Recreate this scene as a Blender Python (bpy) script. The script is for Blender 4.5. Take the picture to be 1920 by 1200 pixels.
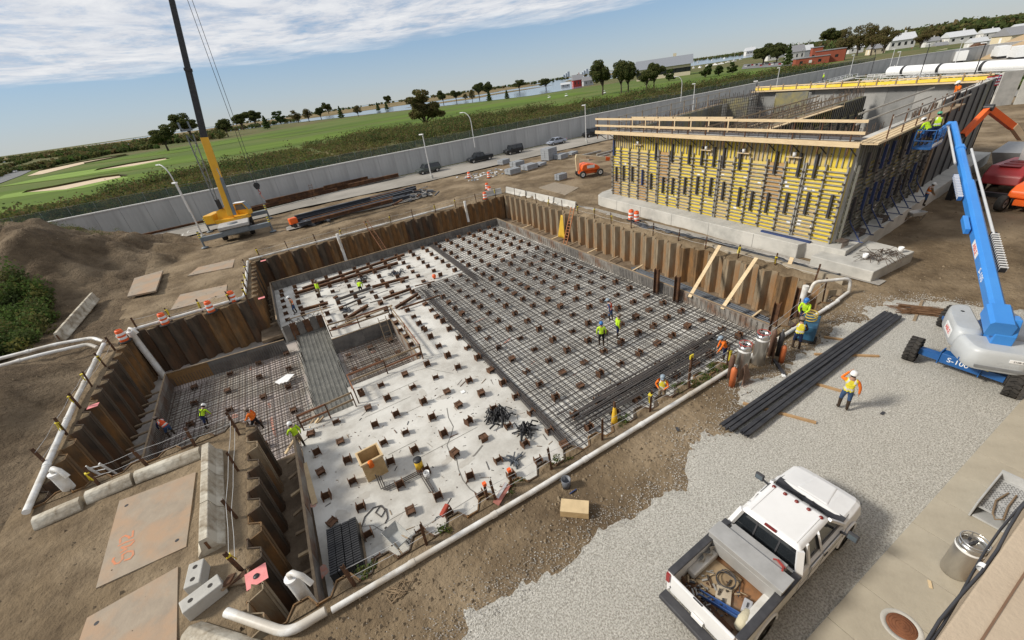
import bpy, bmesh, math, random
import numpy as np
from mathutils import Vector, Matrix, noise as mnoise
random.seed(7)
RAD = math.radians
for o in list(bpy.data.objects):
    bpy.data.objects.remove(o)
scene = bpy.context.scene
COL = scene.collection
# ------------------------------------------------------------------ camera, world, sun, exposure
CAM_H = 13.0
CAM_R = ((0.8552371, 0.3423956, -0.3890176), (-0.5039129, 0.3741641, -0.7785069), (-0.1210009, 0.8618390, 0.4925366))
cd = bpy.data.cameras.new('camera')
cam = bpy.data.objects.new('camera', cd)
COL.objects.link(cam)
cam.matrix_world = Matrix.Translation((0, 0, CAM_H)) @ Matrix(CAM_R).to_4x4()
cd.sensor_width = 36.0
cd.lens = 776.0 / 1920.0 * 36.0
cd.clip_start = 0.05
cd.clip_end = 12000
scene.camera = cam

def at(u, v, z=0.0):
    """ground position (metres) of a point of the survey picture that stands at height z"""
    d = Matrix(CAM_R) @ Vector((u - 960.0, 600.0 - v, -776.0))
    t = (z - CAM_H) / d.z
    return Vector((d.x * t, d.y * t, z))

SUN_EL, SUN_AZ = 37.0, 157.0            # degrees; azimuth counter-clockwise from +X
world = bpy.data.worlds.new('World')
scene.world = world
world.use_nodes = True
wn, wl = world.node_tree.nodes, world.node_tree.links
for n in list(wn):
    wn.remove(n)
def WN(t, **k):
    n = wn.new(t)
    for a, b in k.items():
        setattr(n, a, b)
    return n
def wmath(op, a, b=None, c=None, clamp=False):
    n = WN('ShaderNodeMath', operation=op, use_clamp=clamp)
    for i, x in enumerate((a, b, c)):
        if x is None:
            continue
        if isinstance(x, (int, float)):
            n.inputs[i].default_value = x
        else:
            wl.new(x, n.inputs[i])
    return n.outputs[0]
w_out = WN('ShaderNodeOutputWorld')
w_bg = WN('ShaderNodeBackground')
w_bg.inputs['Strength'].default_value = 0.088
sky = WN('ShaderNodeTexSky', sky_type='NISHITA', sun_disc=False)
sky.sun_elevation = RAD(SUN_EL)
sky.sun_rotation = RAD(90 - SUN_AZ)
sky.altitude = 0
sky.air_density = 1.0
sky.dust_density = 0.1
sky.ozone_density = 3.0
tc = WN('ShaderNodeTexCoord')
sep = WN('ShaderNodeSeparateXYZ')
wl.new(tc.outputs['Generated'], sep.inputs[0])
dz = wmath('MAXIMUM', sep.outputs[2], 0.03)
px = wmath('DIVIDE', sep.outputs[0], dz)
py = wmath('DIVIDE', sep.outputs[1], dz)
comb = WN('ShaderNodeCombineXYZ')
wl.new(px, comb.inputs[0]); wl.new(py, comb.inputs[1])
rad = WN('ShaderNodeVectorMath', operation='LENGTH')
wl.new(comb.outputs[0], rad.inputs[0])
def wnoise(scale, detail, rough, stretch=(1, 1, 1), dist=0.0):
    m = WN('ShaderNodeMapping')
    m.inputs['Scale'].default_value = stretch
    m.inputs['Rotation'].default_value = (0, 0, 0.25)
    wl.new(comb.outputs[0], m.inputs[0])
    n = WN('ShaderNodeTexNoise')
    n.inputs['Scale'].default_value = scale
    n.inputs['Detail'].default_value = detail
    n.inputs['Roughness'].default_value = rough
    n.inputs['Distortion'].default_value = dist
    wl.new(m.outputs[0], n.inputs['Vector'])
    return n.outputs[0]
nA = wnoise(0.35, 4, 0.6)
nB = wnoise(1.0, 8, 0.66, (1.0, 0.75, 1), 0.35)
nC = wnoise(3.2, 6, 0.68, (1.0, 0.7, 1), 0.3)
# edge of the cloud deck: far out and slightly nearer towards +X
lim = wmath('SUBTRACT', 11.6, wmath('MULTIPLY', px, 0.20))
edge = wmath('SUBTRACT', lim, rad.outputs['Value'])
edge = wmath('ADD', edge, wmath('MULTIPLY', wmath('SUBTRACT', nA, 0.5), 7.0))
deck = wmath('MULTIPLY', edge, 0.42, clamp=True)
tex = wmath('ADD', wmath('MULTIPLY', nB, 0.75), wmath('MULTIPLY', nC, 0.5))
dens = wmath('MULTIPLY', wmath('SUBTRACT', tex, 0.36), 3.6, clamp=True)
mask = wmath('MULTIPLY', deck, dens, clamp=True)
mask = wmath('MULTIPLY', mask, 0.95)
shade = WN('ShaderNodeValToRGB')
shade.color_ramp.elements[0].position = 0.36
shade.color_ramp.elements[0].color = (5.6, 5.95, 6.7, 1)
shade.color_ramp.elements[1].position = 0.68
shade.color_ramp.elements[1].color = (8.8, 8.8, 8.8, 1)
wl.new(nB, shade.inputs[0])
mix = WN('ShaderNodeMix', data_type='RGBA')
wl.new(mask, mix.inputs[0])
hz = wmath('SUBTRACT', 1.0, wmath('MULTIPLY', sep.outputs[2], 3.2), clamp=True)
hz = wmath('MULTIPLY', hz, 0.9)
low = WN('ShaderNodeValToRGB')                            # pale sea haze at the horizon, clear blue above it
cr_ = low.color_ramp
cr_.elements[0].position = 0.0; cr_.elements[0].color = (4.7, 5.15, 5.3, 1)
cr_.elements[1].position = 0.30; cr_.elements[1].color = (1.9, 3.3, 6.0, 1)
e_ = cr_.elements.new(0.035); e_.color = (3.9, 4.85, 5.9, 1)
e_ = cr_.elements.new(0.09); e_.color = (2.75, 4.15, 6.2, 1)
wl.new(sep.outputs[2], low.inputs[0])
hmix = WN('ShaderNodeMix', data_type='RGBA')
wl.new(hz, hmix.inputs[0])
wl.new(sky.outputs[0], hmix.inputs[6])
wl.new(low.outputs[0], hmix.inputs[7])
wl.new(hmix.outputs[2], mix.inputs[6])
wl.new(shade.outputs[0], mix.inputs[7])
wl.new(mix.outputs[2], w_bg.inputs[0])
wl.new(w_bg.outputs[0], w_out.inputs[0])

sl = bpy.data.lights.new('sun', 'SUN')
sl.energy = 3.5
sl.angle = RAD(9.0)
sl.color = (1.0, 0.94, 0.84)
sun = bpy.data.objects.new('sun', sl)
COL.objects.link(sun)
sd = Vector((math.cos(RAD(SUN_EL)) * math.cos(RAD(SUN_AZ)), math.cos(RAD(SUN_EL)) * math.sin(RAD(SUN_AZ)), math.sin(RAD(SUN_EL))))
sun.rotation_euler = sd.to_track_quat('Z', 'Y').to_euler()
sun.location = (-40, 20, 60)
vs = scene.view_settings
vs.view_transform = 'Standard'
vs.look = 'None'
vs.gamma = 1.0
vs.use_curve_mapping = False
vs.exposure = 0.24

# ------------------------------------------------------------------ materials
MATS = {}
def mat(name, c, rough=0.7, metal=0.0, c2=None, scale=3.0, bump=0.0, bscale=None, c3=None, s3=0.4, stretch=None, detail=5.0, lo=0.35, hi=0.65, spec=None, trans=0.0, emit=0.0, alpha=1.0, bdist=0.06):
    """one procedural material: colour varied by noise (c..c2), large stains (c3), fine relief"""
    if name in MATS:
        return MATS[name]
    m = bpy.data.materials.new(name)
    m.use_nodes = True
    nt = m.node_tree
    N, L = nt.nodes, nt.links
    b = N['Principled BSDF']
    b.inputs['Roughness'].default_value = rough
    b.inputs['Metallic'].default_value = metal
    if spec is None and rough >= 0.8:
        spec = 0.1          # dusty, earthy and leafy surfaces hardly shine
    if spec is not None:
        b.inputs['Specular IOR Level'].default_value = spec
    if trans:
        b.inputs['Transmission Weight'].default_value = trans
    if alpha < 1:
        b.inputs['Alpha'].default_value = alpha
    if emit:
        b.inputs['Emission Color'].default_value = (*c, 1)
        b.inputs['Emission Strength'].default_value = emit
    b.inputs['Base Color'].default_value = (*c, 1)
    if c2 is None and c3 is None and not bump:
        c2 = tuple(x * 0.82 for x in c)
    t = N.new('ShaderNodeTexCoord')
    vec = t.outputs['Object']
    if stretch:
        mp = N.new('ShaderNodeMapping')
        mp.inputs['Scale'].default_value = stretch
        L.new(vec, mp.inputs[0])
        vec = mp.outputs[0]
    def noise(s, d=detail):
        n = N.new('ShaderNodeTexNoise')
        n.inputs['Scale'].default_value = s
        n.inputs['Detail'].default_value = d
        n.inputs['Roughness'].default_value = 0.62
        L.new(vec, n.inputs['Vector'])
        return n.outputs[0]
    col = None
    if c2 is not None:
        r = N.new('ShaderNodeValToRGB')
        r.color_ramp.elements[0].position = lo
        r.color_ramp.elements[1].position = hi
        r.color_ramp.elements[0].color = (*c, 1)
        r.color_ramp.elements[1].color = (*c2, 1)
        L.new(noise(scale), r.inputs[0])
        col = r.outputs[0]
    if c3 is not None:
        r = N.new('ShaderNodeValToRGB')
        r.color_ramp.elements[0].position = 0.45
        r.color_ramp.elements[1].position = 0.62
        r.color_ramp.elements[0].color = (0, 0, 0, 1)
        r.color_ramp.elements[1].color = (1, 1, 1, 1)
        L.new(noise(s3), r.inputs[0])
        mx = N.new('ShaderNodeMix')
        mx.data_type = 'RGBA'
        L.new(r.outputs[0], mx.inputs[0])
        if col is None:
            mx.inputs[6].default_value = (*c, 1)
        else:
            L.new(col, mx.inputs[6])
        mx.inputs[7].default_value = (*c3, 1)
        col = mx.outputs[2]
    if col is not None:
        L.new(col, b.inputs['Base Color'])
    if bump:
        bn = N.new('ShaderNodeBump')
        bn.inputs['Strength'].default_value = min(1.0, bump)
        bn.inputs['Distance'].default_value = bdist
        L.new(noise(bscale or scale * 3, 6), bn.inputs['Height'])
        L.new(bn.outputs[0], b.inputs['Normal'])
    MATS[name] = m
    return m

# ------------------------------------------------------------------ mesh helpers
Z = Vector((0, 0, 1))
def basis(d, up=Z):
    d = Vector(d).normalized()
    if abs(d.dot(up)) > 0.999:
        up = Vector((1, 0, 0))
    s = d.cross(up).normalized()
    return d, s, s.cross(d).normalized()

class MB:
    def __init__(s):
        s.v, s.f, s.mi, s.sm = [], [], [], []
    def _add(s, vs, fs, m=0, sm=False):
        o = len(s.v)
        s.v += [tuple(x) for x in vs]
        for f in fs:
            s.f.append([i + o for i in f])
            s.mi.append(m)
            s.sm.append(sm)
        return s
    def box(s, c, d, rz=0.0, m=0, R=None):
        hx, hy, hz = d[0] / 2, d[1] / 2, d[2] / 2
        vs = [Vector((x, y, z)) for z in (-hz, hz) for x, y in ((-hx, -hy), (hx, -hy), (hx, hy), (-hx, hy))]
        if R is None and rz:
            R = Matrix.Rotation(rz, 3, 'Z')
        if R is not None:
            vs = [R @ v for v in vs]
        c = Vector(c)
        return s._add([v + c for v in vs], [(3, 2, 1, 0), (4, 5, 6, 7), (0, 1, 5, 4), (1, 2, 6, 5), (2, 3, 7, 6), (3, 0, 4, 7)], m)
    def rng(s, x0, x1, y0, y1, z0, z1, m=0):
        return s.box(((x0 + x1) / 2, (y0 + y1) / 2, (z0 + z1) / 2), (x1 - x0, y1 - y0, z1 - z0), m=m)
    def bar(s, p, q, w, h=None, m=0, up=Z):
        h = w if h is None else h
        p, q = Vector(p), Vector(q)
        d, a, b = basis(q - p, up)
        vs = [e + a * (i * w / 2) + b * (j * h / 2) for e in (p, q) for i, j in ((-1, -1), (1, -1), (1, 1), (-1, 1))]
        return s._add(vs, [(0, 1, 2, 3), (7, 6, 5, 4), (0, 4, 5, 1), (1, 5, 6, 2), (2, 6, 7, 3), (3, 7, 4, 0)], m)
    def tube(s, p, q, r, n=8, m=0, r2=None, cap=True, sm=True):
        p, q = Vector(p), Vector(q)
        r2 = r if r2 is None else r2
        d, a, b = basis(q - p)
        vs = []
        for e, rr in ((p, r), (q, r2)):
            for k in range(n):
                t = 2 * math.pi * k / n
                vs.append(e + a * (math.cos(t) * rr) + b * (math.sin(t) * rr))
        s._add(vs, [(k, k + n, (k + 1) % n + n, (k + 1) % n) for k in range(n)], m, sm)
        if cap:
            s._add(vs, [tuple(range(n)), tuple(range(2 * n - 1, n - 1, -1))], m)
        return s
    def path(s, pts, r, n=6, m=0, sm=True):
        pts = [Vector(p) for p in pts]
        vs = []
        prev = None
        for i, p in enumerate(pts):
            d = (pts[min(i + 1, len(pts) - 1)] - pts[max(i - 1, 0)])
            dd, a, b = basis(d, prev if prev is not None and abs(prev.dot(d.normalized())) < 0.99 else Z)
            prev = b
            for k in range(n):
                t = 2 * math.pi * k / n
                vs.append(p + a * (math.cos(t) * r) + b * (math.sin(t) * r))
        fs = []
        for i in range(len(pts) - 1):
            for k in range(n):
                fs.append((i * n + k, (i + 1) * n + k, (i + 1) * n + (k + 1) % n, i * n + (k + 1) % n))
        s._add(vs, fs, m, sm)
        e = (len(pts) - 1) * n
        return s._add(vs, [tuple(range(n)), tuple(range(e + n - 1, e - 1, -1))], m)
    def lathe(s, prof, n=16, m=0, c=(0, 0, 0), axis='Z', sm=True):
        c = Vector(c)
        vs = []
        for r, h in prof:
            for k in range(n):
                t = 2 * math.pi * k / n
                x, y = math.cos(t) * r, math.sin(t) * r
                vs.append(c + (Vector((x, y, h)) if axis == 'Z' else Vector((x, h, y)) if axis == 'Y' else Vector((h, x, y))))
        fs = []
        for i in range(len(prof) - 1):
            for k in range(n):
                f = (i * n + k, i * n + (k + 1) % n, (i + 1) * n + (k + 1) % n, (i + 1) * n + k)
                fs.append(f if axis != 'Y' else f[::-1])
        s._add(vs, fs, m, sm)
        return s
    def prism(s, poly, z0, z1, m=0):
        n = len(poly)
        vs = [(x, y, z0) for x, y in poly] + [(x, y, z1) for x, y in poly]
        return s._add(vs, [tuple(range(n - 1, -1, -1)), tuple(range(n, 2 * n))] + [(k, (k + 1) % n, (k + 1) % n + n, k + n) for k in range(n)], m)
    def side(s, poly, y0, y1, m=0):
        """polygon in the XZ plane extruded along Y"""
        n = len(poly)
        vs = [(x, y0, z) for x, z in poly] + [(x, y1, z) for x, z in poly]
        return s._add(vs, [tuple(range(n)), tuple(range(2 * n - 1, n - 1, -1))] + [((k + 1) % n, k, k + n, (k + 1) % n + n) for k in range(n)], m)
    def loft(s, secs, m=0, cap=True, sm=False, closed=True):
        n = len(secs[0])
        vs = [p for sec in secs for p in sec]
        fs = []
        for i in range(len(secs) - 1):
            for k in range(n if closed else n - 1):
                fs.append((i * n + k, i * n + (k + 1) % n, (i + 1) * n + (k + 1) % n, (i + 1) * n + k))
        s._add(vs, fs, m, sm)
        if cap:
            e = (len(secs) - 1) * n
            s._add(vs, [tuple(range(n - 1, -1, -1)), tuple(range(e, e + n))], m)
        return s
    def quad(s, *p, m=0):
        return s._add(p, [tuple(range(len(p)))], m)
    def hex(s, b, t, m=0):
        """box from four bottom and four top corners (same winding)"""
        return s._add(list(b) + list(t), [(3, 2, 1, 0), (4, 5, 6, 7), (0, 1, 5, 4), (1, 2, 6, 5), (2, 3, 7, 6), (3, 0, 4, 7)], m)
    def mesh(s, name, mats):
        me = bpy.data.meshes.new(name)
        me.from_pydata(s.v, [], s.f)
        for m in (mats if isinstance(mats, (list, tuple)) else [mats]):
            me.materials.append(m)
        me.polygons.foreach_set('material_index', s.mi)
        me.polygons.foreach_set('use_smooth', s.sm)
        me.update()
        return me
    def build(s, name, mats, parent=None, loc=(0, 0, 0), rz=0.0):
        return link(name, s.mesh(name, mats), parent, loc, rz)

def link(name, me, parent=None, loc=(0, 0, 0), rz=0.0, R=None):
    o = bpy.data.objects.new(name, me)
    COL.objects.link(o)
    o.location = loc
    o.rotation_euler = (0, 0, rz)
    if R is not None:
        o.rotation_euler = R
    if parent is not None:
        o.parent = parent
    return o

def tag(o, label=None, cat=None, group=None, kind=None):
    if label:
        o['label'] = label
    if cat:
        o['category'] = cat
    if group:
        o['group'] = group
    if kind:
        o['kind'] = kind
    return o

def thing(name, label, cat, loc=(0, 0, 0), rz=0.0, group=None):
    return tag(link(name, None, None, loc, rz), label, cat, group)

def copy_tree(o, parent=None):
    c = o.copy()
    COL.objects.link(c)
    c.parent = parent
    for ch in o.children:
        copy_tree(ch, c)
    return c

def bev(o, w=0.02, seg=2):
    b = o.modifiers.new('bevel', 'BEVEL')
    b.width = w
    b.segments = seg
    b.limit_method = 'ANGLE'
    b.angle_limit = RAD(35)
    return o

ORD = ['', 'first', 'second', 'third', 'fourth', 'fifth', 'sixth', 'seventh', 'eighth', 'ninth', 'tenth', 'eleventh', 'twelfth', 'thirteenth', 'fourteenth', 'fifteenth', 'sixteenth', 'seventeenth', 'eighteenth', 'nineteenth', 'twentieth']
def nth(i):
    return ORD[i] if i < len(ORD) else (['twenty', 'thirty', 'forty'][i // 10 - 2] + '-' + ORD[i % 10]).rstrip('-')

def fbm(x, y, s=1.0, o=4):
    return mnoise.fractal(Vector((x * s, y * s, 3.7)), 0.9, 2.0, o)

def fast_mesh(name, verts, quads, mats):
    """numpy arrays -> mesh of quads"""
    me = bpy.data.meshes.new(name)
    nv, nq = len(verts), len(quads)
    me.vertices.add(nv)
    me.vertices.foreach_set('co', np.asarray(verts, dtype=np.float32).ravel())
    me.loops.add(nq * 4)
    me.loops.foreach_set('vertex_index', np.asarray(quads, dtype=np.int32).ravel())
    me.polygons.add(nq)
    me.polygons.foreach_set('loop_start', np.arange(0, nq * 4, 4, dtype=np.int32))
    me.polygons.foreach_set('loop_total', np.full(nq, 4, dtype=np.int32))
    for m in (mats if isinstance(mats, (list, tuple)) else [mats]):
        me.materials.append(m)
    me.update(calc_edges=True)
    return me

def leaves(pts, size, rng, flat=0.0, name='leaves', mats=None, midx=None, aspect=1.0):
    """small randomly turned leaf quads at pts (N,3)"""
    n = len(pts)
    a = rng.normal(size=(n, 3)); a[:, 2] *= (1 - flat); a /= np.linalg.norm(a, axis=1)[:, None] + 1e-9
    r = rng.normal(size=(n, 3))
    b = np.cross(a, r); b /= np.linalg.norm(b, axis=1)[:, None] + 1e-9
    sz = (size * rng.uniform(0.6, 1.4, n))[:, None] if np.isscalar(size) else (np.asarray(size) * rng.uniform(0.7, 1.3, n))[:, None]
    A, B = a * sz * 0.5, b * sz * 0.5 * aspect
    v = np.stack([pts - A - B * 0.6, pts + A * 0.3 - B, pts + A + B * 0.6, pts - A * 0.3 + B], axis=1).reshape(-1, 3)
    q = np.arange(n * 4).reshape(-1, 4)
    me = fast_mesh(name, v, q, mats)
    if midx is not None:
        me.polygons.foreach_set('material_index', np.asarray(midx, dtype=np.int32))
    return me
# ------------------------------------------------------------------ material palette
DIRT = mat('site_dirt', (0.200, 0.148, 0.091), 0.95, c2=(0.108, 0.078, 0.049), scale=0.6, c3=(0.265, 0.203, 0.132), s3=0.2, bump=1.0, bscale=3.0, detail=10, bdist=0.16)
SHADESPOIL = mat('shaded_spoil', (0.150, 0.110, 0.070), 0.95, c2=(0.085, 0.062, 0.040), scale=0.9, c3=(0.20, 0.152, 0.100), s3=0.22, bump=1.0, bscale=3.2, detail=10, bdist=0.32)  # darker spoil; shade of the mound's near side is put into the colour
SOIL = mat('dark_soil', (0.125, 0.092, 0.062), 0.95, c2=(0.215, 0.165, 0.115), scale=1.1, bump=0.9, bscale=5, detail=9)
ROUGH = mat('rough_grassland', (0.105, 0.105, 0.042), 0.95, c2=(0.16, 0.13, 0.062), scale=0.06, c3=(0.075, 0.10, 0.03), s3=0.02, detail=9)
GRAVEL = mat('gravel', (0.305, 0.287, 0.248), 0.92, c2=(0.60, 0.58, 0.525), scale=20, bump=1.0, bscale=26, detail=2.0, lo=0.36, hi=0.64)
STONE = mat('gravel_stone', (0.55, 0.535, 0.50), 0.9, c2=(0.30, 0.285, 0.26), scale=5)
ASPH = mat('road_asphalt', (0.29, 0.268, 0.232), 0.92, c2=(0.22, 0.205, 0.18), scale=0.25, c3=(0.33, 0.305, 0.268), s3=0.07, bump=0.25, bscale=20, detail=8)
CONC = mat('concrete', (0.47, 0.455, 0.415), 0.88, c2=(0.36, 0.35, 0.32), scale=1.2, c3=(0.52, 0.50, 0.455), s3=0.35, bump=0.25, bscale=9, detail=8)
SLABC = mat('slab_concrete', (0.53, 0.515, 0.47), 0.85, c2=(0.40, 0.38, 0.34), scale=1.3, c3=(0.60, 0.585, 0.54), s3=0.35, bump=0.2, bscale=8, detail=9)
SLABD = mat('damp_slab_concrete', (0.42, 0.39, 0.345), 0.8, c2=(0.28, 0.25, 0.21), scale=0.9, c3=(0.46, 0.40, 0.37), s3=0.3, bump=0.2, bscale=8, detail=9)
WALLC = mat('sea_wall_concrete', (0.43, 0.43, 0.425), 0.9, c2=(0.33, 0.33, 0.325), scale=0.7, c3=(0.50, 0.50, 0.49), s3=0.15, bump=0.15, bscale=6, stretch=(1, 1, 0.18), detail=8)
WALKC = mat('sidewalk_concrete', (0.40, 0.36, 0.285), 0.9, c2=(0.345, 0.31, 0.245), scale=1.5, c3=(0.43, 0.39, 0.31), s3=0.5, bump=0.2, bscale=14, detail=8)
RUST = mat('rusty_steel', (0.115, 0.062, 0.038), 0.85, c2=(0.062, 0.038, 0.027), scale=4, bump=0.3, bscale=18, c3=(0.165, 0.085, 0.045), s3=1.2)
PIL1 = mat('sheet_pile_rust', (0.200, 0.128, 0.068), 0.85, c2=(0.095, 0.064, 0.040), scale=2.2, c3=(0.30, 0.155, 0.058), s3=0.9, bump=0.3, bscale=9, stretch=(1, 1, 0.28), detail=9)
PIL2 = mat('sheet_pile_soil', (0.295, 0.238, 0.165), 0.9, c2=(0.19, 0.145, 0.095), scale=2.0, c3=(0.28, 0.14, 0.055), s3=0.8, bump=0.3, bscale=9, stretch=(1, 1, 0.25), detail=9)
PIL3 = mat('sheet_pile_dark', (0.105, 0.080, 0.058), 0.85, c2=(0.055, 0.045, 0.036), scale=1.8, c3=(0.16, 0.085, 0.045), s3=0.7, bump=0.3, bscale=9, stretch=(1, 1, 0.25), detail=9)
REBAR = mat('rebar_steel', (0.072, 0.066, 0.064), 0.6, 0.35, c2=(0.105, 0.088, 0.076), scale=2.5)
REBARR = mat('rebar_rusty', (0.115, 0.078, 0.055), 0.75, 0.2, c2=(0.07, 0.055, 0.045), scale=2.5)
BLACK = mat('black_steel', (0.022, 0.022, 0.024), 0.5, 0.3, c2=(0.04, 0.04, 0.042), scale=4)
PVC = mat('white_pvc', (0.74, 0.735, 0.71), 0.45, c2=(0.60, 0.575, 0.525), scale=2.2, c3=(0.50, 0.455, 0.385), s3=0.55)
WOOD = mat('fresh_lumber', (0.66, 0.52, 0.33), 0.8, c2=(0.54, 0.41, 0.25), scale=3, stretch=(1, 1, 6), bump=0.1)
WOODD = mat('weathered_lumber', (0.33, 0.25, 0.165), 0.85, c2=(0.22, 0.165, 0.11), scale=3, bump=0.2)
PLY = mat('plywood', (0.52, 0.37, 0.19), 0.75, c2=(0.42, 0.29, 0.14), scale=5, stretch=(1, 6, 1))
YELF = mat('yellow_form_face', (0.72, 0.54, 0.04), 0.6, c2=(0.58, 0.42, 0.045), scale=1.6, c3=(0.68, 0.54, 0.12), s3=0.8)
YELP = mat('faded_form_face', (0.58, 0.43, 0.19), 0.7, c2=(0.48, 0.35, 0.15), scale=1.6, c3=(0.62, 0.48, 0.12), s3=0.9)
YELT = mat('plain_form_plywood', (0.46, 0.29, 0.12), 0.75, c2=(0.38, 0.23, 0.09), scale=2.0)
GREYF = mat('form_dark_face', (0.15, 0.15, 0.125), 0.7, c2=(0.10, 0.10, 0.088), scale=1.3, c3=(0.22, 0.19, 0.08), s3=0.6)  # mostly for faces turned from the sun, their shade put into the tone
ALU = mat('galvanised_steel', (0.40, 0.385, 0.35), 0.55, 0.35, c2=(0.30, 0.285, 0.255), scale=4)
STRB = mat('strongback_steel', (0.045, 0.046, 0.055), 0.55, 0.4, c2=(0.08, 0.075, 0.075), scale=4)
BLUES = mat('blue_form_steel', (0.025, 0.05, 0.16), 0.5, 0.2, c2=(0.04, 0.06, 0.14), scale=4)
FORMD = mat('form_board', (0.15, 0.14, 0.128), 0.75, c2=(0.085, 0.08, 0.075), scale=1.4, c3=(0.20, 0.185, 0.165), s3=0.5, bump=0.15)
FORML = mat('form_board_pale', (0.27, 0.25, 0.225), 0.8, c2=(0.18, 0.165, 0.145), scale=1.4, c3=(0.16, 0.085, 0.05), s3=0.45, bump=0.15)
ORANGE = mat('barrel_orange', (0.80, 0.13, 0.022), 0.5, c2=(0.70, 0.10, 0.02), scale=5)
WHITE = mat('white_paint', (0.80, 0.80, 0.79), 0.45, c2=(0.72, 0.72, 0.71), scale=3)
RUBBER = mat('tyre_rubber', (0.030, 0.029, 0.028), 0.85, c2=(0.055, 0.05, 0.045), scale=6, bump=0.2)
BPAINT = mat('blue_lift_paint', (0.035, 0.21, 0.60), 0.38, c2=(0.045, 0.24, 0.63), scale=0.8, spec=0.5)
BPAINTD = mat('blue_chassis_paint', (0.012, 0.085, 0.27), 0.45, c2=(0.02, 0.10, 0.28), scale=2)
GPAINT = mat('grey_cowl_paint', (0.42, 0.44, 0.45), 0.42, c2=(0.38, 0.395, 0.40), scale=1.1, c3=(0.45, 0.47, 0.48), s3=0.8)
OPAINT = mat('orange_lift_paint', (0.80, 0.13, 0.015), 0.42, c2=(0.72, 0.11, 0.015), scale=1.5)
RPAINT = mat('red_lift_paint', (0.30, 0.022, 0.022), 0.45, c2=(0.25, 0.02, 0.022), scale=1.5)
CREAM = mat('cream_paint', (0.70, 0.57, 0.36), 0.45, c2=(0.64, 0.52, 0.33), scale=2)
YPAINT = mat('crane_yellow_paint', (0.74, 0.40, 0.025), 0.42, c2=(0.66, 0.35, 0.025), scale=1.2)
CGREY = mat('crane_grey_paint', (0.12, 0.145, 0.165), 0.5, c2=(0.16, 0.18, 0.195), scale=1.5)
CLITE = mat('crane_deck_grey', (0.42, 0.41, 0.39), 0.6, c2=(0.33, 0.32, 0.30), scale=2)
GLASS = mat('dark_glass', (0.012, 0.015, 0.018), 0.08, c2=(0.02, 0.024, 0.028), scale=1.0, spec=0.6)
SGLASS = mat('sky_glass', (0.10, 0.13, 0.15), 0.06, c2=(0.08, 0.10, 0.12), scale=1.0, spec=0.8)
CHROME = mat('bright_metal', (0.62, 0.62, 0.61), 0.25, 0.9, c2=(0.5, 0.5, 0.49), scale=5)
STAIN = mat('stainless_steel', (0.56, 0.54, 0.50), 0.30, 0.85, c2=(0.44, 0.42, 0.385), scale=3, stretch=(1, 1, 0.3))
PINK = mat('pink_paint', (0.80, 0.27, 0.26), 0.7)
ORMARK = mat('orange_spray_paint', (0.75, 0.20, 0.10), 0.8, c2=(0.60, 0.30, 0.20), scale=9)
YRIB = mat('yellow_ribbon', (0.72, 0.58, 0.04), 0.6)
STEELP = mat('steel_road_plate', (0.33, 0.27, 0.20), 0.75, 0.15, c2=(0.265, 0.215, 0.16), scale=1.5, c3=(0.36, 0.245, 0.155), s3=0.6, bump=0.12, bscale=12)
TARP = mat('black_sheeting', (0.026, 0.028, 0.034), 0.35, c2=(0.05, 0.055, 0.065), scale=2, bump=0.8, bscale=5)
GALV = mat('galvanised_pole', (0.60, 0.60, 0.59), 0.5, 0.2, c2=(0.52, 0.52, 0.51), scale=2)
SAND = mat('bunker_sand', (0.60, 0.49, 0.35), 0.95, c2=(0.54, 0.43, 0.30), scale=0.4)
FAIR = mat('fairway_grass', (0.088, 0.145, 0.018), 0.9, c2=(0.118, 0.172, 0.028), scale=0.06, c3=(0.070, 0.108, 0.018), s3=0.02, detail=8, stretch=(0.35, 1, 1))
GREEN2 = mat('putting_green', (0.20, 0.29, 0.065), 0.9, c2=(0.17, 0.25, 0.05), scale=0.08, stretch=(0.3, 1, 1))
WATER = mat('bay_water', (0.16, 0.20, 0.24), 0.12, c2=(0.18, 0.22, 0.26), scale=0.02, spec=0.6)
MARSH = mat('marsh_grass', (0.185, 0.135, 0.065), 0.95, c2=(0.125, 0.105, 0.05), scale=0.012, c3=(0.24, 0.18, 0.09), s3=0.004, detail=9, stretch=(0.4, 1, 1))

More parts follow.
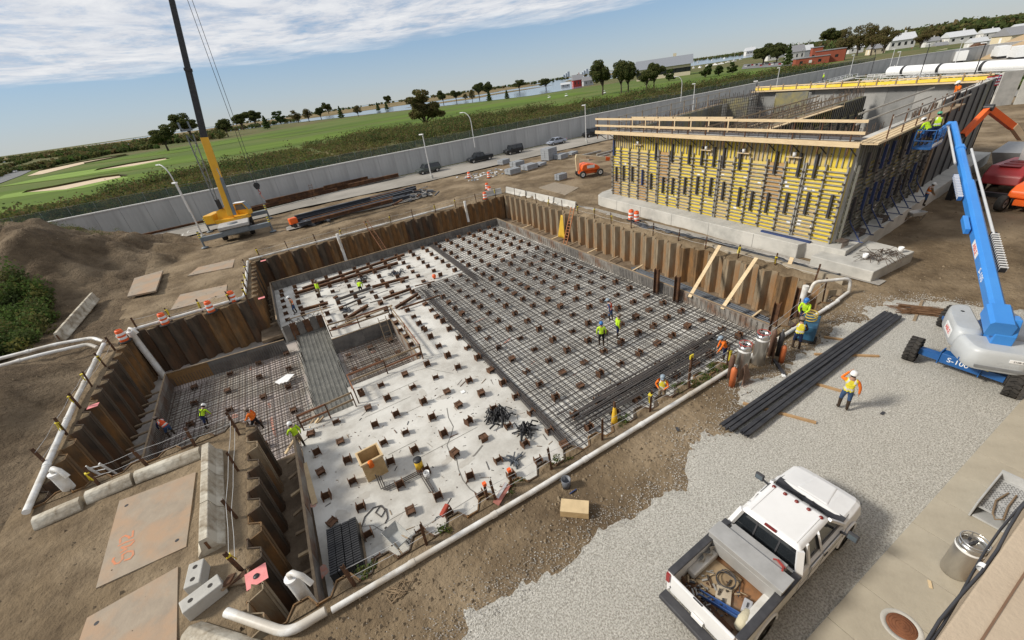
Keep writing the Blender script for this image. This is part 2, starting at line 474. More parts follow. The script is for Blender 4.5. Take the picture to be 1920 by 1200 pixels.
# ------------------------------------------------------------------ the ground: one sheet out to the horizon, open over the excavation
def in_pit(x, y):
    return (-4.5 < x < 26.9 and 9.55 < y < 50.6) or (-5.0 < x <= -4.5 and 9.55 < y < 20.8) or (-13.3 < x <= -4.5 and 20.8 < y < 38.9)
def sstep(a, b, x):
    t = max(0.0, min(1.0, (x - a) / (b - a)))
    return t * t * (3 - 2 * t)
def mound(x, y, cx, cy, rx, ry, h, p=1.0):
    r = math.hypot((x - cx) / rx, (y - cy) / ry)
    r += 0.16 * fbm(x, y, 0.16)
    return h * max(0.0, 1 - r) ** p if r < 1 else 0.0
def hgt(x, y):
    site = 1 - sstep(84, 87, y)
    calm = sstep(26, 33, x) if y < 9 else 1.0
    z = (0.10 * fbm(x, y, 0.22) + 0.05 * fbm(x, y, 0.9, 3)) * site
    if -5 < x < 34 and y < 9.6:
        z *= 0.25 if y > 8.4 else 0.06
    if y < 2.2 and x > -3:
        z *= 0.0
    far = -0.25 * sstep(86, 100, y) * (1 if y > 86 else 0)
    z += far
    z += mound(x, y, -29.5, 66.0, 17.5, 16, 7.6, 0.95) + mound(x, y, -44, 68, 17, 15, 6.0) + mound(x, y, -21.0, 59, 8, 9, 2.4)
    if x < -14 and y > 44 and z > .3:
        z += 0.30 * fbm(x, y, .55, 5) * min(1, z / 2) - 0.25 * abs(fbm(x * 1.3, y * .5, .35, 4)) * min(1, z / 2)
    if x < -14.6:
        k = sstep(-14.6, -17, x) * (1 if 5 < y < 46 else 0) * (1 - 0.8 * math.exp(-((y - 38.2) / 1.8) ** 2))
        z += k * (0.35 + 0.5 * fbm(x, y, 0.3)) * sstep(46, 40, y)
        z += mound(x, y, -21, 31, 6.5, 9, 2.4) + .12 * fbm(x, y, .9, 5)
    if -6 < x < 26 and 51 < y < 58:
        b = math.exp(-((y - 54.0) / 1.3) ** 2) * (0.55 + 0.35 * fbm(x, 3.0, 0.5))
        z += max(0, b) * sstep(-6, -3, x)
    if 26.8 <= x < 29.6 and 10 < y < 48:
        z += 0.33 * max(0, 0.45 + fbm(x * 1.5, y * 1.9, 0.9, 3)) * sstep(29.6, 27.6, x)
    if -13 < x < -5 and 8 < y < 21.4:
        z *= 0.5
    if (abs(x - 26.9) < 0.3 and 9 < y < 51) or (abs(y - 50.6) < .3 and -5 < x < 27) or (abs(y - 9.55) < .3 and -5 < x < 27) or (abs(x + 4.5) < .3 and 9 < y < 51) or (abs(x + 5.0) < .3 and 9 < y < 21) or (abs(x + 13.3) < .3 and 21 < y < 39.2) or (abs(y - 38.9) < .3 and -13.6 < x < -4.2) or (abs(y - 20.8) < .3 and -13.6 < x < -4.2):
        z = -0.015
    return z
def lines(fine_lo, fine_hi, step, snaps, far_lo, far_hi):
    a = list(np.arange(fine_lo, fine_hi + 1e-6, step))
    for s in snaps:
        k = min(range(len(a)), key=lambda i: abs(a[i] - s))
        a[k] = s
    g = 4.0
    x = fine_hi
    while x < far_hi:
        x += g; g *= 1.35; a.append(x)
    g = 4.0
    x = fine_lo
    while x > far_lo:
        x -= g; g *= 1.35; a.insert(0, x)
    return a
gx = lines(-60, 66, 0.5, (-13.3, -5.0, -4.5, 26.9), -7000, 7000)
gy = lines(-6, 92, 0.5, (9.55, 20.8, 38.9, 50.6), -2500, 7000)
nx, ny = len(gx), len(gy)
gv = []
for y in gy:
    for x in gx:
        inside = -62 < x < 68 and -8 < y < 94
        gv.append((x, y, hgt(x, y) if inside else (-0.25 if y > 86 else 0.0)))
gq, gm = [], []
for j in range(ny - 1):
    for i in range(nx - 1):
        cx, cy = (gx[i] + gx[i + 1]) / 2, (gy[j] + gy[j + 1]) / 2
        if in_pit(cx, cy):
            continue
        gq.append((j * nx + i, j * nx + i + 1, (j + 1) * nx + i + 1, (j + 1) * nx + i))
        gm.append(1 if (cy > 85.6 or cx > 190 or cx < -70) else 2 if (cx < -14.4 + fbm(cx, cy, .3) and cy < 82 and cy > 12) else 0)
me = fast_mesh('ground', gv, gq, [DIRT, ROUGH, SHADESPOIL])
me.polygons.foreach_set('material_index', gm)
me.polygons.foreach_set('use_smooth', [True] * len(gq))
tag(link('ground', me), kind='structure')

def sheet(name, poly, z, m, kind='structure'):
    """flat sheet with the outline poly, z metres up"""
    b = MB()
    b._add([(x, y, z) for x, y in poly], [tuple(range(len(poly)))])
    return tag(b.build(name, m), kind=kind)

# gravel yard: its own uneven sheet, feathered into the dirt
GE = [(-6, 5.6), (0.2, 6.4), (4.4, 6.9), (9.8, 6.7), (11.9, 7.3), (14.7, 7.7), (18.6, 8.1), (21.9, 8.4), (25.2, 8.0), (27.5, 7.6), (29.2, 6.3), (30.5, 3.5), (31, 1.0)]
def gmax(x):
    for (a, b), (c, d) in zip(GE, GE[1:]):
        if a <= x <= c:
            return b + (d - b) * (x - a) / (c - a)
    return 0.0
GS = 0.2
v, q, idx = [], [], {}
for i in range(int(37 / GS)):
    for j in range(int(9.6 / GS)):
        x, y = -6 + i * GS, -0.4 + j * GS
        e = gmax(x) + 0.75 * fbm(x, y, 0.55, 5) + 0.3 * fbm(x, y, 2.1, 4) - y
        e = min(e, 31 - x)
        z = 0.012 + 0.03 * sstep(0, 0.7, e) + 0.012 * fbm(x, y, 1.6, 4)
        if e < 0.12:
            z = -0.03 + 0.3 * max(-0.1, e)
        idx[i, j] = len(v)
        v.append((x, y, z))
        if i and j and e > -0.25:
            q.append((idx[i - 1, j - 1], idx[i, j - 1], idx[i, j], idx[i - 1, j]))
me = fast_mesh('gravel_yard', v, q, GRAVEL)
me.polygons.foreach_set('use_smooth', [True] * len(q))
tag(link('gravel_yard', me), kind='structure')
# loose stones lying on the yard and strewn over its edge
rng = np.random.default_rng(3)
n = 22000
x = rng.uniform(-4, 30, n); f = rng.uniform(0, 1, n)
y = np.array([1.55 + (gmax(a) + 0.75 * fbm(a, gmax(a), 0.55, 5) - 1.4 + rng.exponential(0.42) * (k > 0.6)) * (1 - (1 - k) ** 1.6) for a, k in zip(x, f)])
s = rng.uniform(0.010, 0.030, n)
base = np.array([(1, 0, 0), (-.5, .9, 0), (-.6, -.8, 0), (0, 0, 1.0)])
ang = rng.uniform(0, 6.28, n)
c, sn = np.cos(ang), np.sin(ang)
V4 = np.zeros((n, 4, 3))
for k in range(4):
    bx, by, bz = base[k]
    V4[:, k, 0] = x + (bx * c - by * sn) * s
    V4[:, k, 1] = y + (bx * sn + by * c) * s
    V4[:, k, 2] = 0.036 + bz * s * 0.9
V4[:, 3, 0] += rng.uniform(-.4, .4, n) * s
F = np.arange(n)[:, None] * 4
T = np.concatenate([np.hstack([F, F + 1, F + 3, F + 3]), np.hstack([F + 1, F + 2, F + 3, F + 3]), np.hstack([F + 2, F, F + 3, F + 3])])
me = bpy.data.meshes.new('loose_gravel')
me.from_pydata(V4.reshape(-1, 3).tolist(), [], [t[:3] for t in T.tolist()])
me.materials.append(STONE)
tag(link('loose_gravel', me), 'pale loose stones strewn over the gravel yard', 'gravel', kind='stuff')
# clods and pebbles on the bare dirt round the excavation
n = 9500
v, fcs = [], []
for k in range(n):
    r = random.random()
    if r < 0.30:
        x, y = random.uniform(-4, 27), random.uniform(6.6, 9.2)
    elif r < 0.78:
        x, y = random.uniform(-34, -4.8), random.uniform(8, 76)
    else:
        x, y = random.uniform(27, 56), random.uniform(1, 12) if random.random() < 0.5 else random.uniform(10, 70)
    if in_pit(x, y):
        continue
    s = random.choice((0.02, 0.03, 0.03, 0.05, 0.07)) * random.uniform(0.6, 1.5)
    z = hgt(x, y)
    o = len(v)
    a = random.uniform(0, 6)
    for t in range(4):
        v.append((x + math.cos(a + t * 1.57) * s * random.uniform(.7, 1.2), y + math.sin(a + t * 1.57) * s * random.uniform(.7, 1.2), z - 0.01))
    v.append((x + random.uniform(-.3, .3) * s, y, z + s * random.uniform(0.5, 1.0)))
    fcs += [(o, o + 1, o + 4), (o + 1, o + 2, o + 4), (o + 2, o + 3, o + 4), (o + 3, o, o + 4)]
me = bpy.data.meshes.new('dirt_clods')
me.from_pydata(v, [], fcs)
me.materials.append(mat('clod_dirt', (0.25, 0.195, 0.13), 0.95, c2=(0.12, 0.09, 0.06), scale=0.8))
tag(link('dirt_clods', me), 'small clods and pebbles scattered over the bare dirt', 'clods', kind='stuff')

# ------------------------------------------------------------------ site road, kerb, sidewalk, building edge under the camera
sheet('site_road', [(-62, 69.5), (-20, 71), (3, 74.2), (23, 72.2), (40, 73), (110, 73), (178, 72), (205, 64), (232, 44), (243, 46), (214, 78.5), (178, 82.6), (68, 82.6), (16, 82.4), (-4, 78.6), (-20, 79.0), (-62, 76)], 0.16, ASPH)
sheet('verge', [(-62, 76), (-20, 79), (-4, 78.6), (16, 82.4), (68, 82.6), (178, 82.6), (178, 85.6), (16, 84.4), (-20, 81.8), (-62, 79)], 0.150, mat('verge_grass', (0.15, 0.15, 0.065), 0.95, c2=(0.21, 0.185, 0.105), scale=0.8))
k = MB()
kl = [(-62, 76), (-20, 79), (-4, 78.6), (16, 82.4), (68, 82.6), (178, 82.6)]
for a, b in zip(kl, kl[1:]):
    k.bar((*a, 0.15), (*b, 0.15), 0.18, 0.26)
tag(k.build('kerb', CONC), kind='structure')
m = MB()   # faded painted boxes at the left end of the road
for cx, cy in ((-14.2, 73.6), (-11.2, 75.0)):
    for s in (-1, 1):
        m.box((cx, cy + s * 0.75, 0.166), (2.6, 0.14, 0.004))
        m.box((cx + s * 1.25, cy, 0.170), (0.14, 1.5, 0.004))
tag(m.build('road_marking', mat('road_paint', (0.62, 0.60, 0.55), 0.8)), kind='structure')
walk = tag(link('sidewalk', None), kind='structure')
rb = MB(); rb.rng(-2, 60, -1.0, 1.28, -0.1, 0.06)
rb.build('base', mat('joint_dirt', (0.12, 0.10, 0.075), 0.95), walk)
x = 2.4
sl_me = {}
while x < 58:
    w = 1.52
    b = MB(); b.rng(-w / 2, w / 2, -0.42, 1.36, -0.09, 0.0)
    if 'a' not in sl_me:
        sl_me['a'] = b.mesh('paving_slab', WALKC)
    o = link('paving_slab', sl_me['a'], walk, (x + w / 2, 0, 0.10 + random.uniform(-0.006, 0.006)))
    x += w + 0.014
bld = thing('roof_edge_building', 'tan rendered building edge with a flat capped parapet at bottom right', 'building', (0, -0.14, 0))
TAN = mat('tan_render', (0.46, 0.37, 0.27), 0.9, c2=(0.41, 0.325, 0.235), scale=2.5, bump=0.2, bscale=30)
b = MB(); b.rng(-6, 60, -8, 0, 0, 9.9); b.build('wall', TAN, bld)
b = MB(); b.rng(-6, 60, -0.62, 0.075, 9.903, 10.02); bev(b.build('parapet_cap', TAN, bld), 0.012)
b = MB(); b.rng(-6, 60, 0.0, 0.012, 9.2, 9.9); b.build('fascia', TAN, bld)
b = MB(); b.rng(-6, 60, -0.055, -0.045, 10.018, 10.026); b.build('seam', mat('seam_brown', (0.20, 0.12, 0.075), 0.8), bld)

# ------------------------------------------------------------------ excavation: floors, slabs
def rects(name, rs, m):
    b = MB()
    for x0, x1, y0, y1, z in rs:
        b.rng(x0, x1, y0, y1, z - 0.25, z)
    return tag(b.build(name, m), kind='structure')
rects('pit_floor', [(23.3, 27.4, 9.2, 51.2, -2.95), (-5.0, 23.3, 46.9, 51.2, -2.953), (-5.4, -3.35, 9.2, 20.9, -2.956), (-5.0, -3.35, 36.6, 46.9, -2.959)], SOIL)
b = MB()
b.prism([(-3.35, 9.3), (23.3, 9.3), (23.3, 46.9), (-3.35, 46.9), (-3.35, 36.6), (0.0, 36.6), (0.0, 31.6), (4.75, 31.6), (4.75, 24.3), (-0.2, 24.3), (-0.2, 22.2), (-3.35, 22.2)], -4.4, -2.5)
tag(b.build('slab', SLABC), kind='structure')
b = MB(); b.rng(-14, 4.75, 21.0, 39.6, -4.6, -3.8)
tag(b.build('lower_slab', SLABD), kind='structure')
strip = thing('ground_beam', 'freshly cast grey concrete beam strip between the lower pits', 'concrete beam', (-1.25, 29.3, -3.8))
b = MB(); b.rng(-1.25, 1.25, -7.1, 7.2, 0.0, 0.28)
b.build('concrete', mat('wet_concrete', (0.20, 0.205, 0.19), 0.7, c2=(0.27, 0.27, 0.245), scale=1.5, c3=(0.15, 0.155, 0.145), s3=0.6, bump=0.4, bscale=8), strip)
b = MB()
for i in range(120):
    yy = -7.0 + i * 0.119
    b.bar((-1.22, yy, 0.33), (1.22, yy, 0.33), 0.026)
for i in range(9):
    xx = -1.15 + i * 0.288
    b.bar((xx, -7.3, 0.36), (xx, 7.3, 0.36), 0.03)
tag(b.build('rebar', mat('mortar_covered_rebar', (0.13, 0.125, 0.11), 0.7, c2=(0.22, 0.21, 0.185), scale=2), strip), kind='stuff')
b = MB()
for i in range(70):
    s = random.choice((-1, 1))
    xx, yy = s * random.uniform(1.05, 1.3), random.uniform(-7.2, 7.3)
    b.bar((xx, yy, 0), (xx + random.uniform(-.03, .03), yy, random.uniform(0.7, 1.35)), 0.026)
for i in range(34):
    b.bar((random.uniform(-1.3, 1.3), 7.25 + random.uniform(-.1, .2), 0), (random.uniform(-1.3, 1.3), 7.3, random.uniform(1.2, 2.0)), 0.03)
tag(b.build('dowels', REBAR, strip), kind='stuff')
# dark bulkhead closing the far end of the beam
b = MB()
for i in range(6):
    b.rng(-3.2 + i * 0.52, -3.2 + i * 0.52 + 0.49, 36.62, 36.72, -3.78, -2.25 + 0.12 * math.sin(i * 2.1))
bk = thing('bulkhead', 'dark stop-end boards at the far end of the grey beam strip', 'formwork', (0, 0, 0))
for i in range(6):
    b = MB(); b.box((0, 0, 0), (0.5, 0.07, 1.5 + 0.1 * math.sin(i * 2)))
    b.build('board', RUST if i % 2 else FORMD, bk, (-2.95 + i * 0.54, 36.52, -3.0))

# ------------------------------------------------------------------ sheet piling, every sheet a piece
def sheet_mesh(name, d, h, m, p=1.3):
    pts = [(0, 0), (0.40, 0), (0.64, d), (1.06, d), (p, 0)]
    t = 0.022
    b = MB()
    for (x0, y0), (x1, y1) in zip(pts, pts[1:]):
        nrm = Vector((-(y1 - y0), x1 - x0, 0)).normalized() * t
        a, c = Vector((x0, y0, 0)), Vector((x1, y1, 0))
        lo, hi = Vector((0, 0, -h)), Vector((0, 0, 0))
        b.hex([a - nrm + lo, c - nrm + lo, c + nrm + lo, a + nrm + lo], [a - nrm, c - nrm, c + nrm, a + nrm])
    b.box((0.0, 0.0, -h / 2), (0.07, 0.09, h))
    b.box((0.85, d, -h / 2), (0.05, 0.075, h))
    # soil packed into the flute behind the sheet, heaped a little
    zt = -0.05
    f = [Vector((0.38, -0.05, zt)), Vector((p + 0.02, -0.05, zt)), Vector((1.06, d - 0.02, zt - 0.03)), Vector((0.64, d - 0.02, zt - 0.03))]
    c = Vector((0.85, d * 0.45, zt + 0.09))
    for i in range(4):
        b._add([f[i], f[(i + 1) % 4], c], [(0, 1, 2)], 1)
    return b.mesh(name, [m, DIRT])
SHM = {}
def piling(label, p0, p1, flip, h, mats, top=0.06, d=0.42, jit=0.05, sag=None):
    p0, p1 = Vector((*p0, 0)), Vector((*p1, 0))
    L = (p1 - p0).length
    n = max(1, round(L / 1.3))
    p = L / n
    w = thing('sheet_pile_wall', label, 'sheet piling', p0, math.atan2(p1.y - p0.y, p1.x - p0.x))
    for i in range(n):
        m = random.choice(mats)
        k = (m.name, h, d, round(p, 3), flip)
        if k not in SHM:
            SHM[k] = sheet_mesh('sheet_pile', d * flip, h, m, p)
        dz = random.uniform(-jit, jit) + (sag(i / n) if sag else 0)
        link('sheet_pile', SHM[k], w, (i * p, 0, top + dz))
    return w
piling('tan and rust sheet piling along the right side below the yellow formwork', (26.9, 9.75), (26.9, 50.4), 1, 3.6, [PIL2, PIL2, PIL1], top=0.10, jit=0.09)
piling('brown rusty sheet piling along the far side of the pit', (26.9, 50.6), (-4.5, 50.6), 1, 3.6, [PIL1, PIL3, PIL1])
piling('short brown sheet piling run stepping back at the pit inner corner', (-4.5, 50.5), (-4.5, 38.9), 1, 3.6, [PIL3, PIL1])
piling('dark sheet piling behind the orange barrels on the left', (-4.5, 38.9), (-13.3, 38.9), 1, 4.8, [PIL3, PIL3, PIL1])
piling('stepped dark sheet piling along the far left of the lower pit', (-13.3, 38.8), (-13.3, 20.9), 1, 4.8, [PIL3, PIL1])
piling('low sheet piling beside the concrete blocks at the near left', (-5.0, 20.7), (-5.0, 9.6), 1, 3.4, [PIL3, PIL1, PIL2], top=0.1, jit=0.09)
piling('scalloped near sheet piling under the long white front pipe', (-4.4, 9.55), (26.2, 9.55), 1, 3.4, [PIL3, PIL1], top=0.05, jit=0.04, d=0.40)
piling('sheet piling below the dirt ledge at the near edge of the lower pit', (-13.2, 20.8), (-5.1, 20.8), 1, 4.8, [PIL3, PIL1], top=0.05)

# ------------------------------------------------------------------ H-pile heads on a surveyed grid
hb = MB()
hb.box((0, 0, 0.16), (0.30, 0.028, 0.42)); hb.box((0.165, 0, 0.16), (0.03, 0.36, 0.42)); hb.box((-0.165, 0, 0.16), (0.03, 0.36, 0.42))
HP = [hb.mesh('h_pile', RUST)]
hb2 = MB()
hb2.box((0, 0, 0.16), (0.30, 0.028, 0.42)); hb2.box((0.165, 0, 0.16), (0.03, 0.36, 0.42)); hb2.box((-0.165, 0, 0.16), (0.03, 0.36, 0.42))
hb2.box((0, 0.09, 0.02), (0.26, 0.14, 0.05), m=1)
HP.append(hb2.mesh('h_pile', [RUST, SLABC]))
hb3 = MB()
hb3.box((0, 0, 0.15), (0.30, 0.028, 0.38)); hb3.box((0.165, 0, 0.15), (0.03, 0.36, 0.40)); hb3.box((-0.165, 0, 0.15), (0.03, 0.36, 0.38)); hb3.box((0, -0.04, 0.30), (0.40, 0.40, 0.03))
HP.append(hb3.mesh('h_pile', mat('rust_brown_steel', (0.14, 0.075, 0.045), 0.85, c2=(0.085, 0.052, 0.035), scale=3)))
PX = [-2.72, -1.44, 0.44, 1.70, 3.28, 4.83, 6.33, 7.88, 9.55, 11.25, 12.85, 14.5, 16.0, 17.6, 19.0, 20.5, 21.9]
PY = [11.8, 13.0, 14.65, 16.25, 17.85, 19.5, 21.25, 22.9, 24.5, 26.1, 27.5, 28.7, 30.1, 31.6, 33.2, 34.8, 36.4, 38.0, 39.6, 41.2, 42.8, 44.4, 45.7]
piles = []
for r, y0 in enumerate(PY):
    for c, x in enumerate(PX):
        y = y0 + 0.037 * x
        if (x < -0.2 and 21.5 < y < 37) or (x < 4.75 and 24.2 < y < 31.8) or y > 46.6:
            continue
        if r == 0 and c == 0:
            continue
        piles.append((math.hypot(x, y), r, c, x, y))
piles.sort()
far_b = MB()
for i, (dd, r, c, x, y) in enumerate(piles):
    x += random.uniform(-.06, .06); y += random.uniform(-.06, .06)
    if i < 300:
        o = link('h_pile', HP[0] if random.random() < 0.5 else HP[random.choice((1, 2))], None, (x, y, -2.54 + random.uniform(-.10, .10)), RAD(2) + random.gauss(0, .13) + (RAD(90) if random.random() < .07 else 0))
        tag(o, 'rusty H-pile stub, %s row back from the front pipe, %s column from the left' % (nth(r + 1), nth(c + 1)), 'steel pile', 'H-pile heads standing out of the slab')
    else:
        for bx in (((0, 0, .16), (.30, .03, .42)), ((.165, 0, .16), (.03, .36, .42)), ((-.165, 0, .16), (.03, .36, .42))):
            far_b.box((x + bx[0][0], y, -2.5 + .16), bx[1])
if far_b.v:
    tag(far_b.build('far_h_piles', RUST), 'rusty H-pile stubs in the farthest rows of the slab', 'steel piles', kind='stuff')
lp = 0
for y in (23.4, 26.2, 29.0, 31.8, 34.2):
    for x in (-9.9, -7.6, -5.6, -3.6):
        lp += 1
        o = link('h_pile', HP[lp % 3], None, (x + random.uniform(-.2, .2), y + random.uniform(-.2, .2), -3.82))
        tag(o, 'rusty H-pile stub in the left lower pit, %s row back, %s from left' % (nth(1 + int((y - 23) / 2.7)), nth(1 + (-9.9, -7.6, -5.6, -3.6).index(x))), 'steel pile', 'H-pile heads in the lower left pit')
for y in (25.4, 28.0, 30.3):
    for x in (0.7, 2.4, 4.0):
        o = link('h_pile', HP[(lp + int(x)) % 3], None, (x, y, -3.82)); lp += 1
        tag(o, 'rusty H-pile stub inside the timber-railed sump, %s row back, %s from left' % (nth(1 + (25.4, 28.0, 30.3).index(y)), nth(1 + (0.7, 2.4, 4.0).index(x))), 'steel pile', 'H-pile heads in the sump')

# ------------------------------------------------------------------ edge forms
def form_run(label, p0, p1, z0, z1, mats, plen=2.44, props=0):
    p0, p1 = Vector((*p0, z0)), Vector((*p1, z0))
    d = p1 - p0
    n = max(1, round(d.length / plen))
    L = d.length / n
    w = thing('edge_form', label, 'formwork', p0, math.atan2(d.y, d.x))
    cache = {}
    for i in range(n):
        m = mats[int(random.random() * len(mats))]
        if m.name not in cache:
            b = MB(); b.rng(0.006, L - 0.006, -0.03, 0.03, 0, z1 - z0)
            cache[m.name] = b.mesh('form_panel', m)
        link('form_panel', cache[m.name], w, (i * L, random.uniform(-.012, .012), random.uniform(-.03, .03)))
    b = MB(); b.rng(0, d.length, -0.05, 0.05, z1 - z0 + 0.035, z1 - z0 + 0.075)
    b.build('top_rail', WOODD, w)
    return w
form_run('grey-brown edge form along the right side of the rebar mat', (23.2, 11.2), (23.3, 46.9), -2.5, -1.62, [FORML, FORMD, FORML])
form_run('dark edge form along the far side of the slab', (23.3, 47.0), (-3.3, 46.9), -2.5, -1.62, [FORMD])
form_run('dark edge form at the back left of the slab by the steel pipes', (-3.4, 46.9), (-3.35, 36.7), -2.5, -1.62, [FORMD])
form_run('thin grey edge form beside the near left channel', (-3.42, 20.6), (-3.5, 10.4), -2.5, -1.55, [FORML, FORMD])
form_run('low form along the far side of the left lower pit', (-11.5, 35.6), (-3.3, 34.6), -3.8, -2.6, [FORMD, FORMD, mat('form_ply_panel', (0.27, 0.16, 0.07), 0.8)])
form_run('weathered form along the left side of the lower pit', (-11.3, 25.0), (-11.5, 35.6), -3.8, -2.6, [FORML])
form_run('dark form lining the far side of the railed sump', (0.0, 31.55), (4.7, 31.5), -3.8, -2.5, [FORMD])
form_run('pale form lining the right side of the railed sump', (4.7, 24.3), (4.7, 31.4), -3.8, -2.5, [FORML])

# ------------------------------------------------------------------ rebar mats
def grid_bars(b, x0, x1, y0, y1, sx, sy, z, r, jit=0.03, shear=0.037, dirs='xy'):
    if 'y' in dirs:
        x = x0
        while x <= x1:
            j = random.uniform(-jit, jit)
            b.bar((x + j, y0 + random.uniform(-.15, .15) + shear * x, z), (x + j * 0.4, y1 + random.uniform(-.15, .15), z), r)
            x += sx
    if 'x' in dirs:
        y = y0
        while y <= y1:
            j = random.uniform(-jit, jit)
            b.bar((x0 + random.uniform(-.2, .2), y + j + shear * x0, z + r), (x1 + random.uniform(-.1, .1), y + shear * x1 - j, z + r), r)
            y += sy
b = MB()
grid_bars(b, 8.1, 23.0, 11.0, 35.6, 0.33, 0.34, -2.44, 0.028)
grid_bars(b, 8.2, 22.9, 11.1, 35.3, 0.46, 0.44, -2.24, 0.026)
grid_bars(b, 13.9, 23.0, 35.5, 46.6, 0.27, 0.9, -2.43, 0.03, dirs='y')
grid_bars(b, 14.0, 22.9, 35.8, 46.4, 0.27, 0.62, -2.38, 0.03, dirs='x')
for i in range(9):
    b.bar((13.3 + i * 0.07, 33.5 + random.uniform(-1, 1), -2.40 + 0.03 * (i % 2)), (13.75 + i * 0.07, 47.2, -2.40 + 0.03 * (i % 2)), 0.05)
for i in range(7):
    b.bar((7.75 + i * 0.06, 11.2 + random.uniform(-.6, .6), -2.36 + 0.03 * (i % 2)), (8.5 + i * 0.06, 33.5 + random.uniform(-2, 2), -2.36), 0.045)
tag(b.build('rebar_mat', REBAR), 'dark rebar grid laid over the right half of the slab', 'rebar mat', kind='stuff')
b = MB()
for i in range(26):     # loose bars thrown along the near edge of the mat
    y = 11.9 + random.uniform(0, 1.6)
    x = random.uniform(8.5, 11.5)
    b.bar((x, y + 0.2, -2.15 + random.uniform(0, .08)), (x + random.uniform(8, 11), y + random.uniform(0.2, 0.7), -2.15 + random.uniform(0, .08)), 0.045)
tag(b.build('loose_rebar', REBAR), 'long loose rebars lying along the near edge of the mat', 'rebar', kind='stuff')
b = MB()
for i in range(95):     # bent starter bars hooked along the right edge form
    y = 12 + i * 0.37
    b.path([(22.4, y, -2.35), (22.9, y, -2.33), (23.08, y, -2.2), (23.1, y, -1.65)], 0.02, 4)
for i in range(60):
    x = -2.9 + i * 0.44
    b.path([(x, 46.2, -2.35), (x, 46.65, -2.3), (x, 46.75, -2.1), (x, 46.76, -1.75)], 0.02, 4)
tag(b.build('starter_bars', REBAR), 'bent starter bars lining the edge forms of the slab', 'rebar', kind='stuff')
b = MB()
grid_bars(b, -11.2, -2.7, 22.0, 34.4, 0.33, 0.34, -3.70, 0.026, shear=0.0)
grid_bars(b, -11.1, -2.8, 22.1, 34.3, 0.42, 0.40, -3.52, 0.024, shear=0.0)
for i in range(60):
    b.path([(-10.9, 25.0 + i * 0.17, -3.6), (-11.15, 25.0 + i * 0.17, -3.55), (-11.2, 25 + i * 0.17, -2.75)], 0.018, 4)
for i in range(46):
    b.path([(-11 + i * 0.17, 34.3, -3.6), (-11 + i * 0.17, 34.6, -3.5), (-11 + i * 0.17, 34.65, -2.7)], 0.018, 4)
tag(b.build('lower_rebar_mat', REBARR), 'dark rebar grid filling the lower left pit', 'rebar mat', kind='stuff')
b = MB()
grid_bars(b, 0.3, 4.5, 24.5, 31.3, 0.26, 0.28, -3.66, 0.03, shear=0.0)
grid_bars(b, 0.3, 4.5, 24.5, 31.3, 0.36, 0.38, -3.48, 0.028, shear=0.0)
tag(b.build('sump_rebar', REBARR), 'brownish rebar grid in the timber-railed sump', 'rebar mat', kind='stuff')
b = MB()
for i in range(30):    # thin wire strings of chairs laid across the bare slab
    y = 10.8 + i * 1.23
    for j in range(1 if random.random() < .7 else 0):
        x0 = random.uniform(-2.5, 4); x1 = x0 + random.uniform(1.5, 3.8)
        b.bar((x0, y + 0.037 * x0 + j * .07, -2.48), (x1, y + 0.037 * x1 + j * .07, -2.485), 0.012)
tag(b.build('chair_strips', mat('chair_wire', (0.40, 0.38, 0.34), 0.8), None), 'faint wire bar supports laid in lines across the bare slab', 'wire', kind='stuff')
# ------------------------------------------------------------------ beyond the site: sea wall, fence, embankment
WP = [(-62, 79.2), (-20, 82.0), (16, 84.6), (68, 85.4), (158, 86.8), (205, 83.0), (237, 66.0), (256, 38.0)]
def along(pts, step):
    """points every `step` metres on a polyline, with headings"""
    out = []
    for a, b in zip(pts, pts[1:]):
        a, b = Vector((*a, 0)), Vector((*b, 0))
        n = max(1, round((b - a).length / step))
        for i in range(n):
            out.append((a.lerp(b, i / n), (b - a).length / n, math.atan2(b.y - a.y, b.x - a.x)))
    return out
def offs(pts, d):
    out = []
    for i, p in enumerate(pts):
        a, b = Vector(pts[max(0, i - 1)]), Vector(pts[min(len(pts) - 1, i + 1)])
        t = (b - a).normalized()
        out.append((p[0] - t.y * d, p[1] + t.x * d))
    return out
wall = thing('sea_wall', 'long grey concrete wall running behind the parked cars', 'wall')
cache = {}
for k, (p, L, a) in enumerate(along(WP, 3.05)):
    key = (round(L, 2), k % 3)
    if key not in cache:
        b = MB(); b.rng(0.012, L - 0.012, -0.18, 0.18, -0.3, 4.2)
        cache[key] = b.mesh('wall_panel', WALLC if k % 3 else mat('sea_wall_pale', (0.47, 0.47, 0.465), 0.9, c2=(0.37, 0.37, 0.365), scale=0.8, c3=(0.33, 0.33, 0.325), s3=0.3, stretch=(1, 1, 0.18), detail=8))
    link('wall_panel', cache[key], wall, p, a)
b = MB()
for p, q in zip(WP, WP[1:]):
    b.bar((*p, 4.28), (*q, 4.28), 0.52, 0.16)
b.build('coping', mat('coping_concrete', (0.62, 0.61, 0.58), 0.85), wall)
em = MB()
prof = [(0.3, 3.5), (4, 3.5), (12, 3.5), (40, 3.5), (72, 3.3), (95, 2.2), (125, 0.0), (140, -0.5)]
BD = [(-160, 34), (-110, 34), (-60, 34), (-20, 48), (10, 92), (40, 104), (75, 88), (110, 62), (150, 48), (210, 44), (300, 40)]
def bdepth(x):
    return float(np.interp(x, [q[0] for q in BD], [q[1] for q in BD]))
def emo(d, x):
    return d if d <= 4 else 4 + (d - 4) * bdepth(x) / 104.0
EW = [(-160, 74), (-100, 77)] + [(p.x, p.y) for p, L, a in along(WP[:6], 9.0)] + [(205, 83), (300, 90)]
rows = []
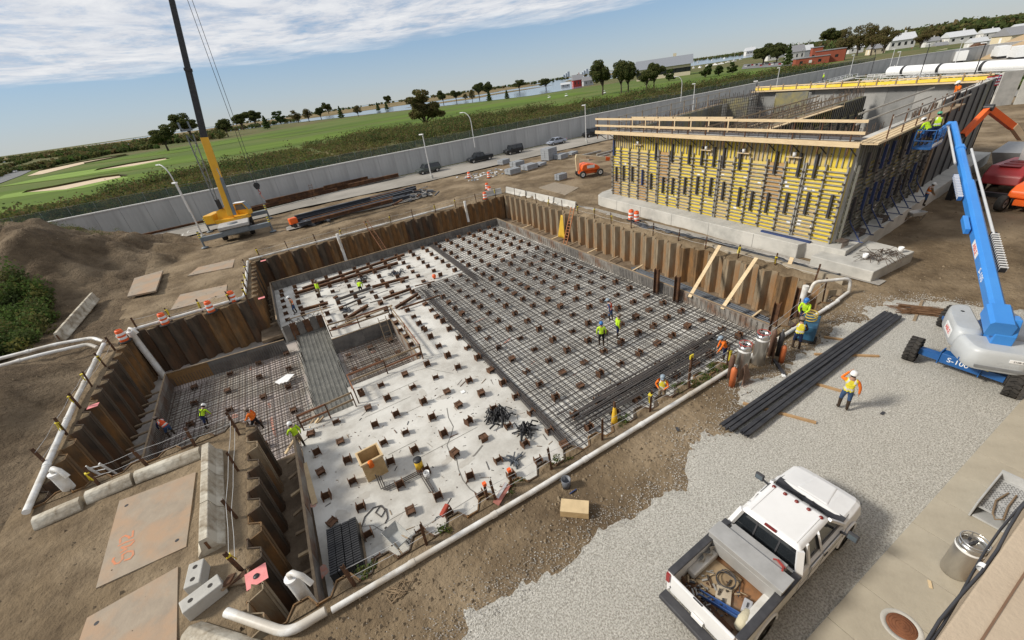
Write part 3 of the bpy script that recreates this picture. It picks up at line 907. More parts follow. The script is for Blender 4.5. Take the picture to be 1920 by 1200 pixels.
for d, z in prof:
    r = []
    for i, p in enumerate(EW):
        q0, q1 = Vector(EW[max(0, i - 1)]), Vector(EW[min(len(EW) - 1, i + 1)])
        tt = (q1 - q0).normalized()
        o_ = emo(d, p[0])
        r.append((p[0] - tt.y * o_, p[1] + tt.x * o_, z + (0.5 * fbm(p[0], d, .06) if 4 < d < 120 else 0)))
    rows.append(r)
for r0, r1 in zip(rows, rows[1:]):
    for i in range(len(r0) - 1):
        em.quad(r0[i], r0[i + 1], r1[i + 1], r1[i])
tag(em.build('embankment', ROUGH), kind='structure')
def emz(d, x):
    d = d if d <= 4 else 4 + (d - 4) * 104.0 / bdepth(x)
    for (d0, z0), (d1, z1) in zip(prof, prof[1:]):
        if d0 <= d <= d1:
            return z0 + (z1 - z0) * (d - d0) / (d1 - d0)
    return 0.0
fence = thing('chain_link_fence', 'green screened chain-link fence just beyond the concrete wall', 'fence')
FP = offs([(-100, 77)] + WP[:6], 3.6)
SCREEN = mat('green_screen_mesh', (0.085, 0.115, 0.105), 0.8, c2=(0.06, 0.085, 0.075), scale=0.6, alpha=0.62)
FGR = mat('fence_grey', (.20, .215, .205), .7)
post_me = None
for k, (p, L, a) in enumerate(along(FP, 3.0)):
    if post_me is None:
        b = MB(); b.tube((0, 0, 3.0), (0, 0, 5.4), 0.035, 6); post_me = b.mesh('post', FGR)
    link('post', post_me, fence, p, a)
b = MB()
for p, q in zip(FP, FP[1:]):
    b.bar((*p, 5.40), (*q, 5.40), 0.035)
b.build('top_rail', FGR, fence)
b = MB()
for k, (p, L, a) in enumerate(along(FP, 1.5)):
    t = Vector((math.cos(a), math.sin(a), 0)); nn = Vector((-t.y, t.x, 0))
    s0, s1 = 0.10 * math.sin(k * 1.7), 0.10 * math.sin((k + 1) * 1.7)
    hi = 5.3 - 0.25 * max(0, fbm(k * 0.21, 1.0, 1.0)) * 2
    b.quad(p + nn * s0 + Z * 3.15, p + t * L + nn * s1 + Z * 3.15, p + t * L + Z * hi, p + Z * hi)
b.build('windscreen', SCREEN, fence)

LEAFS = [mat('leaf_dark', (0.078, 0.100, 0.032), 0.8, c2=(0.055, 0.075, 0.026), scale=0.5),
         mat('leaf_olive', (0.135, 0.135, 0.045), 0.8, c2=(0.10, 0.10, 0.036), scale=0.5),
         mat('leaf_brown', (0.170, 0.128, 0.058), 0.85, c2=(0.10, 0.08, 0.035), scale=0.5),
         mat('leaf_green', (0.085, 0.135, 0.032), 0.8, c2=(0.075, 0.115, 0.032), scale=0.5),
         mat('leaf_yellow', (0.155, 0.150, 0.042), 0.85, c2=(0.12, 0.125, 0.035), scale=0.5)]
for m_ in LEAFS:      # light passes through leaves
    nt_ = m_.node_tree
    pb_ = nt_.nodes['Principled BSDF']; ou_ = nt_.nodes['Material Output']
    tr_ = nt_.nodes.new('ShaderNodeBsdfTranslucent'); mx_ = nt_.nodes.new('ShaderNodeMixShader')
    mx_.inputs[0].default_value = 0.38
    src_ = pb_.inputs['Base Color'].links[0].from_socket
    nt_.links.new(src_, tr_.inputs[0]); nt_.links.new(pb_.outputs[0], mx_.inputs[1]); nt_.links.new(tr_.outputs[0], mx_.inputs[2]); nt_.links.new(mx_.outputs[0], ou_.inputs[0])
BARK = mat('bark', (0.09, 0.072, 0.055), 0.95, c2=(0.06, 0.048, 0.038), scale=6, bump=0.5)
# brush on the embankment: too dense to count
rng = np.random.default_rng(11)
BW = offs([(-100, 77)] + WP[:6], 0)
segs = along(BW, 2.0)
pts, mi, sz = [], [], []
for k in range(11000):
    p, L, a = segs[rng.integers(len(segs))]
    bd = bdepth(p.x)
    d = 4.6 + (bd - 4.6) * rng.uniform() ** 0.95
    t = Vector((math.cos(a), math.sin(a), 0)); nn = Vector((-t.y, t.x, 0))
    c = p + t * rng.uniform(0, L) + nn * d
    f = fbm(c.x, c.y, 0.05)
    g = fbm(c.x, c.y, 0.013)
    if d > bd * (0.97 + 0.25 * fbm(c.x, 9.0, 0.03)):
        continue
    big = f > 0.22
    r = rng.uniform(0.9, 1.9) * (1.25 if big else 0.85)
    hh = r * (rng.uniform(0.9, 1.5) if big else rng.uniform(0.45, 0.8))
    n = 36
    q = rng.normal(size=(n, 3)) * 0.5
    q = q / np.maximum(1, np.linalg.norm(q, axis=1))[:, None]
    q = q * [r, r, hh * 0.7] + [c.x, c.y, emz(d, p.x) + hh * 0.35]
    pts.append(q)
    tone = rng.choice([0, 1, 2, 3, 4], p=[0.34, 0.36, 0.18, 0.08, 0.04] if big else ([0.06, 0.36, 0.42, 0.02, 0.14] if g < 0.05 else [0.12, 0.46, 0.22, 0.08, 0.12]))
    mi += [tone if rng.uniform() < 0.7 else rng.integers(0, 5) for _ in range(n)]
    sz += [0.36 if big else 0.30] * n
me = leaves(np.concatenate(pts), np.array(sz), rng, 0.2, 'brush', LEAFS, mi)
tag(link('brush', me), 'dense olive and brown brush on the bank beyond the fence', 'brush', kind='stuff')

# ------------------------------------------------------------------ golf course, bay, marsh
def wobble(poly, amp, n=6, s=0.02):
    out = []
    for (x0, y0), (x1, y1) in zip(poly, poly[1:] + poly[:1]):
        for i in range(n):
            x, y = x0 + (x1 - x0) * i / n, y0 + (y1 - y0) * i / n
            out.append((x + amp * fbm(x, y, s), y + amp * fbm(y, x, s)))
    return out
sheet('bay_water', [(-900, 1500), (-200, 1150), (60, 930), (170, 640), (228, 470), (262, 408), (330, 410), (400, 500), (470, 600), (700, 640), (1100, 640), (1800, 640), (4200, 1000), (4200, 6500), (-900, 6500)], -0.12, WATER)
for poly in ([(-1500, 1500), (-100, 1350), (150, 1180), (330, 1010), (520, 930), (760, 1180), (1300, 1900), (900, 3300), (-2500, 3600)],
             [(240, 700), (330, 640), (420, 690), (560, 830), (480, 850), (300, 780)],
             [(1100, 2400), (2600, 2100), (3900, 2500), (3600, 3000), (1400, 3300)],
             [(700, 900), (1100, 1080), (1500, 1500), (1350, 1550), (900, 1200)]):
    sheet('marsh', wobble(poly, 60, 8, 0.006), 0.05, MARSH)
sheet('golf_rough', wobble([(-330, 160), (-170, 128), (-60, 128), (60, 132), (160, 132), (260, 128), (330, 140), (420, 230), (440, 330), (330, 395), (255, 392), (215, 470), (120, 640), (-20, 520), (-140, 470), (-330, 460)], 6, 6), 0.06, mat('golf_rough', (0.095, 0.135, 0.030), 0.95, c2=(0.135, 0.150, 0.045), scale=0.05, c3=(0.085, 0.125, 0.03), s3=0.02, detail=8, stretch=(0.4, 1, 1)))
fair = [[(-160, 182), (-95, 152), (-40, 150), (30, 176), (90, 182), (180, 160), (240, 148), (300, 170), (320, 230), (240, 240), (150, 215), (60, 205), (-10, 206), (-60, 232), (-110, 262), (-160, 250)],
        [(-115, 300), (-60, 262), (10, 236), (90, 248), (170, 262), (230, 272), (250, 330), (190, 350), (110, 330), (20, 300), (-40, 320), (-95, 360)],
        [(20, 340), (120, 360), (200, 385), (190, 420), (100, 420), (10, 390)],
        [(-110, 420), (-40, 370), (40, 420), (60, 480), (-40, 480)]]
for i, p in enumerate(fair):
    sheet('fairway', wobble(p, 7, 6), 0.14 + 0.01 * i, FAIR)
for i, p in enumerate(([(-82, 212), (-56, 196), (-44, 206), (-48, 222), (-70, 236), (-86, 230)], [(-112, 300), (-80, 280), (-52, 284), (-40, 300), (-62, 322), (-100, 330)])):
    sheet('putting_green', wobble(p, 4, 6), 0.20 + 0.01 * i, GREEN2)
def bunker(label, pts):
    t = thing('sand_bunker', label, 'bunker', (0, 0, 0))
    b = MB(); b._add([(x, y, 0.24) for x, y in pts], [tuple(range(len(pts)))]); b.build('sand', SAND, t)
    b = MB()
    n = len(pts)
    c = Vector((sum(p[0] for p in pts) / n, sum(p[1] for p in pts) / n, 0))
    for i in range(n):
        p, q = Vector((*pts[i], 0.2)), Vector((*pts[(i + 1) % n], 0.2))
        if (p + q).y / 2 < c.y:
            continue
        op = (p - c).normalized() * 1.6; oq = (q - c).normalized() * 1.6
        op.z = oq.z = 0
        b.quad(p, q, q + Z * 0.7 - oq * 0.3, p + Z * 0.7 - op * 0.3)
        b.quad(p + Z * 0.7 - op * 0.3, q + Z * 0.7 - oq * 0.3, q + oq, p + op)
    b.build('grass_lip', mat('bunker_lip', (0.09, 0.085, 0.035), 0.95), t)
bunker('nearest pale sand bunker on the golf course at the left', wobble([at(48, 362).xy[:], at(120, 357).xy[:], at(225, 334).xy[:], at(230, 330).xy[:], at(190, 335).xy[:], at(100, 353).xy[:]], .8, 3))
bunker('long middle sand bunker left of the crane', wobble([at(182, 320).xy[:], at(250, 311.5).xy[:], at(312, 299.5).xy[:], at(310, 298).xy[:], at(240, 309).xy[:]], .8, 3))
bunker('farthest curved sand bunker beside the small parking lot', wobble([at(50, 331).xy[:], at(80, 327).xy[:], at(160, 307).xy[:], at(240, 291.5).xy[:], at(238, 290.5).xy[:], at(150, 305).xy[:], at(75, 321).xy[:]], .8, 3))
sheet('parking_lot', [at(-60, 365).xy[:], at(0, 345).xy[:], at(42, 329).xy[:], at(60, 320).xy[:], at(0, 322).xy[:], at(-80, 340).xy[:]], 0.3, mat('lot_asphalt', (0.20, 0.20, 0.20), 0.9, c2=(0.16, 0.16, 0.16), scale=0.1))

# ------------------------------------------------------------------ trees
def depth(p):
    q = Matrix(CAM_R).transposed() @ (Vector(p) - Vector((0, 0, CAM_H)))
    return -q.z
TM = {}
def tree_meshes(kind, var):
    if (kind, var) in TM:
        return TM[kind, var]
    rg = np.random.default_rng(hash((kind == 'round', kind == 'open', kind == 'willow', var)) % 1000 + var)
    r = random.Random(var * 17 + len(kind))
    tips, tr = [], MB()
    if kind == 'conifer':
        tr.tube((0, 0, 0), (0, 0, 0.95), 0.02, 6, r2=0.004)
        P = []
        for k in range(1500):
            z = rg.uniform(0.06, 1.0)
            R = 0.30 * (1 - z) ** 0.8 * (0.75 + 0.25 * math.sin(z * 40))
            a = rg.uniform(0, 6.28)
            rr = R * rg.uniform(0.55, 1.05)
            P.append((math.cos(a) * rr, math.sin(a) * rr, z))
        P = np.array(P); size = 0.055
        ml = [LEAFS[0], LEAFS[3]]
    else:
        th = {'round': 0.28, 'open': 0.30, 'willow': 0.08, 'bush': 0.05, 'bare': 0.2}[kind]
        tr.tube((0, 0, -0.03), (0.01, 0, th), 0.030, 7, r2=0.020)
        lobes = []
        nl = {'round': 14, 'open': 15, 'willow': 16, 'bush': 12, 'bare': 14}[kind]
        wid = {'round': 0.34, 'open': 0.40, 'willow': 0.42, 'bush': 0.42, 'bare': 0.38}[kind]
        for k in range(nl):
            a = k * 2.4 + r.uniform(-.5, .5)
            rr = wid * math.sqrt(r.uniform(0.05, 1)) * 0.82
            zt = r.uniform(th + 0.14, 0.90)
            zt = min(zt, 0.97 - 0.42 * (rr / wid) ** 2)
            tip = Vector((math.cos(a) * rr, math.sin(a) * rr, zt))
            mid = Vector((tip.x * 0.4, tip.y * 0.4, th + (zt - th) * 0.45))
            tr.tube((0.01, 0, th * r.uniform(0.6, 1)), mid, 0.014, 5, r2=0.009)
            tr.tube(mid, tip, 0.009, 5, r2=0.003)
            lobes.append((tip, r.uniform(0.09, 0.155) * (1.1 if kind == 'round' else 0.95)))
            for j in range(2):
                t2 = mid.lerp(tip, 0.5) + Vector((r.uniform(-.1, .1), r.uniform(-.1, .1), r.uniform(0.0, .12)))
                tr.tube(mid, t2, 0.006, 4, r2=0.002)
                lobes.append((t2, r.uniform(0.06, 0.12)))
        P = []
        for c, R in lobes:
            n = int({'round': 300, 'open': 200, 'willow': 260, 'bush': 320, 'bare': 130}[kind] * (R / 0.10) ** 1.5)
            q = rg.normal(size=(n, 3)); q /= np.linalg.norm(q, axis=1)[:, None]
            q *= (rg.uniform(0.25, 1.0, n) ** 0.45)[:, None] * R
            q[:, 2] *= 0.75
            P.append(q + np.array(c))
        P = np.concatenate(P); size = 0.032 if kind != 'bare' else 0.026
        ml = {'round': [LEAFS[0], LEAFS[1]], 'open': [LEAFS[0], LEAFS[1]], 'willow': [LEAFS[1], LEAFS[2]], 'bush': [LEAFS[0], LEAFS[3]], 'bare': [LEAFS[2], LEAFS[1]]}[kind]
        if var % 2:
            ml = [ml[0], LEAFS[4] if kind in ('round',) else ml[1]]
    mi = (rg.uniform(size=len(P)) < 0.4).astype(int)
    TM[kind, var] = (tr.mesh('trunk', BARK), leaves(P, size, rg, 0.1, 'crown', ml, mi))
    return TM[kind, var]
def tree(u, v, hpx, wpx, kind, label, group, z=0.0):
    p = at(u, v, z)
    s = depth(p) / 776.0
    h, w = hpx * s * 1.03, wpx * s
    t = thing('tree', label, 'tree', p, random.uniform(0, 6.28), group)
    tm, cm = tree_meshes(kind, random.randrange(3))
    sx = w / (0.62 if kind == 'conifer' else 0.84)
    for nm, m in (('trunk', tm), ('crown', cm)):
        o = link(nm, m, t)
        o.scale = (sx, sx, h)
    return t
TL = [(316, 283, 44, 54, 'round', 'broad rounded tree on the golf course left of the crane'),
      (362, 262, 46, 60, 'open', 'dark spreading tree partly behind the crane boom'),
      (428, 256, 32, 34, 'open', 'thin tree just right of the crane boom'),
      (457, 243, 30, 40, 'round', 'rounded tree behind the crane hoist ropes'),
      (482, 238, 30, 36, 'round', 'rounded tree right of the crane hoist ropes'),
      (502, 242, 22, 20, 'conifer', 'small dark conifer right of the crane ropes'),
      (527, 232, 22, 28, 'bush', 'dark bushy tree beyond the small conifer'),
      (560, 230, 22, 26, 'bare', 'sparse brown tree on the golf course left of a row'),
      (580, 228, 24, 24, 'bare', 'sparse tree standing in a loose row on the golf course'),
      (603, 224, 22, 22, 'round', 'small green tree standing at the end of the loose row'),
      (617, 214, 20, 22, 'round', 'round dark tree before the marsh water'),
      (641, 222, 20, 16, 'conifer', 'tiny dark conifer left of the two golf course twins'),
      (672, 218, 20, 22, 'bare', 'faint thin tree left of the twin conifers'),
      (710, 208, 14, 12, 'conifer', 'left one of the twin dark conifers before the water'),
      (726, 206, 13, 12, 'conifer', 'right one of the twin dark conifers before the water'),
      (730, 198, 18, 18, 'round', 'dark tree against the water left of the big willow'),
      (800, 236, 62, 74, 'willow', 'large olive willow-like tree just beyond the brush'),
      (832, 196, 24, 20, 'open', 'slim tree right behind the large olive tree'),
      (856, 190, 20, 24, 'round', 'broad tree second right of the large olive tree'),
      (873, 188, 12, 14, 'bare', 'small thin tree between two broader golf course trees'),
      (886, 191, 22, 16, 'bare', 'bare slim tree left of the tall pair'),
      (899, 186, 30, 26, 'open', 'left tree of the tall pair beside a conifer'),
      (916, 183, 26, 24, 'round', 'right tree of the tall pair above a conifer'),
      (918, 190, 18, 15, 'conifer', 'dark conifer in front of the tall pair of trees'),
      (951, 186, 15, 14, 'conifer', 'lone small dark conifer on the green near the water'),
      (974, 170, 18, 28, 'open', 'brownish tree on the near shore of the water'),
      (1024, 167, 18, 26, 'open', 'second brownish tree on the near shore by the bay'),
      (1130, 178, 58, 48, 'open', 'leftmost of the tall dark trees by the golf cart'),
      (1165, 176, 58, 40, 'open', 'tallest of the dark trees beyond the wall'),
      (1178, 174, 54, 44, 'open', 'dark tall tree in the middle of the windswept group'),
      (1212, 171, 40, 40, 'open', 'windswept dark tree before the warehouse'),
      (1226, 169, 50, 40, 'open', 'rightmost tall windswept tree before the warehouse'),
      (1254, 152, 20, 22, 'bush', 'low dark bush at the warehouse corner'),
      (1266, 140, 24, 28, 'bare', 'brown thin-leaved tree beside the warehouse gable'),
      (1322, 146, 26, 26, 'bush', 'left and largest of three dark round shrubs on the lawn'),
      (1347, 142, 20, 20, 'bush', 'middle one of three dark round shrubs on the lawn'),
      (1374, 138, 20, 22, 'bush', 'right one of three dark round shrubs on the lawn'),
      (1430, 122, 34, 44, 'round', 'olive tree left of the dark spruce by the houses'),
      (1455, 120, 34, 40, 'round', 'broad green tree close to the dark spruce'),
      (1475, 124, 34, 24, 'conifer', 'dark blue-green spruce beside the parking area'),
      (1556, 88, 30, 46, 'round', 'big green tree behind the red brick building'),
      (1582, 112, 52, 40, 'bare', 'tall half-bare tree at the right end of the brick building'),
      (1606, 104, 50, 44, 'bare', 'tall airy tree right of the brick building'),
      (1632, 104, 58, 44, 'bare', 'tallest airy tree left of the white houses'),
      (1655, 104, 54, 40, 'bare', 'airy tree with wispy top near the white houses'),
      (1724, 92, 36, 34, 'bare', 'thin brown tree between the far white houses'),
      (1815, 74, 24, 36, 'open', 'dark tree beside the far cream house')]
for a in TL:
    tree(*a, 'trees beyond the wall')

# far woods that read as one mass
def wood(name, label, spans, per, size, seed):
    rg = np.random.default_rng(seed)
    P, M_ = [], []
    for (u0, v0, u1, v1, h0, h1, n) in spans:
        for k in range(n):
            f = rg.uniform()
            p = at(u0 + (u1 - u0) * f, v0 + (v1 - v0) * f + rg.normal() * 0.6)
            h = rg.uniform(h0, h1) * (0.75 + 0.5 * max(0, fbm(p.x, p.y, 0.03)))
            r = h * rg.uniform(0.4, 0.65)
            q = rg.normal(size=(per, 3)) * 0.5
            q /= np.maximum(1, np.linalg.norm(q, axis=1))[:, None]
            P.append(q * [r, r, h * 0.5] + [p.x, p.y, h * 0.5])
            tone = rg.choice([0, 1, 2, 3], p=[0.45, 0.30, 0.15, 0.10])
            M_ += [tone] * per
    me = leaves(np.concatenate(P), size, rg, 0.2, name, LEAFS, M_)
    tag(link(name, me), label, 'woodland', kind='stuff')
wood('far_woodland', 'distant treeline along the horizon at the left', [(-60, 312, 420, 258, 5, 9, 420), (-60, 306, 420, 250, 6, 10, 420), (120, 300, 300, 276, 3, 6, 160), (60, 318, 190, 292, 3, 6, 120), (400, 250, 560, 226, 5, 9, 160), (0, 320, 60, 300, 3, 6, 60)], 30, 2.1, 5)
wood('far_treeline', 'distant dark treeline along the horizon at the right', [(1230, 123, 1440, 97, 9, 15, 150), (1430, 100, 1560, 83, 9, 16, 220), (1540, 86, 1700, 66, 9, 14, 300), (1690, 70, 1960, 42, 9, 14, 360), (1290, 116, 1440, 97, 9, 14, 130), (1425, 104, 1560, 90, 8, 13, 200), (1555, 95, 1700, 80, 9, 14, 260), (1695, 82, 1930, 54, 9, 14, 330)], 30, 2.6, 6)
wood('horizon_scrub', 'low hazy scrub along the marsh horizon', [(420, 236, 1100, 143, 7, 13, 330)], 14, 7.0, 8)
wood('lot_scrub', 'low scrub and trees bordering the small parking lot', [(28, 322, 100, 314, 4, 6, 26), (-40, 345, 30, 322, 3, 5, 30)], 40, 1.3, 9)
# green overgrowth at the left edge of the site
rg = np.random.default_rng(21)
P, M_ = [], []
for k in range(520):
    x, y = rg.uniform(-31, -18.4), rg.uniform(41, 55)
    if x > -18.8 - 0.2 * (y - 41) + 1.2 * fbm(x, y, 0.4):
        continue
    h = rg.uniform(0.7, 1.9)
    q = rg.normal(size=(150, 3)) * 0.5
    q /= np.maximum(1, np.linalg.norm(q, axis=1))[:, None]
    z0 = hgt(x, y) if x > -60 else 0
    P.append(q * [0.75, 0.75, h * 0.6] + [x, y, z0 + h * 0.5])
    tone = rg.choice([0, 1, 3, 4], p=[0.22, 0.18, 0.42, 0.18])
    M_ += [tone if rg.uniform() < 0.8 else rg.choice([0, 1, 3]) for _ in range(150)]
tag(link('overgrowth', leaves(np.concatenate(P), 0.17, rg, 0.1, 'overgrowth', LEAFS, M_)), 'green weedy overgrowth below the dirt mound at the left edge', 'overgrowth', kind='stuff')
P, M_ = [], []
for k in range(140):     # weeds on the mound and at the pit edges
    if k < 70:
        x, y = -23 + rg.normal() * 3.2, 69 + rg.normal() * 1.5; h = 0.9; n = 40
    elif k < 100:
        x, y = rg.uniform(12, 16.5), rg.uniform(9.15, 10.0); h = 0.22; n = 40
    else:
        x, y = rg.choice([1.0, 4.1, 6.2, -1.6, 9.4]) + rg.normal() * .2, 9.75 + rg.normal() * .12; h = 0.14; n = 24
    q = rg.normal(size=(n, 3)) * 0.5
    P.append(q * [0.30 if k < 70 else 0.16, 0.12 if k > 69 else 0.4, h * 0.4] + [x, y, hgt(x, y) + h * 0.3]); M_ += list(rg.choice([0, 3, 3, 4, 1], n))
tag(link('weeds', leaves(np.concatenate(P), 0.09, rg, 0.0, 'weeds', LEAFS, M_, 0.5)), 'tufts of weeds on the mound and along the pit edges', 'weeds', kind='stuff')

# ------------------------------------------------------------------ lamp posts
def lamp(top, label, style, hgt_=7.4, z0=0.0, ang=2.2):
    p = at(*top, hgt_)
    t = thing('lamp_post', label, 'lamp post', (p.x, p.y, z0), ang, 'lamp posts along the road')
    H_ = hgt_ - z0
    dark = style.startswith('dark')
    m = BLACK if dark else GALV
    b = MB()
    if 'curve' in style:
        pts = [(0, 0, 0), (0, 0, H_ * 0.7)] + [(1.5 * (1 - math.cos(a)), 0, H_ * 0.7 + H_ * 0.28 * math.sin(a)) for a in (0.4, 0.8, 1.2, 1.5)]
        b.path(pts, 0.075, 8); b.build('pole', m, t)
        b = MB(); b.box((1.75, 0, H_ * 0.98), (0.7, 0.24, 0.12)); b.build('lamp_head', WHITE, t)
    else:
        b.tube((0, 0, 0), (0, 0, H_), 0.11, 8, r2=0.075); b.build('pole', m, t)
        b = MB(); b.box((0.28, 0, H_), (0.75, 0.34, 0.16)); bev(b.build('lamp_head', WHITE, t), 0.03)
        b = MB(); b.box((0, 0, 0.35), (0.5, 0.5, 0.7)); b.build('base', CONC, t)
for a in (((330, 343), 'white lamp post at the left beside the crane outrigger', 'w'),
          ((309, 306), 'curved lamp post beyond the wall at the left', 'curve', 9.5, 3.0),
          ((792, 252), 'white lamp post beside the dark green parked van', 'w'),
          ((880, 208), 'curved lamp post beyond the wall above the parked pickup', 'curve', 9.5, 3.0),
          ((1097, 197), 'white lamp post beside the farther black off-roader', 'w'),
          ((1280, 141), 'curved lamp post beyond the wall above the formwork', 'curve', 9.5, 3.0),
          ((1303, 157), 'white lamp post rising behind the left formwork railing', 'w'),
          ((1462, 127), 'white lamp post behind the far yellow-topped wall', 'w'),
          ((1602, 103), 'white lamp post beside the white walkway ramp', 'w'),
          ((1678, 92), 'white lamp post left of a close pair by the white pipes', 'w'),
          ((1689, 97), 'white lamp post right of a close pair by the white pipes', 'w'),
          ((1806, 75), 'white lamp post by the brown tank beyond the pipes', 'w'),
          ((1420, 152), 'dark lamp post behind the left part of the formwork', 'dark'),
          ((1646, 87), 'dark curved lamp post in front of the white walkways', 'dark curve', 9.0),
          ((1744, 82), 'dark lamp post before the first joint of the white pipe', 'dark', 9.0),
          ((1849, 80), 'dark lamp post before the middle of the white pipe', 'dark', 9.0),
          ((1506, 92), 'dark slim lamp post behind the formwork before the bank', 'dark', 9.0)):
    lamp(*a)
# ------------------------------------------------------------------ the formed wall structure at the right
WT = 7.45         # top of the formed walls
FT = 1.05         # top of the footing
foot = thing('footing', 'pale concrete footing slab under the yellow formwork', 'footing')
b = MB(); b.prism([(31.2, 36.6), (30.75, 35.7), (29.75, 14.2), (30.4, 14.0), (30.4, 11.6), (64, 14.6), (67.5, 42), (32.3, 37.2)], -0.1, FT)
bev(b.build('main_slab', CONC, foot), 0.04)
b = MB(); b.prism([(29.2, 13.0), (29.0, 9.4), (33.6, 9.2), (34.0, 11.9), (30.46, 11.55), (30.46, 13.0)], -0.1, 0.72)
bev(b.build('corner_pad', CONC, foot), 0.05)
b = MB()
for y in (17.5, 21.5, 25.5, 29.5, 33.0):
    xx = 29.75 + (y - 14.2) / 21.5 - .012
    b.rng(xx, xx + .03, y, y + 0.02, 0.0, FT - 0.03)
b.build('joint', mat('joint_grey', (0.22, 0.21, 0.195), 0.9), foot)

def wall_box(name, label, p, q, th, z0, z1, m):
    p, q = Vector((*p, 0)), Vector((*q, 0))
    L = (q - p).length
    t = thing(name, label, 'wall', p, math.atan2(q.y - p.y, q.x - p.x))
    b = MB(); b.rng(0, L, -th / 2, th / 2, z0, z1)
    b.build('core', m, t)
    return t, L

def form_face(t, L, cols, side, kinds, fancy, z0=FT, z1=WT, lam=ALU, stm=ALU, strb=STRB, blue=0.3, top_kinds=None):
    """gang-form panels on one face of a wall thing (local X along the wall, `side` = outward local Y)"""
    s = side
    W = L / cols
    mid, up = z0 + 2.15, z1 - 1.55
    me = {}
    def shared(key, fn, m):
        if key not in me:
            b = MB(); fn(b); me[key] = b.mesh(key[0], m)
        return me[key]
    off = 0.29 * s
    for c in range(cols):
        for zi, (a, d) in enumerate(((z0 + 0.02, mid), (mid + 0.01, up), (up + 0.01, z1))):
            m = random.choices(*(kinds if zi < 2 or not top_kinds else top_kinds))[0]
            link('form_panel', shared(('form_panel', zi, m.name), lambda b: b.rng(0.01, W - 0.01, -0.03, 0.03, 0, d - a), m), t, (c * W, off, a))
        n = min(17, int((up - z0) / 0.275))
        for k in range(n):
            z = z0 + 0.22 + k * (up - z0 - 0.2) / n
            link('waler', shared(('waler',), lambda b: b.rng(0.03, W - 0.03, -0.045, 0.045, -0.035, 0.035), lam), t, (c * W, off + s * (0.075 + random.uniform(0, 0.03)), z + random.uniform(-.02, .02)))
        for k in range(4):
            link('rib', shared(('rib',), lambda b: b.rng(-0.035, 0.035, -0.045, 0.045, up + 0.03, z1 - 0.05), lam), t, (c * W + W * (k + 0.5) / 4, off + s * 0.075, 0))
        if fancy:
            if c % 1 == 0:
                z = z0 + 1.45 + 0.28 * math.sin(c * 0.9)
                m = BLUES if random.random() < blue else strb
                link('strongback', shared(('strongback', m.name), lambda b: b.rng(-0.07, 0.07, -0.08, 0.08, 0, 1.5), m), t, (c * W + W * random.uniform(0.35, 0.65), off + s * 0.20, z))
            if random.random() < 0.75:
                m = BLUES if random.random() < blue else strb
                link('strongback', shared(('strongback', m.name), lambda b: b.rng(-0.07, 0.07, -0.08, 0.08, 0, 1.5), m), t, (c * W + W * random.uniform(0.2, 0.8), off + s * 0.20, up - 0.75))
    for c in range(cols + 1):
        for dx in ((-0.07, 0.07) if c % 5 == 0 else (0,)):
            link('stud', shared(('stud',), lambda b: b.rng(-0.04, 0.04, -0.07, 0.07, z0 + 0.05, up + 0.15), stm), t, (min(max(c * W + dx, 0.05), L - 0.05), off + s * 0.15, random.uniform(-.05, .05)))
    b = MB()
    for c in range(cols + 1):
        for k in range(9):
            b.box((min(max(c * W, .06), L - .06), off + s * 0.25, z0 + 0.35 + k * 0.52 + random.uniform(-.1, .1)), (0.15, 0.08, 0.10))
    for k in range(cols * 5):
        b.box((random.uniform(0.1, L - 0.1), off + s * 0.045, random.uniform(z0 + 0.3, z1 - 0.3)), (0.05, 0.03, 0.07))
    tag(b.build('clamps', mat('clamp_steel', (0.05, 0.04, 0.036), 0.7), t), kind='stuff')
    if fancy:
        b = MB()
        for k in range(cols * 2):
            b.box((random.uniform(0.3, L - 0.3), off + s * 0.034, random.choice((z0 + 0.95, mid + 1.3)) + random.uniform(-.2, .2)), (0.26, 0.01, 0.16))
        tag(b.build('stickers', WHITE, t), kind='stuff')

front, L = wall_box('formed_wall', 'bright yellow gang formwork wall facing the pit, tan walkway on top', (32.75, 35.5), (31.4, 12.85), 0.5, FT, WT, CONC)
form_face(front, L, 17, -1, ([YELF, YELP, YELT], [0.50, 0.42, 0.08]), True, top_kinds=([YELF, YELP], [0.6, 0.4]), blue=0.1)
# walkway with planks and guard rails along the yellow face: local X along, outward is -Y
wk = MB(); wk.rng(-1.4, L + 0.5, -1.45, -0.30, WT - 0.02, WT + 0.04); wk.build('walkway_planks', WOODD, front)
for k in range(6):
    x0 = -1.5 + k * (L + 2.0) / 6
    b = MB(); b.rng(x0, x0 + (L + 2.0) / 6 + 0.2, -1.50 - 0.012 * (k % 2), -1.455 - 0.012 * (k % 2), WT - 0.10, WT + 0.20); b.build('edge_board', WOOD, front)
    for zz in (0.68, 1.30):
        b = MB(); b.rng(x0, x0 + (L + 2.0) / 6 + 0.3, -1.44 - 0.03 * (k % 2), -1.40 - 0.03 * (k % 2), WT + zz - 0.09 + 0.02 * (k % 2), WT + zz + 0.09); b.build('guard_rail', WOOD, front)
for k in range(15):
    b = MB(); b.rng(-0.03, 0.03, -0.03, 0.03, -0.6, 1.5); b.build('rail_post', RUST, front, (-1.2 + k * (L + 1.3) / 14, -1.40, WT))
    b = MB(); b.bar((0, -0.3, -0.8), (0, -1.4, -0.04), 0.05); b.build('bracket', STRB, front, (-1.2 + k * (L + 1.3) / 14, 0, WT))
b = MB(); b.rng(0, L, 0.30, 1.1, WT - 0.1, WT + 0.02)
for k in range(60):
    b.box((random.uniform(0, L), random.uniform(-.25, .25), WT + 0.25), (0.03, 0.03, 0.5))
tag(b.build('dowel_bars', REBAR, front), kind='stuff')
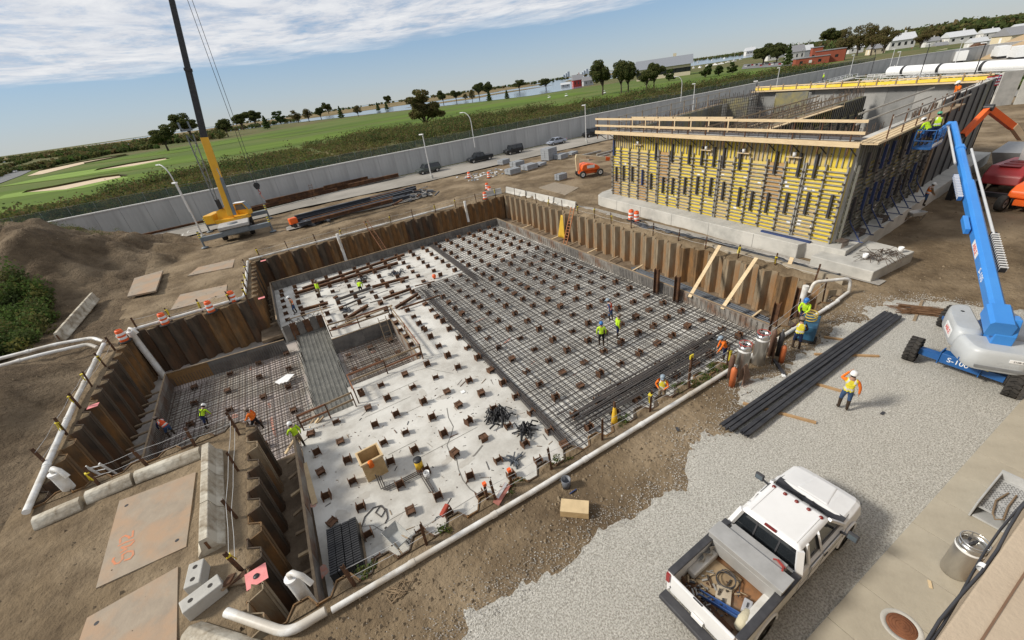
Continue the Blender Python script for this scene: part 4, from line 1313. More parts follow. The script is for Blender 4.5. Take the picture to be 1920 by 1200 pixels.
inr = thing('inner_guard_rail', 'long pale timber guard rail standing behind the yellow wall top', 'guard rail', (34.4, 35.0, WT - 0.15), -math.pi / 2 - .06)
for z in (1.15,):
    b = MB(); b.rng(0, 12.0, -0.05, 0.05, z - 0.09, z + 0.09); b.build('rail', WOOD, inr)
for k in range(7):
    b = MB(); b.rng(-0.05, 0.05, -0.09, -0.052, 0, 1.2); b.build('post', WOOD, inr, (0.3 + k * 1.9, 0, 0))
b = MB(); b.rng(-0.5, 13, -0.6, 0.6, -0.06, 0.0); b.build('deck', WOODD, inr)

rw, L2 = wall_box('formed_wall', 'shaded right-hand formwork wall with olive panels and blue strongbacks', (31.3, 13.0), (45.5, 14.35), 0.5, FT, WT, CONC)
form_face(rw, L2, 9, -1, ([GREYF, mat('form_shaded_olive', (0.24, 0.20, 0.06), 0.7), mat('form_shaded_grey', (0.17, 0.17, 0.16), 0.7)], [0.5, 0.3, 0.2]), True, lam=mat('shaded_waler', (0.20, 0.195, 0.165), 0.6, 0.3), stm=mat('shaded_stud', (0.17, 0.165, 0.14), 0.6, 0.3), blue=0.8)  # panels, walers and studs coloured darker to hold the shade of this side
b = MB(); b.rng(-0.9, 8.3, -1.3, -0.31, WT - 0.02, WT + 0.05); b.build('walkway_planks', WOOD, rw)
b = MB(); b.rng(8.3, L2 + 2.0, -1.2, -0.31, WT - 0.03, WT + 0.04); b.build('walkway_planks', WOODD, rw)
for k in range(4):
    b = MB(); b.rng(-0.9, 7.2 + k * 0.4, -1.3 + k * 0.26, -1.1 + k * 0.26, WT + 0.06, WT + 0.10); b.build('loose_plank', WOOD, rw)
for z in (0.65, 1.25):
    b = MB(); b.rng(0.3, L2 + 2, -1.34, -1.29, WT + z - 0.05, WT + z + 0.05); b.build('guard_rail', mat('grey_timber', (0.40, 0.37, 0.32), 0.8), rw)
    b = MB(); b.rng(2.0, L2 + 2, 0.9, 0.95, WT + z - 0.05, WT + z + 0.05); b.build('guard_rail', mat('grey_timber', (0.40, 0.37, 0.32), 0.8), rw)
for k in range(7):
    b = MB(); b.rng(-0.03, 0.03, -0.03, 0.03, -0.3, 1.4); b.build('rail_post', RUST, rw, (0.4 + k * 2.4, -1.25, WT))
for k in range(8):
    b = MB(); b.tube((0, -0.4, 0), (0, -1.5, 0.0), 0.04, 6); b.path([(0, -1.3, 0.05), (0, -0.5, 1.2), (0, -0.35, 2.4)], 0.04, 6); b.build('brace', BLUES, rw, (1 + k * 1.8, 0, FT))
dw, L3 = wall_box('tall_dark_form', 'tall dark smooth form wall near the lift basket', (45.6, 14.4), (62.5, 16.2), 0.5, FT, WT + 0.5, CONC)
for k in range(7):
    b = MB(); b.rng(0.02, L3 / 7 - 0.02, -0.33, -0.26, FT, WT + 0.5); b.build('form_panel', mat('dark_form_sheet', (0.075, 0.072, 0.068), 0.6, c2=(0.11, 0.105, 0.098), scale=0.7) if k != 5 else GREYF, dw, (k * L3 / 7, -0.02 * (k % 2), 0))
for k in range(8):
    b = MB(); b.rng(-0.05, 0.05, -0.45, -0.36, FT, WT + 0.4); b.build('stud', STRB, dw, (min(k * L3 / 7 + 0.06, L3 - .06), 0, 0))
b = MB(); b.rng(-0.1, 0.1, -0.62, -0.48, FT, WT - 0.5); b.build('timber_wale', WOODD, dw, (0.5, 0, 0))
fw, L4 = wall_box('concrete_wall', 'far grey concrete wall with a yellow walkway along its top', (62.6, 16.4), (65.5, 41.0), 0.6, FT, WT + 0.2, CONC)
for k in range(9):
    b = MB(); b.rng(0.02, L4 / 9 - 0.02, 0.30, 0.34, FT, WT + 0.1); b.build('wall_panel', mat('cast_grey', (.27, .27, .26), .85, c2=(.20, .20, .195), scale=.8, c3=(.32, .315, .30), s3=.4, bump=.2) if k % 2 else mat('cast_grey_dark', (.23, .23, .225), .85, c2=(.17, .17, .165), scale=.8, bump=.2), fw, (k * L4 / 9, 0, 0))
b = MB(); b.rng(-0.3, L4 + 0.5, 0.36, 0.46, WT + 0.35, WT + 0.66); b.build('yellow_band', YELF, fw)
b = MB(); b.rng(-0.3, L4 + 0.5, 0.30, 1.2, WT + 0.22, WT + 0.30); b.build('walkway_planks', WOOD, fw)
b = MB(); b.rng(-0.3, L4 + 0.5, 0.34, 0.42, WT + 0.74, WT + 0.86); b.build('guard_rail', WOOD, fw)
for k in range(14):
    b = MB(); b.rng(-0.06, 0.06, 0.47, 0.53, WT + 0.3, WT + 1.05); b.build('rail_post', WOODD, fw, (k * L4 / 13, 0, 0))
lw, L5 = wall_box('concrete_wall', 'long left side wall of the formed structure under thin rails', (33.0, 35.6), (65.3, 41.3), 0.5, FT, WT - 0.2, GREYF)
for k in range(12):
    b = MB(); b.rng(0.03, L5 / 12 - 0.03, -0.33, -0.26, FT, WT - 0.2); b.build('form_panel', GREYF if k < 8 else CONC, lw, (k * L5 / 12, 0, 0))
for z in (0.5, 1.1):
    b = MB(); b.rng(0, L5 * 0.8, 0.9, 0.95, WT + z - 0.05, WT + z + 0.05); b.build('guard_rail', mat('grey_timber', (0.40, 0.37, 0.32), 0.8), lw)
for k in range(10):
    b = MB(); b.rng(-0.04, 0.04, 0.9, 0.96, WT - 0.4, WT + 1.2); b.build('rail_post', WOODD, lw, (k * L5 * 0.8 / 9, 0, 0))
b = MB(); b.rng(0, L5 * 0.8, 0.3, 1.0, WT - 0.25, WT - 0.2); b.build('deck', WOODD, lw)
iw, L6 = wall_box('inner_form_wall', 'inner wall of the formed structure with a sloping timber walkway', (33.0, 23.6), (62.0, 26.4), 0.5, FT, WT - 0.6, GREYF)
form_face(iw, L6, 14, -1, ([GREYF, mat('form_shaded_olive', (0.24, 0.20, 0.06), 0.7)], [0.75, 0.25]), False, z1=WT - 0.6, lam=STRB, stm=STRB)  # dark panel colours carry the shade on this sunless face
for j, yy in enumerate((-1.3, -0.85, 0.9)):
    b = MB(); b.rng(0, 20.5, yy, yy + 0.38, WT - 0.62 + 0.03 * j, WT - 0.56 + 0.03 * j); b.build('walkway_plank', WOODD if j else WOOD, iw)
for yy in (-1.35, 1.3):
    for z in (0.5, 1.0):
        b = MB(); b.rng(0, 21, yy, yy + 0.04, WT - 0.6 + z - 0.06, WT - 0.6 + z + 0.06); b.build('guard_rail', WOODD, iw)
    for k in range(8):
        b = MB(); b.rng(-0.03, 0.03, yy - 0.03, yy, -0.2, 1.2); b.build('rail_post', WOODD, iw, (k * 2.9, 0, WT - 0.6))
cg = thing('rebar_curtain', 'upright dark rebar grid inside the formed structure', 'rebar', (52.0, 29.5, FT), 1.45)
b = MB()
for k in range(26):
    b.bar((k * 0.25, 0, 0), (k * 0.25, 0, 6.2), 0.04)
for k in range(20):
    b.bar((0, 0.04, 0.3 + k * 0.3), (6.3, 0.04, 0.3 + k * 0.3), 0.04)
tag(b.build('bars', REBAR, cg), kind='stuff')
cg2 = thing('rebar_curtain', 'upright rebar grid standing behind the inner timber rail', 'rebar', (58.5, 36.0, FT), 2.9)
b = MB()
for k in range(28):
    b.bar((k * 0.3, 0, 0), (k * 0.3, 0, 7.4 + random.uniform(-.3, .3)), 0.04)
for k in range(22):
    b.bar((0, 0.04, 0.3 + k * 0.32), (8.2, 0.04, 0.3 + k * 0.32), 0.04)
tag(b.build('bars', REBAR, cg2), kind='stuff')
for lab, x, y, rz in (('grey concrete pier between the inner walls at the left', 56.5, 38.5, 0.1), ('second grey concrete pier beside the rebar grid', 60.5, 33.5, 0.1)):
    t = thing('concrete_pier', lab, 'wall', (x, y, FT), rz)
    b = MB(); b.rng(-0.3, 0.3, -2.0, 2.0, 0, WT - 0.9); bev(b.build('stem', CONC, t), 0.03)
    b = MB(); b.rng(-0.42, -0.31, -1.9, 1.9, 0, WT - 0.7); b.build('form_panel', GREYF, t)
sl2 = tag(link('structure_floor', None), kind='structure')
b = MB(); b.prism([(31.9, 13.3), (62.0, 16.6), (65, 40.6), (33.0, 35.4)], FT, FT + 0.06); b.build('deck', SLABD, sl2)
# small timber platforms clamped on the yellow face
for lab, xx in (('small timber ledge with a white bucket on the yellow formwork, left', 4.0), ('small timber ledge on the yellow formwork, third from the left', 15.4), ('small timber ledge on the yellow formwork, second from the left', 12.0), ('small timber ledge with a white tub near the yellow wall corner', 19.2)):
    t = thing('form_ledge', lab, 'ledge', (32.75 - xx * .0594, 35.5 - xx, WT - 1.1), -.06)
    b = MB(); b.rng(-0.62, -0.45, -0.5, 0.5, 0, 0.06); b.build('board', WOOD, t)
    b = MB(); b.lathe([(0, 0.06), (0.11, 0.06), (0.13, 0.36), (0, 0.36)], 10, c=(-0.56, 0, 0)); b.build('tub', WHITE, t)
# things lying on and beside the footing
t = thing('rebar_scrap', 'heap of rusty bent rebar and buckets on the footing corner pad', 'rebar heap', (31.6, 10.2, 0.72))
b = MB()
for k in range(46):
    x, y = random.uniform(-1.0, 0.9), random.uniform(-.5, .6)
    a = random.uniform(0, 6.28); l = random.uniform(0.4, 1.1)
    b.path([(x, y, 0.03), (x + math.cos(a) * l * .5, y + math.sin(a) * l * .5, random.uniform(.1, .4)), (x + math.cos(a) * l, y + math.sin(a) * l, 0.05)], 0.018, 4)
tag(b.build('bars', REBARR, t), kind='stuff')
def bucket(lab, p, m=WHITE, s=1.0):
    t = thing('bucket', lab, 'bucket', p, random.uniform(0, 6))
    b = MB(); b.lathe([(0.02, 0.005), (0.125 * s, 0.005), (0.15 * s, 0.36 * s), (0.135 * s, 0.36 * s), (0.115 * s, 0.03), (0, 0.03)], 14); b.build('pail', m, t)
    b = MB(); b.path([(0.15 * s * math.cos(a), 0.06 * s, 0.33 * s - 0.15 * s * math.sin(a) * 0.6) for a in np.linspace(0, math.pi, 8)], 0.006, 4); b.build('handle', BLACK, t)
bucket('white bucket at the left of the rebar heap on the footing pad', (30.6, 10.6, 0.725))
bucket('white bucket at the right of the rebar heap on the footing pad', (32.9, 9.7, 0.725))
for i, (x, y) in enumerate(((31.0, 12.2), (33.6, 12.4), (37.2, 12.6))):
    t = thing('rebar_stool', ['small rusty rebar stool at the yellow wall corner', 'small rebar stool just round the formwork corner', 'dark rebar scrap by the shaded formwork foot'][i], 'rebar', (x, y, FT))
    b = MB()
    for k in range(7):
        b.bar((-0.4 + k * .13, -.2, 0), (-.4 + k * .13, -.2, .4), .03); b.bar((-.4 + k * .13, -.2, .4), (-.4 + k * .13, .3, .42), .03)
    b.bar((-.45, -.2, .4), (.45, -.2, .4), .03); b.build('bars', REBARR, t)
t = thing('blue_beam', 'flat dark blue steel beam lying on the footing below the yellow panels', 'beam', (30.55, 15.6, FT), math.pi / 2 - .05)
b = MB(); b.rng(-1.8, 1.8, -0.1, 0.1, 0, 0.12); b.build('channel', BLUES, t)
# ------------------------------------------------------------------ text
def text_mesh(s, size, depth_=0.003):
    c = bpy.data.curves.new('lettering', 'FONT')
    c.body = s; c.size = size; c.extrude = depth_; c.align_x = 'CENTER'; c.align_y = 'CENTER'
    o = bpy.data.objects.new('lettering', c); COL.objects.link(o)
    dg = bpy.context.evaluated_depsgraph_get()
    me = bpy.data.meshes.new_from_object(o.evaluated_get(dg))
    bpy.data.objects.remove(o); bpy.data.curves.remove(c)
    me.materials.clear()
    return me
def lettering(s, size, m, parent, p, xdir, ydir):
    me = text_mesh(s, size); me.materials.append(m)
    o = bpy.data.objects.new('lettering', me); COL.objects.link(o); o.parent = parent
    x = Vector(xdir).normalized(); y = Vector(ydir); y = (y - x * x.dot(y)).normalized(); z = x.cross(y)
    M4 = Matrix((x, y, z)).transposed().to_4x4(); M4.translation = Vector(p)
    o.matrix_local = M4
    return o

# ------------------------------------------------------------------ white dewatering pipes
def pipe(label, pts, r, m=PVC, collars=True, name='white_pipe', cat='pipe'):
    pts = [Vector(p) for p in pts]
    o = pts[0].copy(); o.z = 0
    t = thing(name, label, cat, o)
    fine = []
    for i, p in enumerate(pts):       # rounded elbows
        if 0 < i < len(pts) - 1:
            a, b_ = (pts[i - 1] - p), (pts[i + 1] - p)
            e = min(0.25 + r, a.length * .4, b_.length * .4)
            a = p + a.normalized() * e; b_ = p + b_.normalized() * e
            for f in (0, .25, .5, .75, 1):
                fine.append((a.lerp(p, f)).lerp(p.lerp(b_, f), f))
        else:
            fine.append(p)
    b = MB(); b.path([q - o for q in fine], r, 12); b.build('barrel', m, t)
    if collars:
        b_ = None
        for p, q in zip(pts, pts[1:]):
            L = (q - p).length
            d = (q - p).normalized()
            for k in range(1, int(L / 3.0) + 1):
                c = p + d * (k * 3.0 - .6) - o
                b = MB(); b.tube(c, c + d * 0.2, r * 1.16, 12); b.build('coupling', m, t)
    return t
pipe('long white pipe lying along the near edge of the pit', [(-2.75, 9.05, 0.15), (4.3, 8.98, 0.14), (15.7, 9.12, 0.15), (25.3, 9.35, 0.14)], 0.10)
pipe('thick white pipe at the bottom left joining the front pipe', [at(425, 1148, 0.25), at(540, 1188, 0.2), (-2.9, 9.1, 0.2)], 0.14)
pipe('white pipe down the left side above the stepped piling', [(-14.0, 37.0, 0.5), (-13.85, 30, 0.3), (-13.6, 26.0, 0.25), (-13.2, 20.4, 0.2)], 0.135)
pipe('upper one of the two white pipes entering from the left edge', [(-30, 40.2, 0.9), (-17.0, 38.9, 0.85), (-14.9, 38.5, 0.7), (-14.15, 37.6, 0.5)], 0.125)
pipe('lower one of the two white pipes entering from the left edge', [(-30, 38.0, 0.95), (-17.3, 37.4, 0.9), (-14.9, 37.4, 0.7), (-14.4, 36.9, 0.45)], 0.125)
pipe('white pipe behind the orange barrels on the left', [(-13.6, 38.3, 0.3), (-12.9, 39.3, 0.2), (-8, 39.25, 0.2), (-5.1, 39.3, 0.2), (-5.0, 41, 0.2), (-4.75, 50.3, 0.2)], 0.12)
pipe('white pipe along the far side of the pit', [(-4.6, 50.95, 0.2), (5, 51.0, 0.2), (14.3, 51.1, 0.25), (19.5, 51.1, 0.3)], 0.11)
pipe('white pipe looping round the near right corner of the pit', [(25.3, 9.4, 0.15), (26.6, 9.5, 0.15), (26.75, 9.5, 0.15), (26.7, 9.6, 1.0), (24.9, 10.6, 1.05), (24.8, 10.65, 0.4)], 0.09, collars=False)
def well(label, top, bot, r, big=True):
    o = Vector((top[0], top[1], 0))
    t = thing('well_riser', label, 'pipe', o)
    b = MB(); b.tube(Vector(top) - o, Vector(bot) - o, r, 14); b.build('riser', PVC, t)
    if big:
        b = MB(); b.path([Vector(top) - o + Vector(v) for v in ((0, 0, 0), (0, 0, 0.22), (0.12, -0.1, 0.35), (0.35, -0.3, 0.25), (0.5, -0.45, -0.1))], r * 0.45, 10); b.build('elbow', PVC, t)
        b = MB(); b.tube(Vector(top) - o + Vector((0, 0, -0.02)), Vector(top) - o + Vector((0, 0, 0.08)), r * 1.08, 14); b.build('cap', WHITE, t)
    return t
well('tall white riser pipe in the far left corner of the lower pit', (-12.75, 38.35, 0.35), (-12.3, 37.6, -3.7), 0.22)
well('white riser pipe standing against the far piling', (4.6, 50.0, 0.75), (4.6, 49.8, -2.6), 0.17, False)
well('white riser pipe near the far right corner of the pit', (20.6, 50.0, 0.75), (20.6, 49.8, -1.9), 0.16, False)
well('white well casing with an elbow at the bottom left corner', (-3.55, 10.3, 0.75), (-3.5, 10.25, -1.2), 0.19)
well('white well casing by the light ladder at the left', (-12.1, 21.2, 0.95), (-12.1, 21.2, 0.0), 0.22)
well('short white well casing at the near right pit corner', (24.75, 10.9, 0.75), (24.75, 10.9, -0.6), 0.16, False)

# ------------------------------------------------------------------ guard posts with wire and ribbons
pm = MB(); pm.box((0, 0, 0.2), (0.09, 0.018, 1.9)); pm.box((0.04, 0.04, 0.2), (0.018, 0.09, 1.9))
POSTM = [pm.mesh('upright', RUST)]
rbm = MB()
for k in range(3):
    rbm._add([(0.05, 0.05 * (k - 1), 0.9), (0.09, 0.05 * (k - 1) + 0.04, 0.9), (0.13 - 0.05 * k, 0.08 * (k - 1), 0.45), (0.10 - 0.05 * k, 0.08 * (k - 1) - 0.03, 0.5)], [(0, 1, 2, 3)])
rbm.box((0.02, 0.02, 0.92), (0.15, 0.15, 0.05))
RIBM = rbm.mesh('ribbon', YRIB)
def post_run(where, pts, wires=True):
    tops = []
    for i, (x, y) in enumerate(pts):
        x += random.uniform(-.1, .1); y += random.uniform(-.05, .05)
        t = thing('guard_post', 'rusty guard post %s, %s in the row' % (where, nth(i + 1)), 'post', (x, y, 0), random.uniform(-.5, .5), 'guard posts round the pit')
        o = link('upright', POSTM[0], t)
        o.rotation_euler = (random.uniform(-.07, .07), random.uniform(-.07, .07), 0)
        if random.random() < 0.55:
            link('ribbon', RIBM, t, (0, 0, random.uniform(-.15, .1)), random.uniform(0, 6))
        tops.append(Vector((x, y, 0)))
    if wires:
        t = thing('guard_wire', 'thin sagging guard wires between the posts %s' % where, 'wire', (0, 0, 0))
        b = MB()
        for z in (0.95, 0.5):
            for p, q in zip(tops, tops[1:]):
                b.path([p + Z * z, p.lerp(q, .5) + Z * (z - 0.07), q + Z * z], 0.009, 4)
        tag(b.build('cable', GALV, t), kind='stuff')
post_run('along the front pipe', [(-2.1 + i * 2.55, 9.45) for i in range(9)] + [(22.3, 9.9), (25.6, 10.3)])
post_run('along the right piling', [(27.25, 11.5 + i * 2.65) for i in range(15)])
post_run('along the far piling', [(25.5 - i * 2.9, 50.95) for i in range(11)])
post_run('at the stepped inner corner', [(-4.85, 48 - i * 2.3) for i in range(5)])
post_run('behind the orange barrels', [(-6.2 - i * 2.1, 39.2) for i in range(4)])
post_run('down the left piling', [(-13.55, 36.5 - i * 2.55) for i in range(6)])
post_run('on the near dirt ledge', [(-10.9 + i * 1.8, 20.55) for i in range(4)])
post_run('beside the concrete blocks', [(-5.3, 20.0), (-5.35, 17.4), (-5.35, 14.7), (-5.3, 12.2)])

# ------------------------------------------------------------------ barrels, plates, barriers
def barrel(p, label, rz=0):
    t = thing('traffic_barrel', label, 'traffic barrel', p, rz, 'orange and white traffic barrels')
    b = MB(); b.lathe([(0.27, 0.07), (0.265, 0.25)], 16); b.lathe([(0.255, 0.42), (0.25, 0.57)], 16); b.lathe([(0.24, 0.74), (0.225, 0.93), (0.20, 0.97), (0, 0.97)], 16); b.build('drum', ORANGE, t)
    b = MB(); b.lathe([(0.265, 0.25), (0.268, 0.27), (0.258, 0.41), (0.255, 0.42)], 16); b.lathe([(0.25, 0.57), (0.252, 0.58), (0.243, 0.73), (0.24, 0.74)], 16); b.build('reflective_band', WHITE, t)
    b = MB(); b.lathe([(0, 0.0), (0.44, 0.0), (0.44, 0.05), (0.30, 0.08), (0, 0.08)], 16); b.build('rubber_base', RUBBER, t)
    b = MB(); b.box((0, 0, 1.0), (0.24, 0.04, 0.07)); b.build('handle', ORANGE, t)
BL = [((235, 640), 'leftmost orange barrel by the white riser pipe'), ((312, 608), 'orange barrel second from left along the left piling'), ((398, 585), 'orange barrel third from left along the left piling'), ((440, 566), 'orange barrel nearest the inner corner of the left piling'),
      ((880, 334), 'orange barrel beside white debris near the road'), ((917, 334), 'orange barrel alone on the dirt below the parked cars'), ((910, 374), 'lowest barrel of the cluster at the far pit corner'), ((919, 366), 'middle barrel of the cluster at the far pit corner'), ((914, 356), 'upper barrel of the cluster at the far pit corner'),
      ((1183, 417), 'left barrel of the pair below the yellow formwork'), ((1193, 417), 'right barrel of the pair below the yellow formwork')]
for (u, v), lab in BL:
    p = at(u, v); p.z = max(0, hgt(p.x, p.y)); barrel(p, lab)

def plate(label, quad_, z=0.035, th=0.03, m=STEELP):
    c = sum((Vector(q) for q in quad_), Vector((0, 0, 0))) / 4
    zz = max(hgt(q[0], q[1]) for q in quad_) + z
    t = thing('road_plate', label, 'steel plate', (c.x, c.y, 0))
    loc = [(q[0] - c.x, q[1] - c.y) for q in quad_]
    b = MB(); b.prism(loc[::-1] if Vector((loc[1][0] - loc[0][0], loc[1][1] - loc[0][1])).cross(Vector((loc[2][0] - loc[1][0], loc[2][1] - loc[1][1]))) < 0 else loc, zz - 0.15, zz)
    b.build('plate', m, t)
    b = MB()
    for f in (0.12, 0.88):
        p = Vector((*loc[0], 0)).lerp(Vector((*loc[2], 0)), f); b.lathe([(0, zz + 0.003), (0.07, zz + 0.003)], 10, c=(p.x, p.y, 0))
    b.build('lifting_hole', BLACK, t)
    return t, zz, c
pt, pz, pc = plate('large tan steel plate with orange spray lettering at the lower left', [at(225, 940), at(368, 886), at(350, 1026), at(181, 1104)])
strokes = [[(300, 750), (280, 795), (320, 845), (380, 830), (440, 770), (437, 700), (520, 645), (600, 640), (612, 695), (560, 760), (470, 790)], [(410, 660), (500, 610), (420, 580), (500, 565), (570, 540), (620, 480)], [(370, 555), (480, 500), (610, 455)], [(398, 510), (402, 440), (470, 390), (530, 405), (550, 430), (600, 400), (606, 315)]]
b = MB()
for st in strokes:
    P = [at(180 + x * .1167, 960 + y * .1167) for x, y in st]
    for i, (p, q) in enumerate(zip(P, P[1:])):
        d = (q - p); n_ = Vector((-d.y, d.x, 0)).normalized() * 0.035
        e = d.normalized() * 0.02
        b.quad(*[Vector((v.x - pc.x, v.y - pc.y, pz + 0.004 + 0.0006 * i)) for v in (p - e - n_, q + e - n_, q + e + n_, p - e + n_)])
b.build('spray_lettering', mat('faded_orange_spray', (0.62, 0.21, 0.10), 0.85, c2=(0.45, 0.26, 0.17), scale=14), pt)
plate('rust-stained tan steel plate at the bottom left corner', [at(165, 1160), at(335, 1064), at(332, 1255), at(120, 1290)])
plate('pale steel plate nearest the left orange barrels', [at(320, 582), at(338, 553), at(426, 534), at(424, 556)])
plate('pale steel plate near the crane outrigger', [at(352, 518), at(372, 502), at(441, 486), at(436, 502)])
plate('dusty steel plate by the foot of the dirt mound', [at(243, 563), at(256, 528), at(309, 513), at(296, 552)])
plate('dusty flat plate on the dirt behind the far right pit corner', [at(1010, 352), at(1040, 342), at(1085, 352), at(1060, 366)], m=mat('dusty_plate', (0.30, 0.25, 0.19), 0.9))

BARR = mat('chipped_white_barrier', (0.46, 0.41, 0.325), 0.9, c2=(0.22, 0.175, 0.12), scale=2.4, c3=(0.56, 0.52, 0.43), s3=1.1, bump=0.5, bscale=6)
def jersey(label, p, q, h=0.82, w=0.6, m=CONC, z=0.0):
    p, q = Vector((p[0], p[1], z)), Vector((q[0], q[1], z))
    t = thing('concrete_barrier', label, 'barrier', p, math.atan2(q.y - p.y, q.x - p.x))
    L = (q - p).length - 0.04
    pr = [(-w / 2, 0), (-w / 2, 0.09), (-w * 0.28, 0.30), (-w * 0.16, h), (w * 0.16, h), (w * 0.28, 0.30), (w / 2, 0.09), (w / 2, 0)]
    b = MB(); b.loft([[(0, y, zz) for y, zz in pr], [(L * .5, y * 1.02, zz + 0.01) for y, zz in pr], [(L, y, zz) for y, zz in pr]]); bev(b.build('barrier_body', m, t), 0.03)
    b = MB(); b.box((L - 0.01, 0, h * .55), (0.06, 0.08, h * .5)); b.build('connector', RUST, t)
    return t
jersey('concrete barrier beside the green overgrowth at the left', at(183, 566), at(118, 645), m=BARR, z=0.15)
A, B_ = (-6.45, 19.3), (-6.15, 13.6)
for k in range(3):
    f0, f1 = k / 3, (k + 1) / 3
    jersey('chipped white block barrier beside the steel plates, %s from the far end' % nth(k + 1), (A[0] + (B_[0] - A[0]) * f0, A[1] + (B_[1] - A[1]) * f0), (A[0] + (B_[0] - A[0]) * f1, A[1] + (B_[1] - A[1]) * f1), 0.75, 0.85, BARR)
for k, (p, q) in enumerate((((-6.9, 19.75), (-9.4, 19.85)), ((-9.5, 19.85), (-11.1, 19.8)), ((-11.2, 19.6), (-12.7, 19.5)))):
    jersey('chipped white barrier along the near dirt ledge, %s from the corner' % nth(k + 1), p, q, 0.38, 0.75, BARR)
for k, (p, q) in enumerate((((24.6, 52.4), (27.2, 52.2)), ((28.0, 52.0), (28.15, 46.9)), ((28.2, 46.8), (28.4, 41.2)), ((28.4, 41.0), (28.55, 37.2)))):
    jersey(['short concrete barrier at the far right corner of the pit', 'first long concrete barrier beyond the right piling', 'second long concrete barrier beyond the right piling', 'low tarped concrete barrier nearest the barrel pair'][k], p, q, 0.75, 0.62, CONC)
jersey('half-buried concrete strip at the bottom edge of the picture', at(360, 1195), at(520, 1250), 0.4, 0.8, BARR)
def block(label, p, d, rz, m=CONC):
    t = thing('concrete_block', label, 'concrete block', p, rz)
    b = MB(); b.box((0, 0, d[2] / 2), d); bev(b.build('block_body', m, t), 0.03)
    b = MB()
    for s in (-1, 1):
        b.lathe([(0, d[2] + 0.003), (0.075, d[2] + 0.003)], 10, c=(s * d[0] * 0.25, 0, 0))
    b.build('lifting_recess', mat('recess_dark', (0.06, 0.055, 0.05), 0.9), t)
block('upright grey concrete block with two dark recesses at lower left', (-6.45, 12.65, 0), (0.9, 0.45, 0.5), RAD(85))
block('grey concrete block lying below the other at lower left', (-6.2, 11.75, 0), (1.1, 0.5, 0.5), RAD(18))
t = thing('broken_timber', 'broken dark timbers beside the grey concrete blocks', 'timber', (-5.5, 11.9, 0))
for k in range(4):
    b = MB(); b.box((0, 0, 0.08 + 0.06 * k), (1.0 - .15 * k, 0.22, 0.07), R=Matrix.Rotation(0.6 * k - 0.4, 3, 'Z') @ Matrix.Rotation(0.15 * k, 3, 'Y')); b.build('timber', RUST if k % 2 else WOODD, t)
t = thing('pink_plate', 'pink painted square cap on a pile head at the lower left', 'plate', (-4.75, 11.6, 0.12), 0.1)
b = MB(); b.rng(-.32, .32, -.32, .32, 0, 0.02); b.build('painted_cap', PINK, t)
b = MB(); b.lathe([(0, 0.05), (0.09, 0.05), (0.10, 0.021)], 12); b.build('bolt', BLACK, t)
for i, (u, v) in enumerate(((176, 763), (494, 490), (491, 560))):
    p = at(u, v)
    t = thing('pink_plate', ['small pink painted mark on the left stepped piling', 'small pink mark at the top of the inner corner piling', 'small pink mark lower on the inner corner piling'][i], 'mark', (p.x, p.y, 0.07))
    b = MB(); b.rng(-.25, .25, -.2, .2, 0, 0.015); b.build('painted_cap', PINK, t)

# ------------------------------------------------------------------ ladders
def ladder(label, p, q, w=0.42, m=WOODD, n=None):
    p, q = Vector(p), Vector(q)
    o = p.copy()
    t = thing('ladder', label, 'ladder', o)
    d = q - p
    s = d.cross(Vector((d.y, -d.x, 0)) if abs(d.x) + abs(d.y) > .05 else Vector((0, 1, 0))).normalized() if False else Vector((-d.y, d.x, 0)).normalized()
    s = s * (w / 2)
    for k in (-1, 1):
        b = MB(); b.bar(s * k, d + s * k, 0.05, 0.09); b.build('stile', m, t)
    n = n or int(d.length / 0.3)
    for k in range(n):
        c = d * ((k + 0.5) / n)
        b = MB(); b.tube(c - s, c + s, 0.02, 6); b.build('rung', m, t)
BROWNW = mat('red_brown_timber', (0.27, 0.135, 0.08), 0.8, c2=(0.20, 0.10, 0.06), scale=3)
ladder('long brown ladder leaning on the far piling', (9.0, 47.6, -2.5), (8.2, 51.1, 1.1), 0.5, BROWNW)
ladder('orange-brown ladder on the right piling by the yellow sheet', (25.2, 35.2, -2.9), (26.7, 35.4, 0.9), 0.5, mat('orange_ladder', (0.5, 0.2, 0.08), 0.7))
ladder('pale ladder at the near left of the lower pit', (-10.6, 22.2, -3.0), (-10.95, 21.2, 0.7), 0.55, GALV)
ladder('short timber ladder in the back corner of the sump', (4.0, 30.4, -3.7), (4.05, 31.3, -1.9), 0.6, WOODD, 4)
ladder('small brown ladder against the steel stack by the wall', (5.6, 79.2, 0.2), (5.9, 81.2, 2.3), 0.5, RUST, 7)
t = thing('yellow_sheet', 'yellow sheet hanging beside the ladder on the right piling', 'sheet', (26.2, 36.6, 0.1))
b = MB()
for i in range(6):
    for j in range(5):
        pass
vv, qq = [], []
for j in range(9):
    for i in range(6):
        f = j / 8
        vv.append((-0.15 - 0.06 * math.sin(i * 2.1) * f - 0.25 * f, -0.7 * (1 - 0.75 * (1 - f)) + i * 0.28 * (0.25 + 0.75 * f), -0.1 - 2.5 * f))
for j in range(8):
    for i in range(5):
        qq.append((j * 6 + i, j * 6 + i + 1, (j + 1) * 6 + i + 1, (j + 1) * 6 + i))
b._add(vv, qq, 0, True); so = b.build('cloth', mat('yellow_cloth', (0.60, 0.38, 0.03), 0.7), t)
so.modifiers.new('thick', 'SOLIDIFY').thickness = 0.02

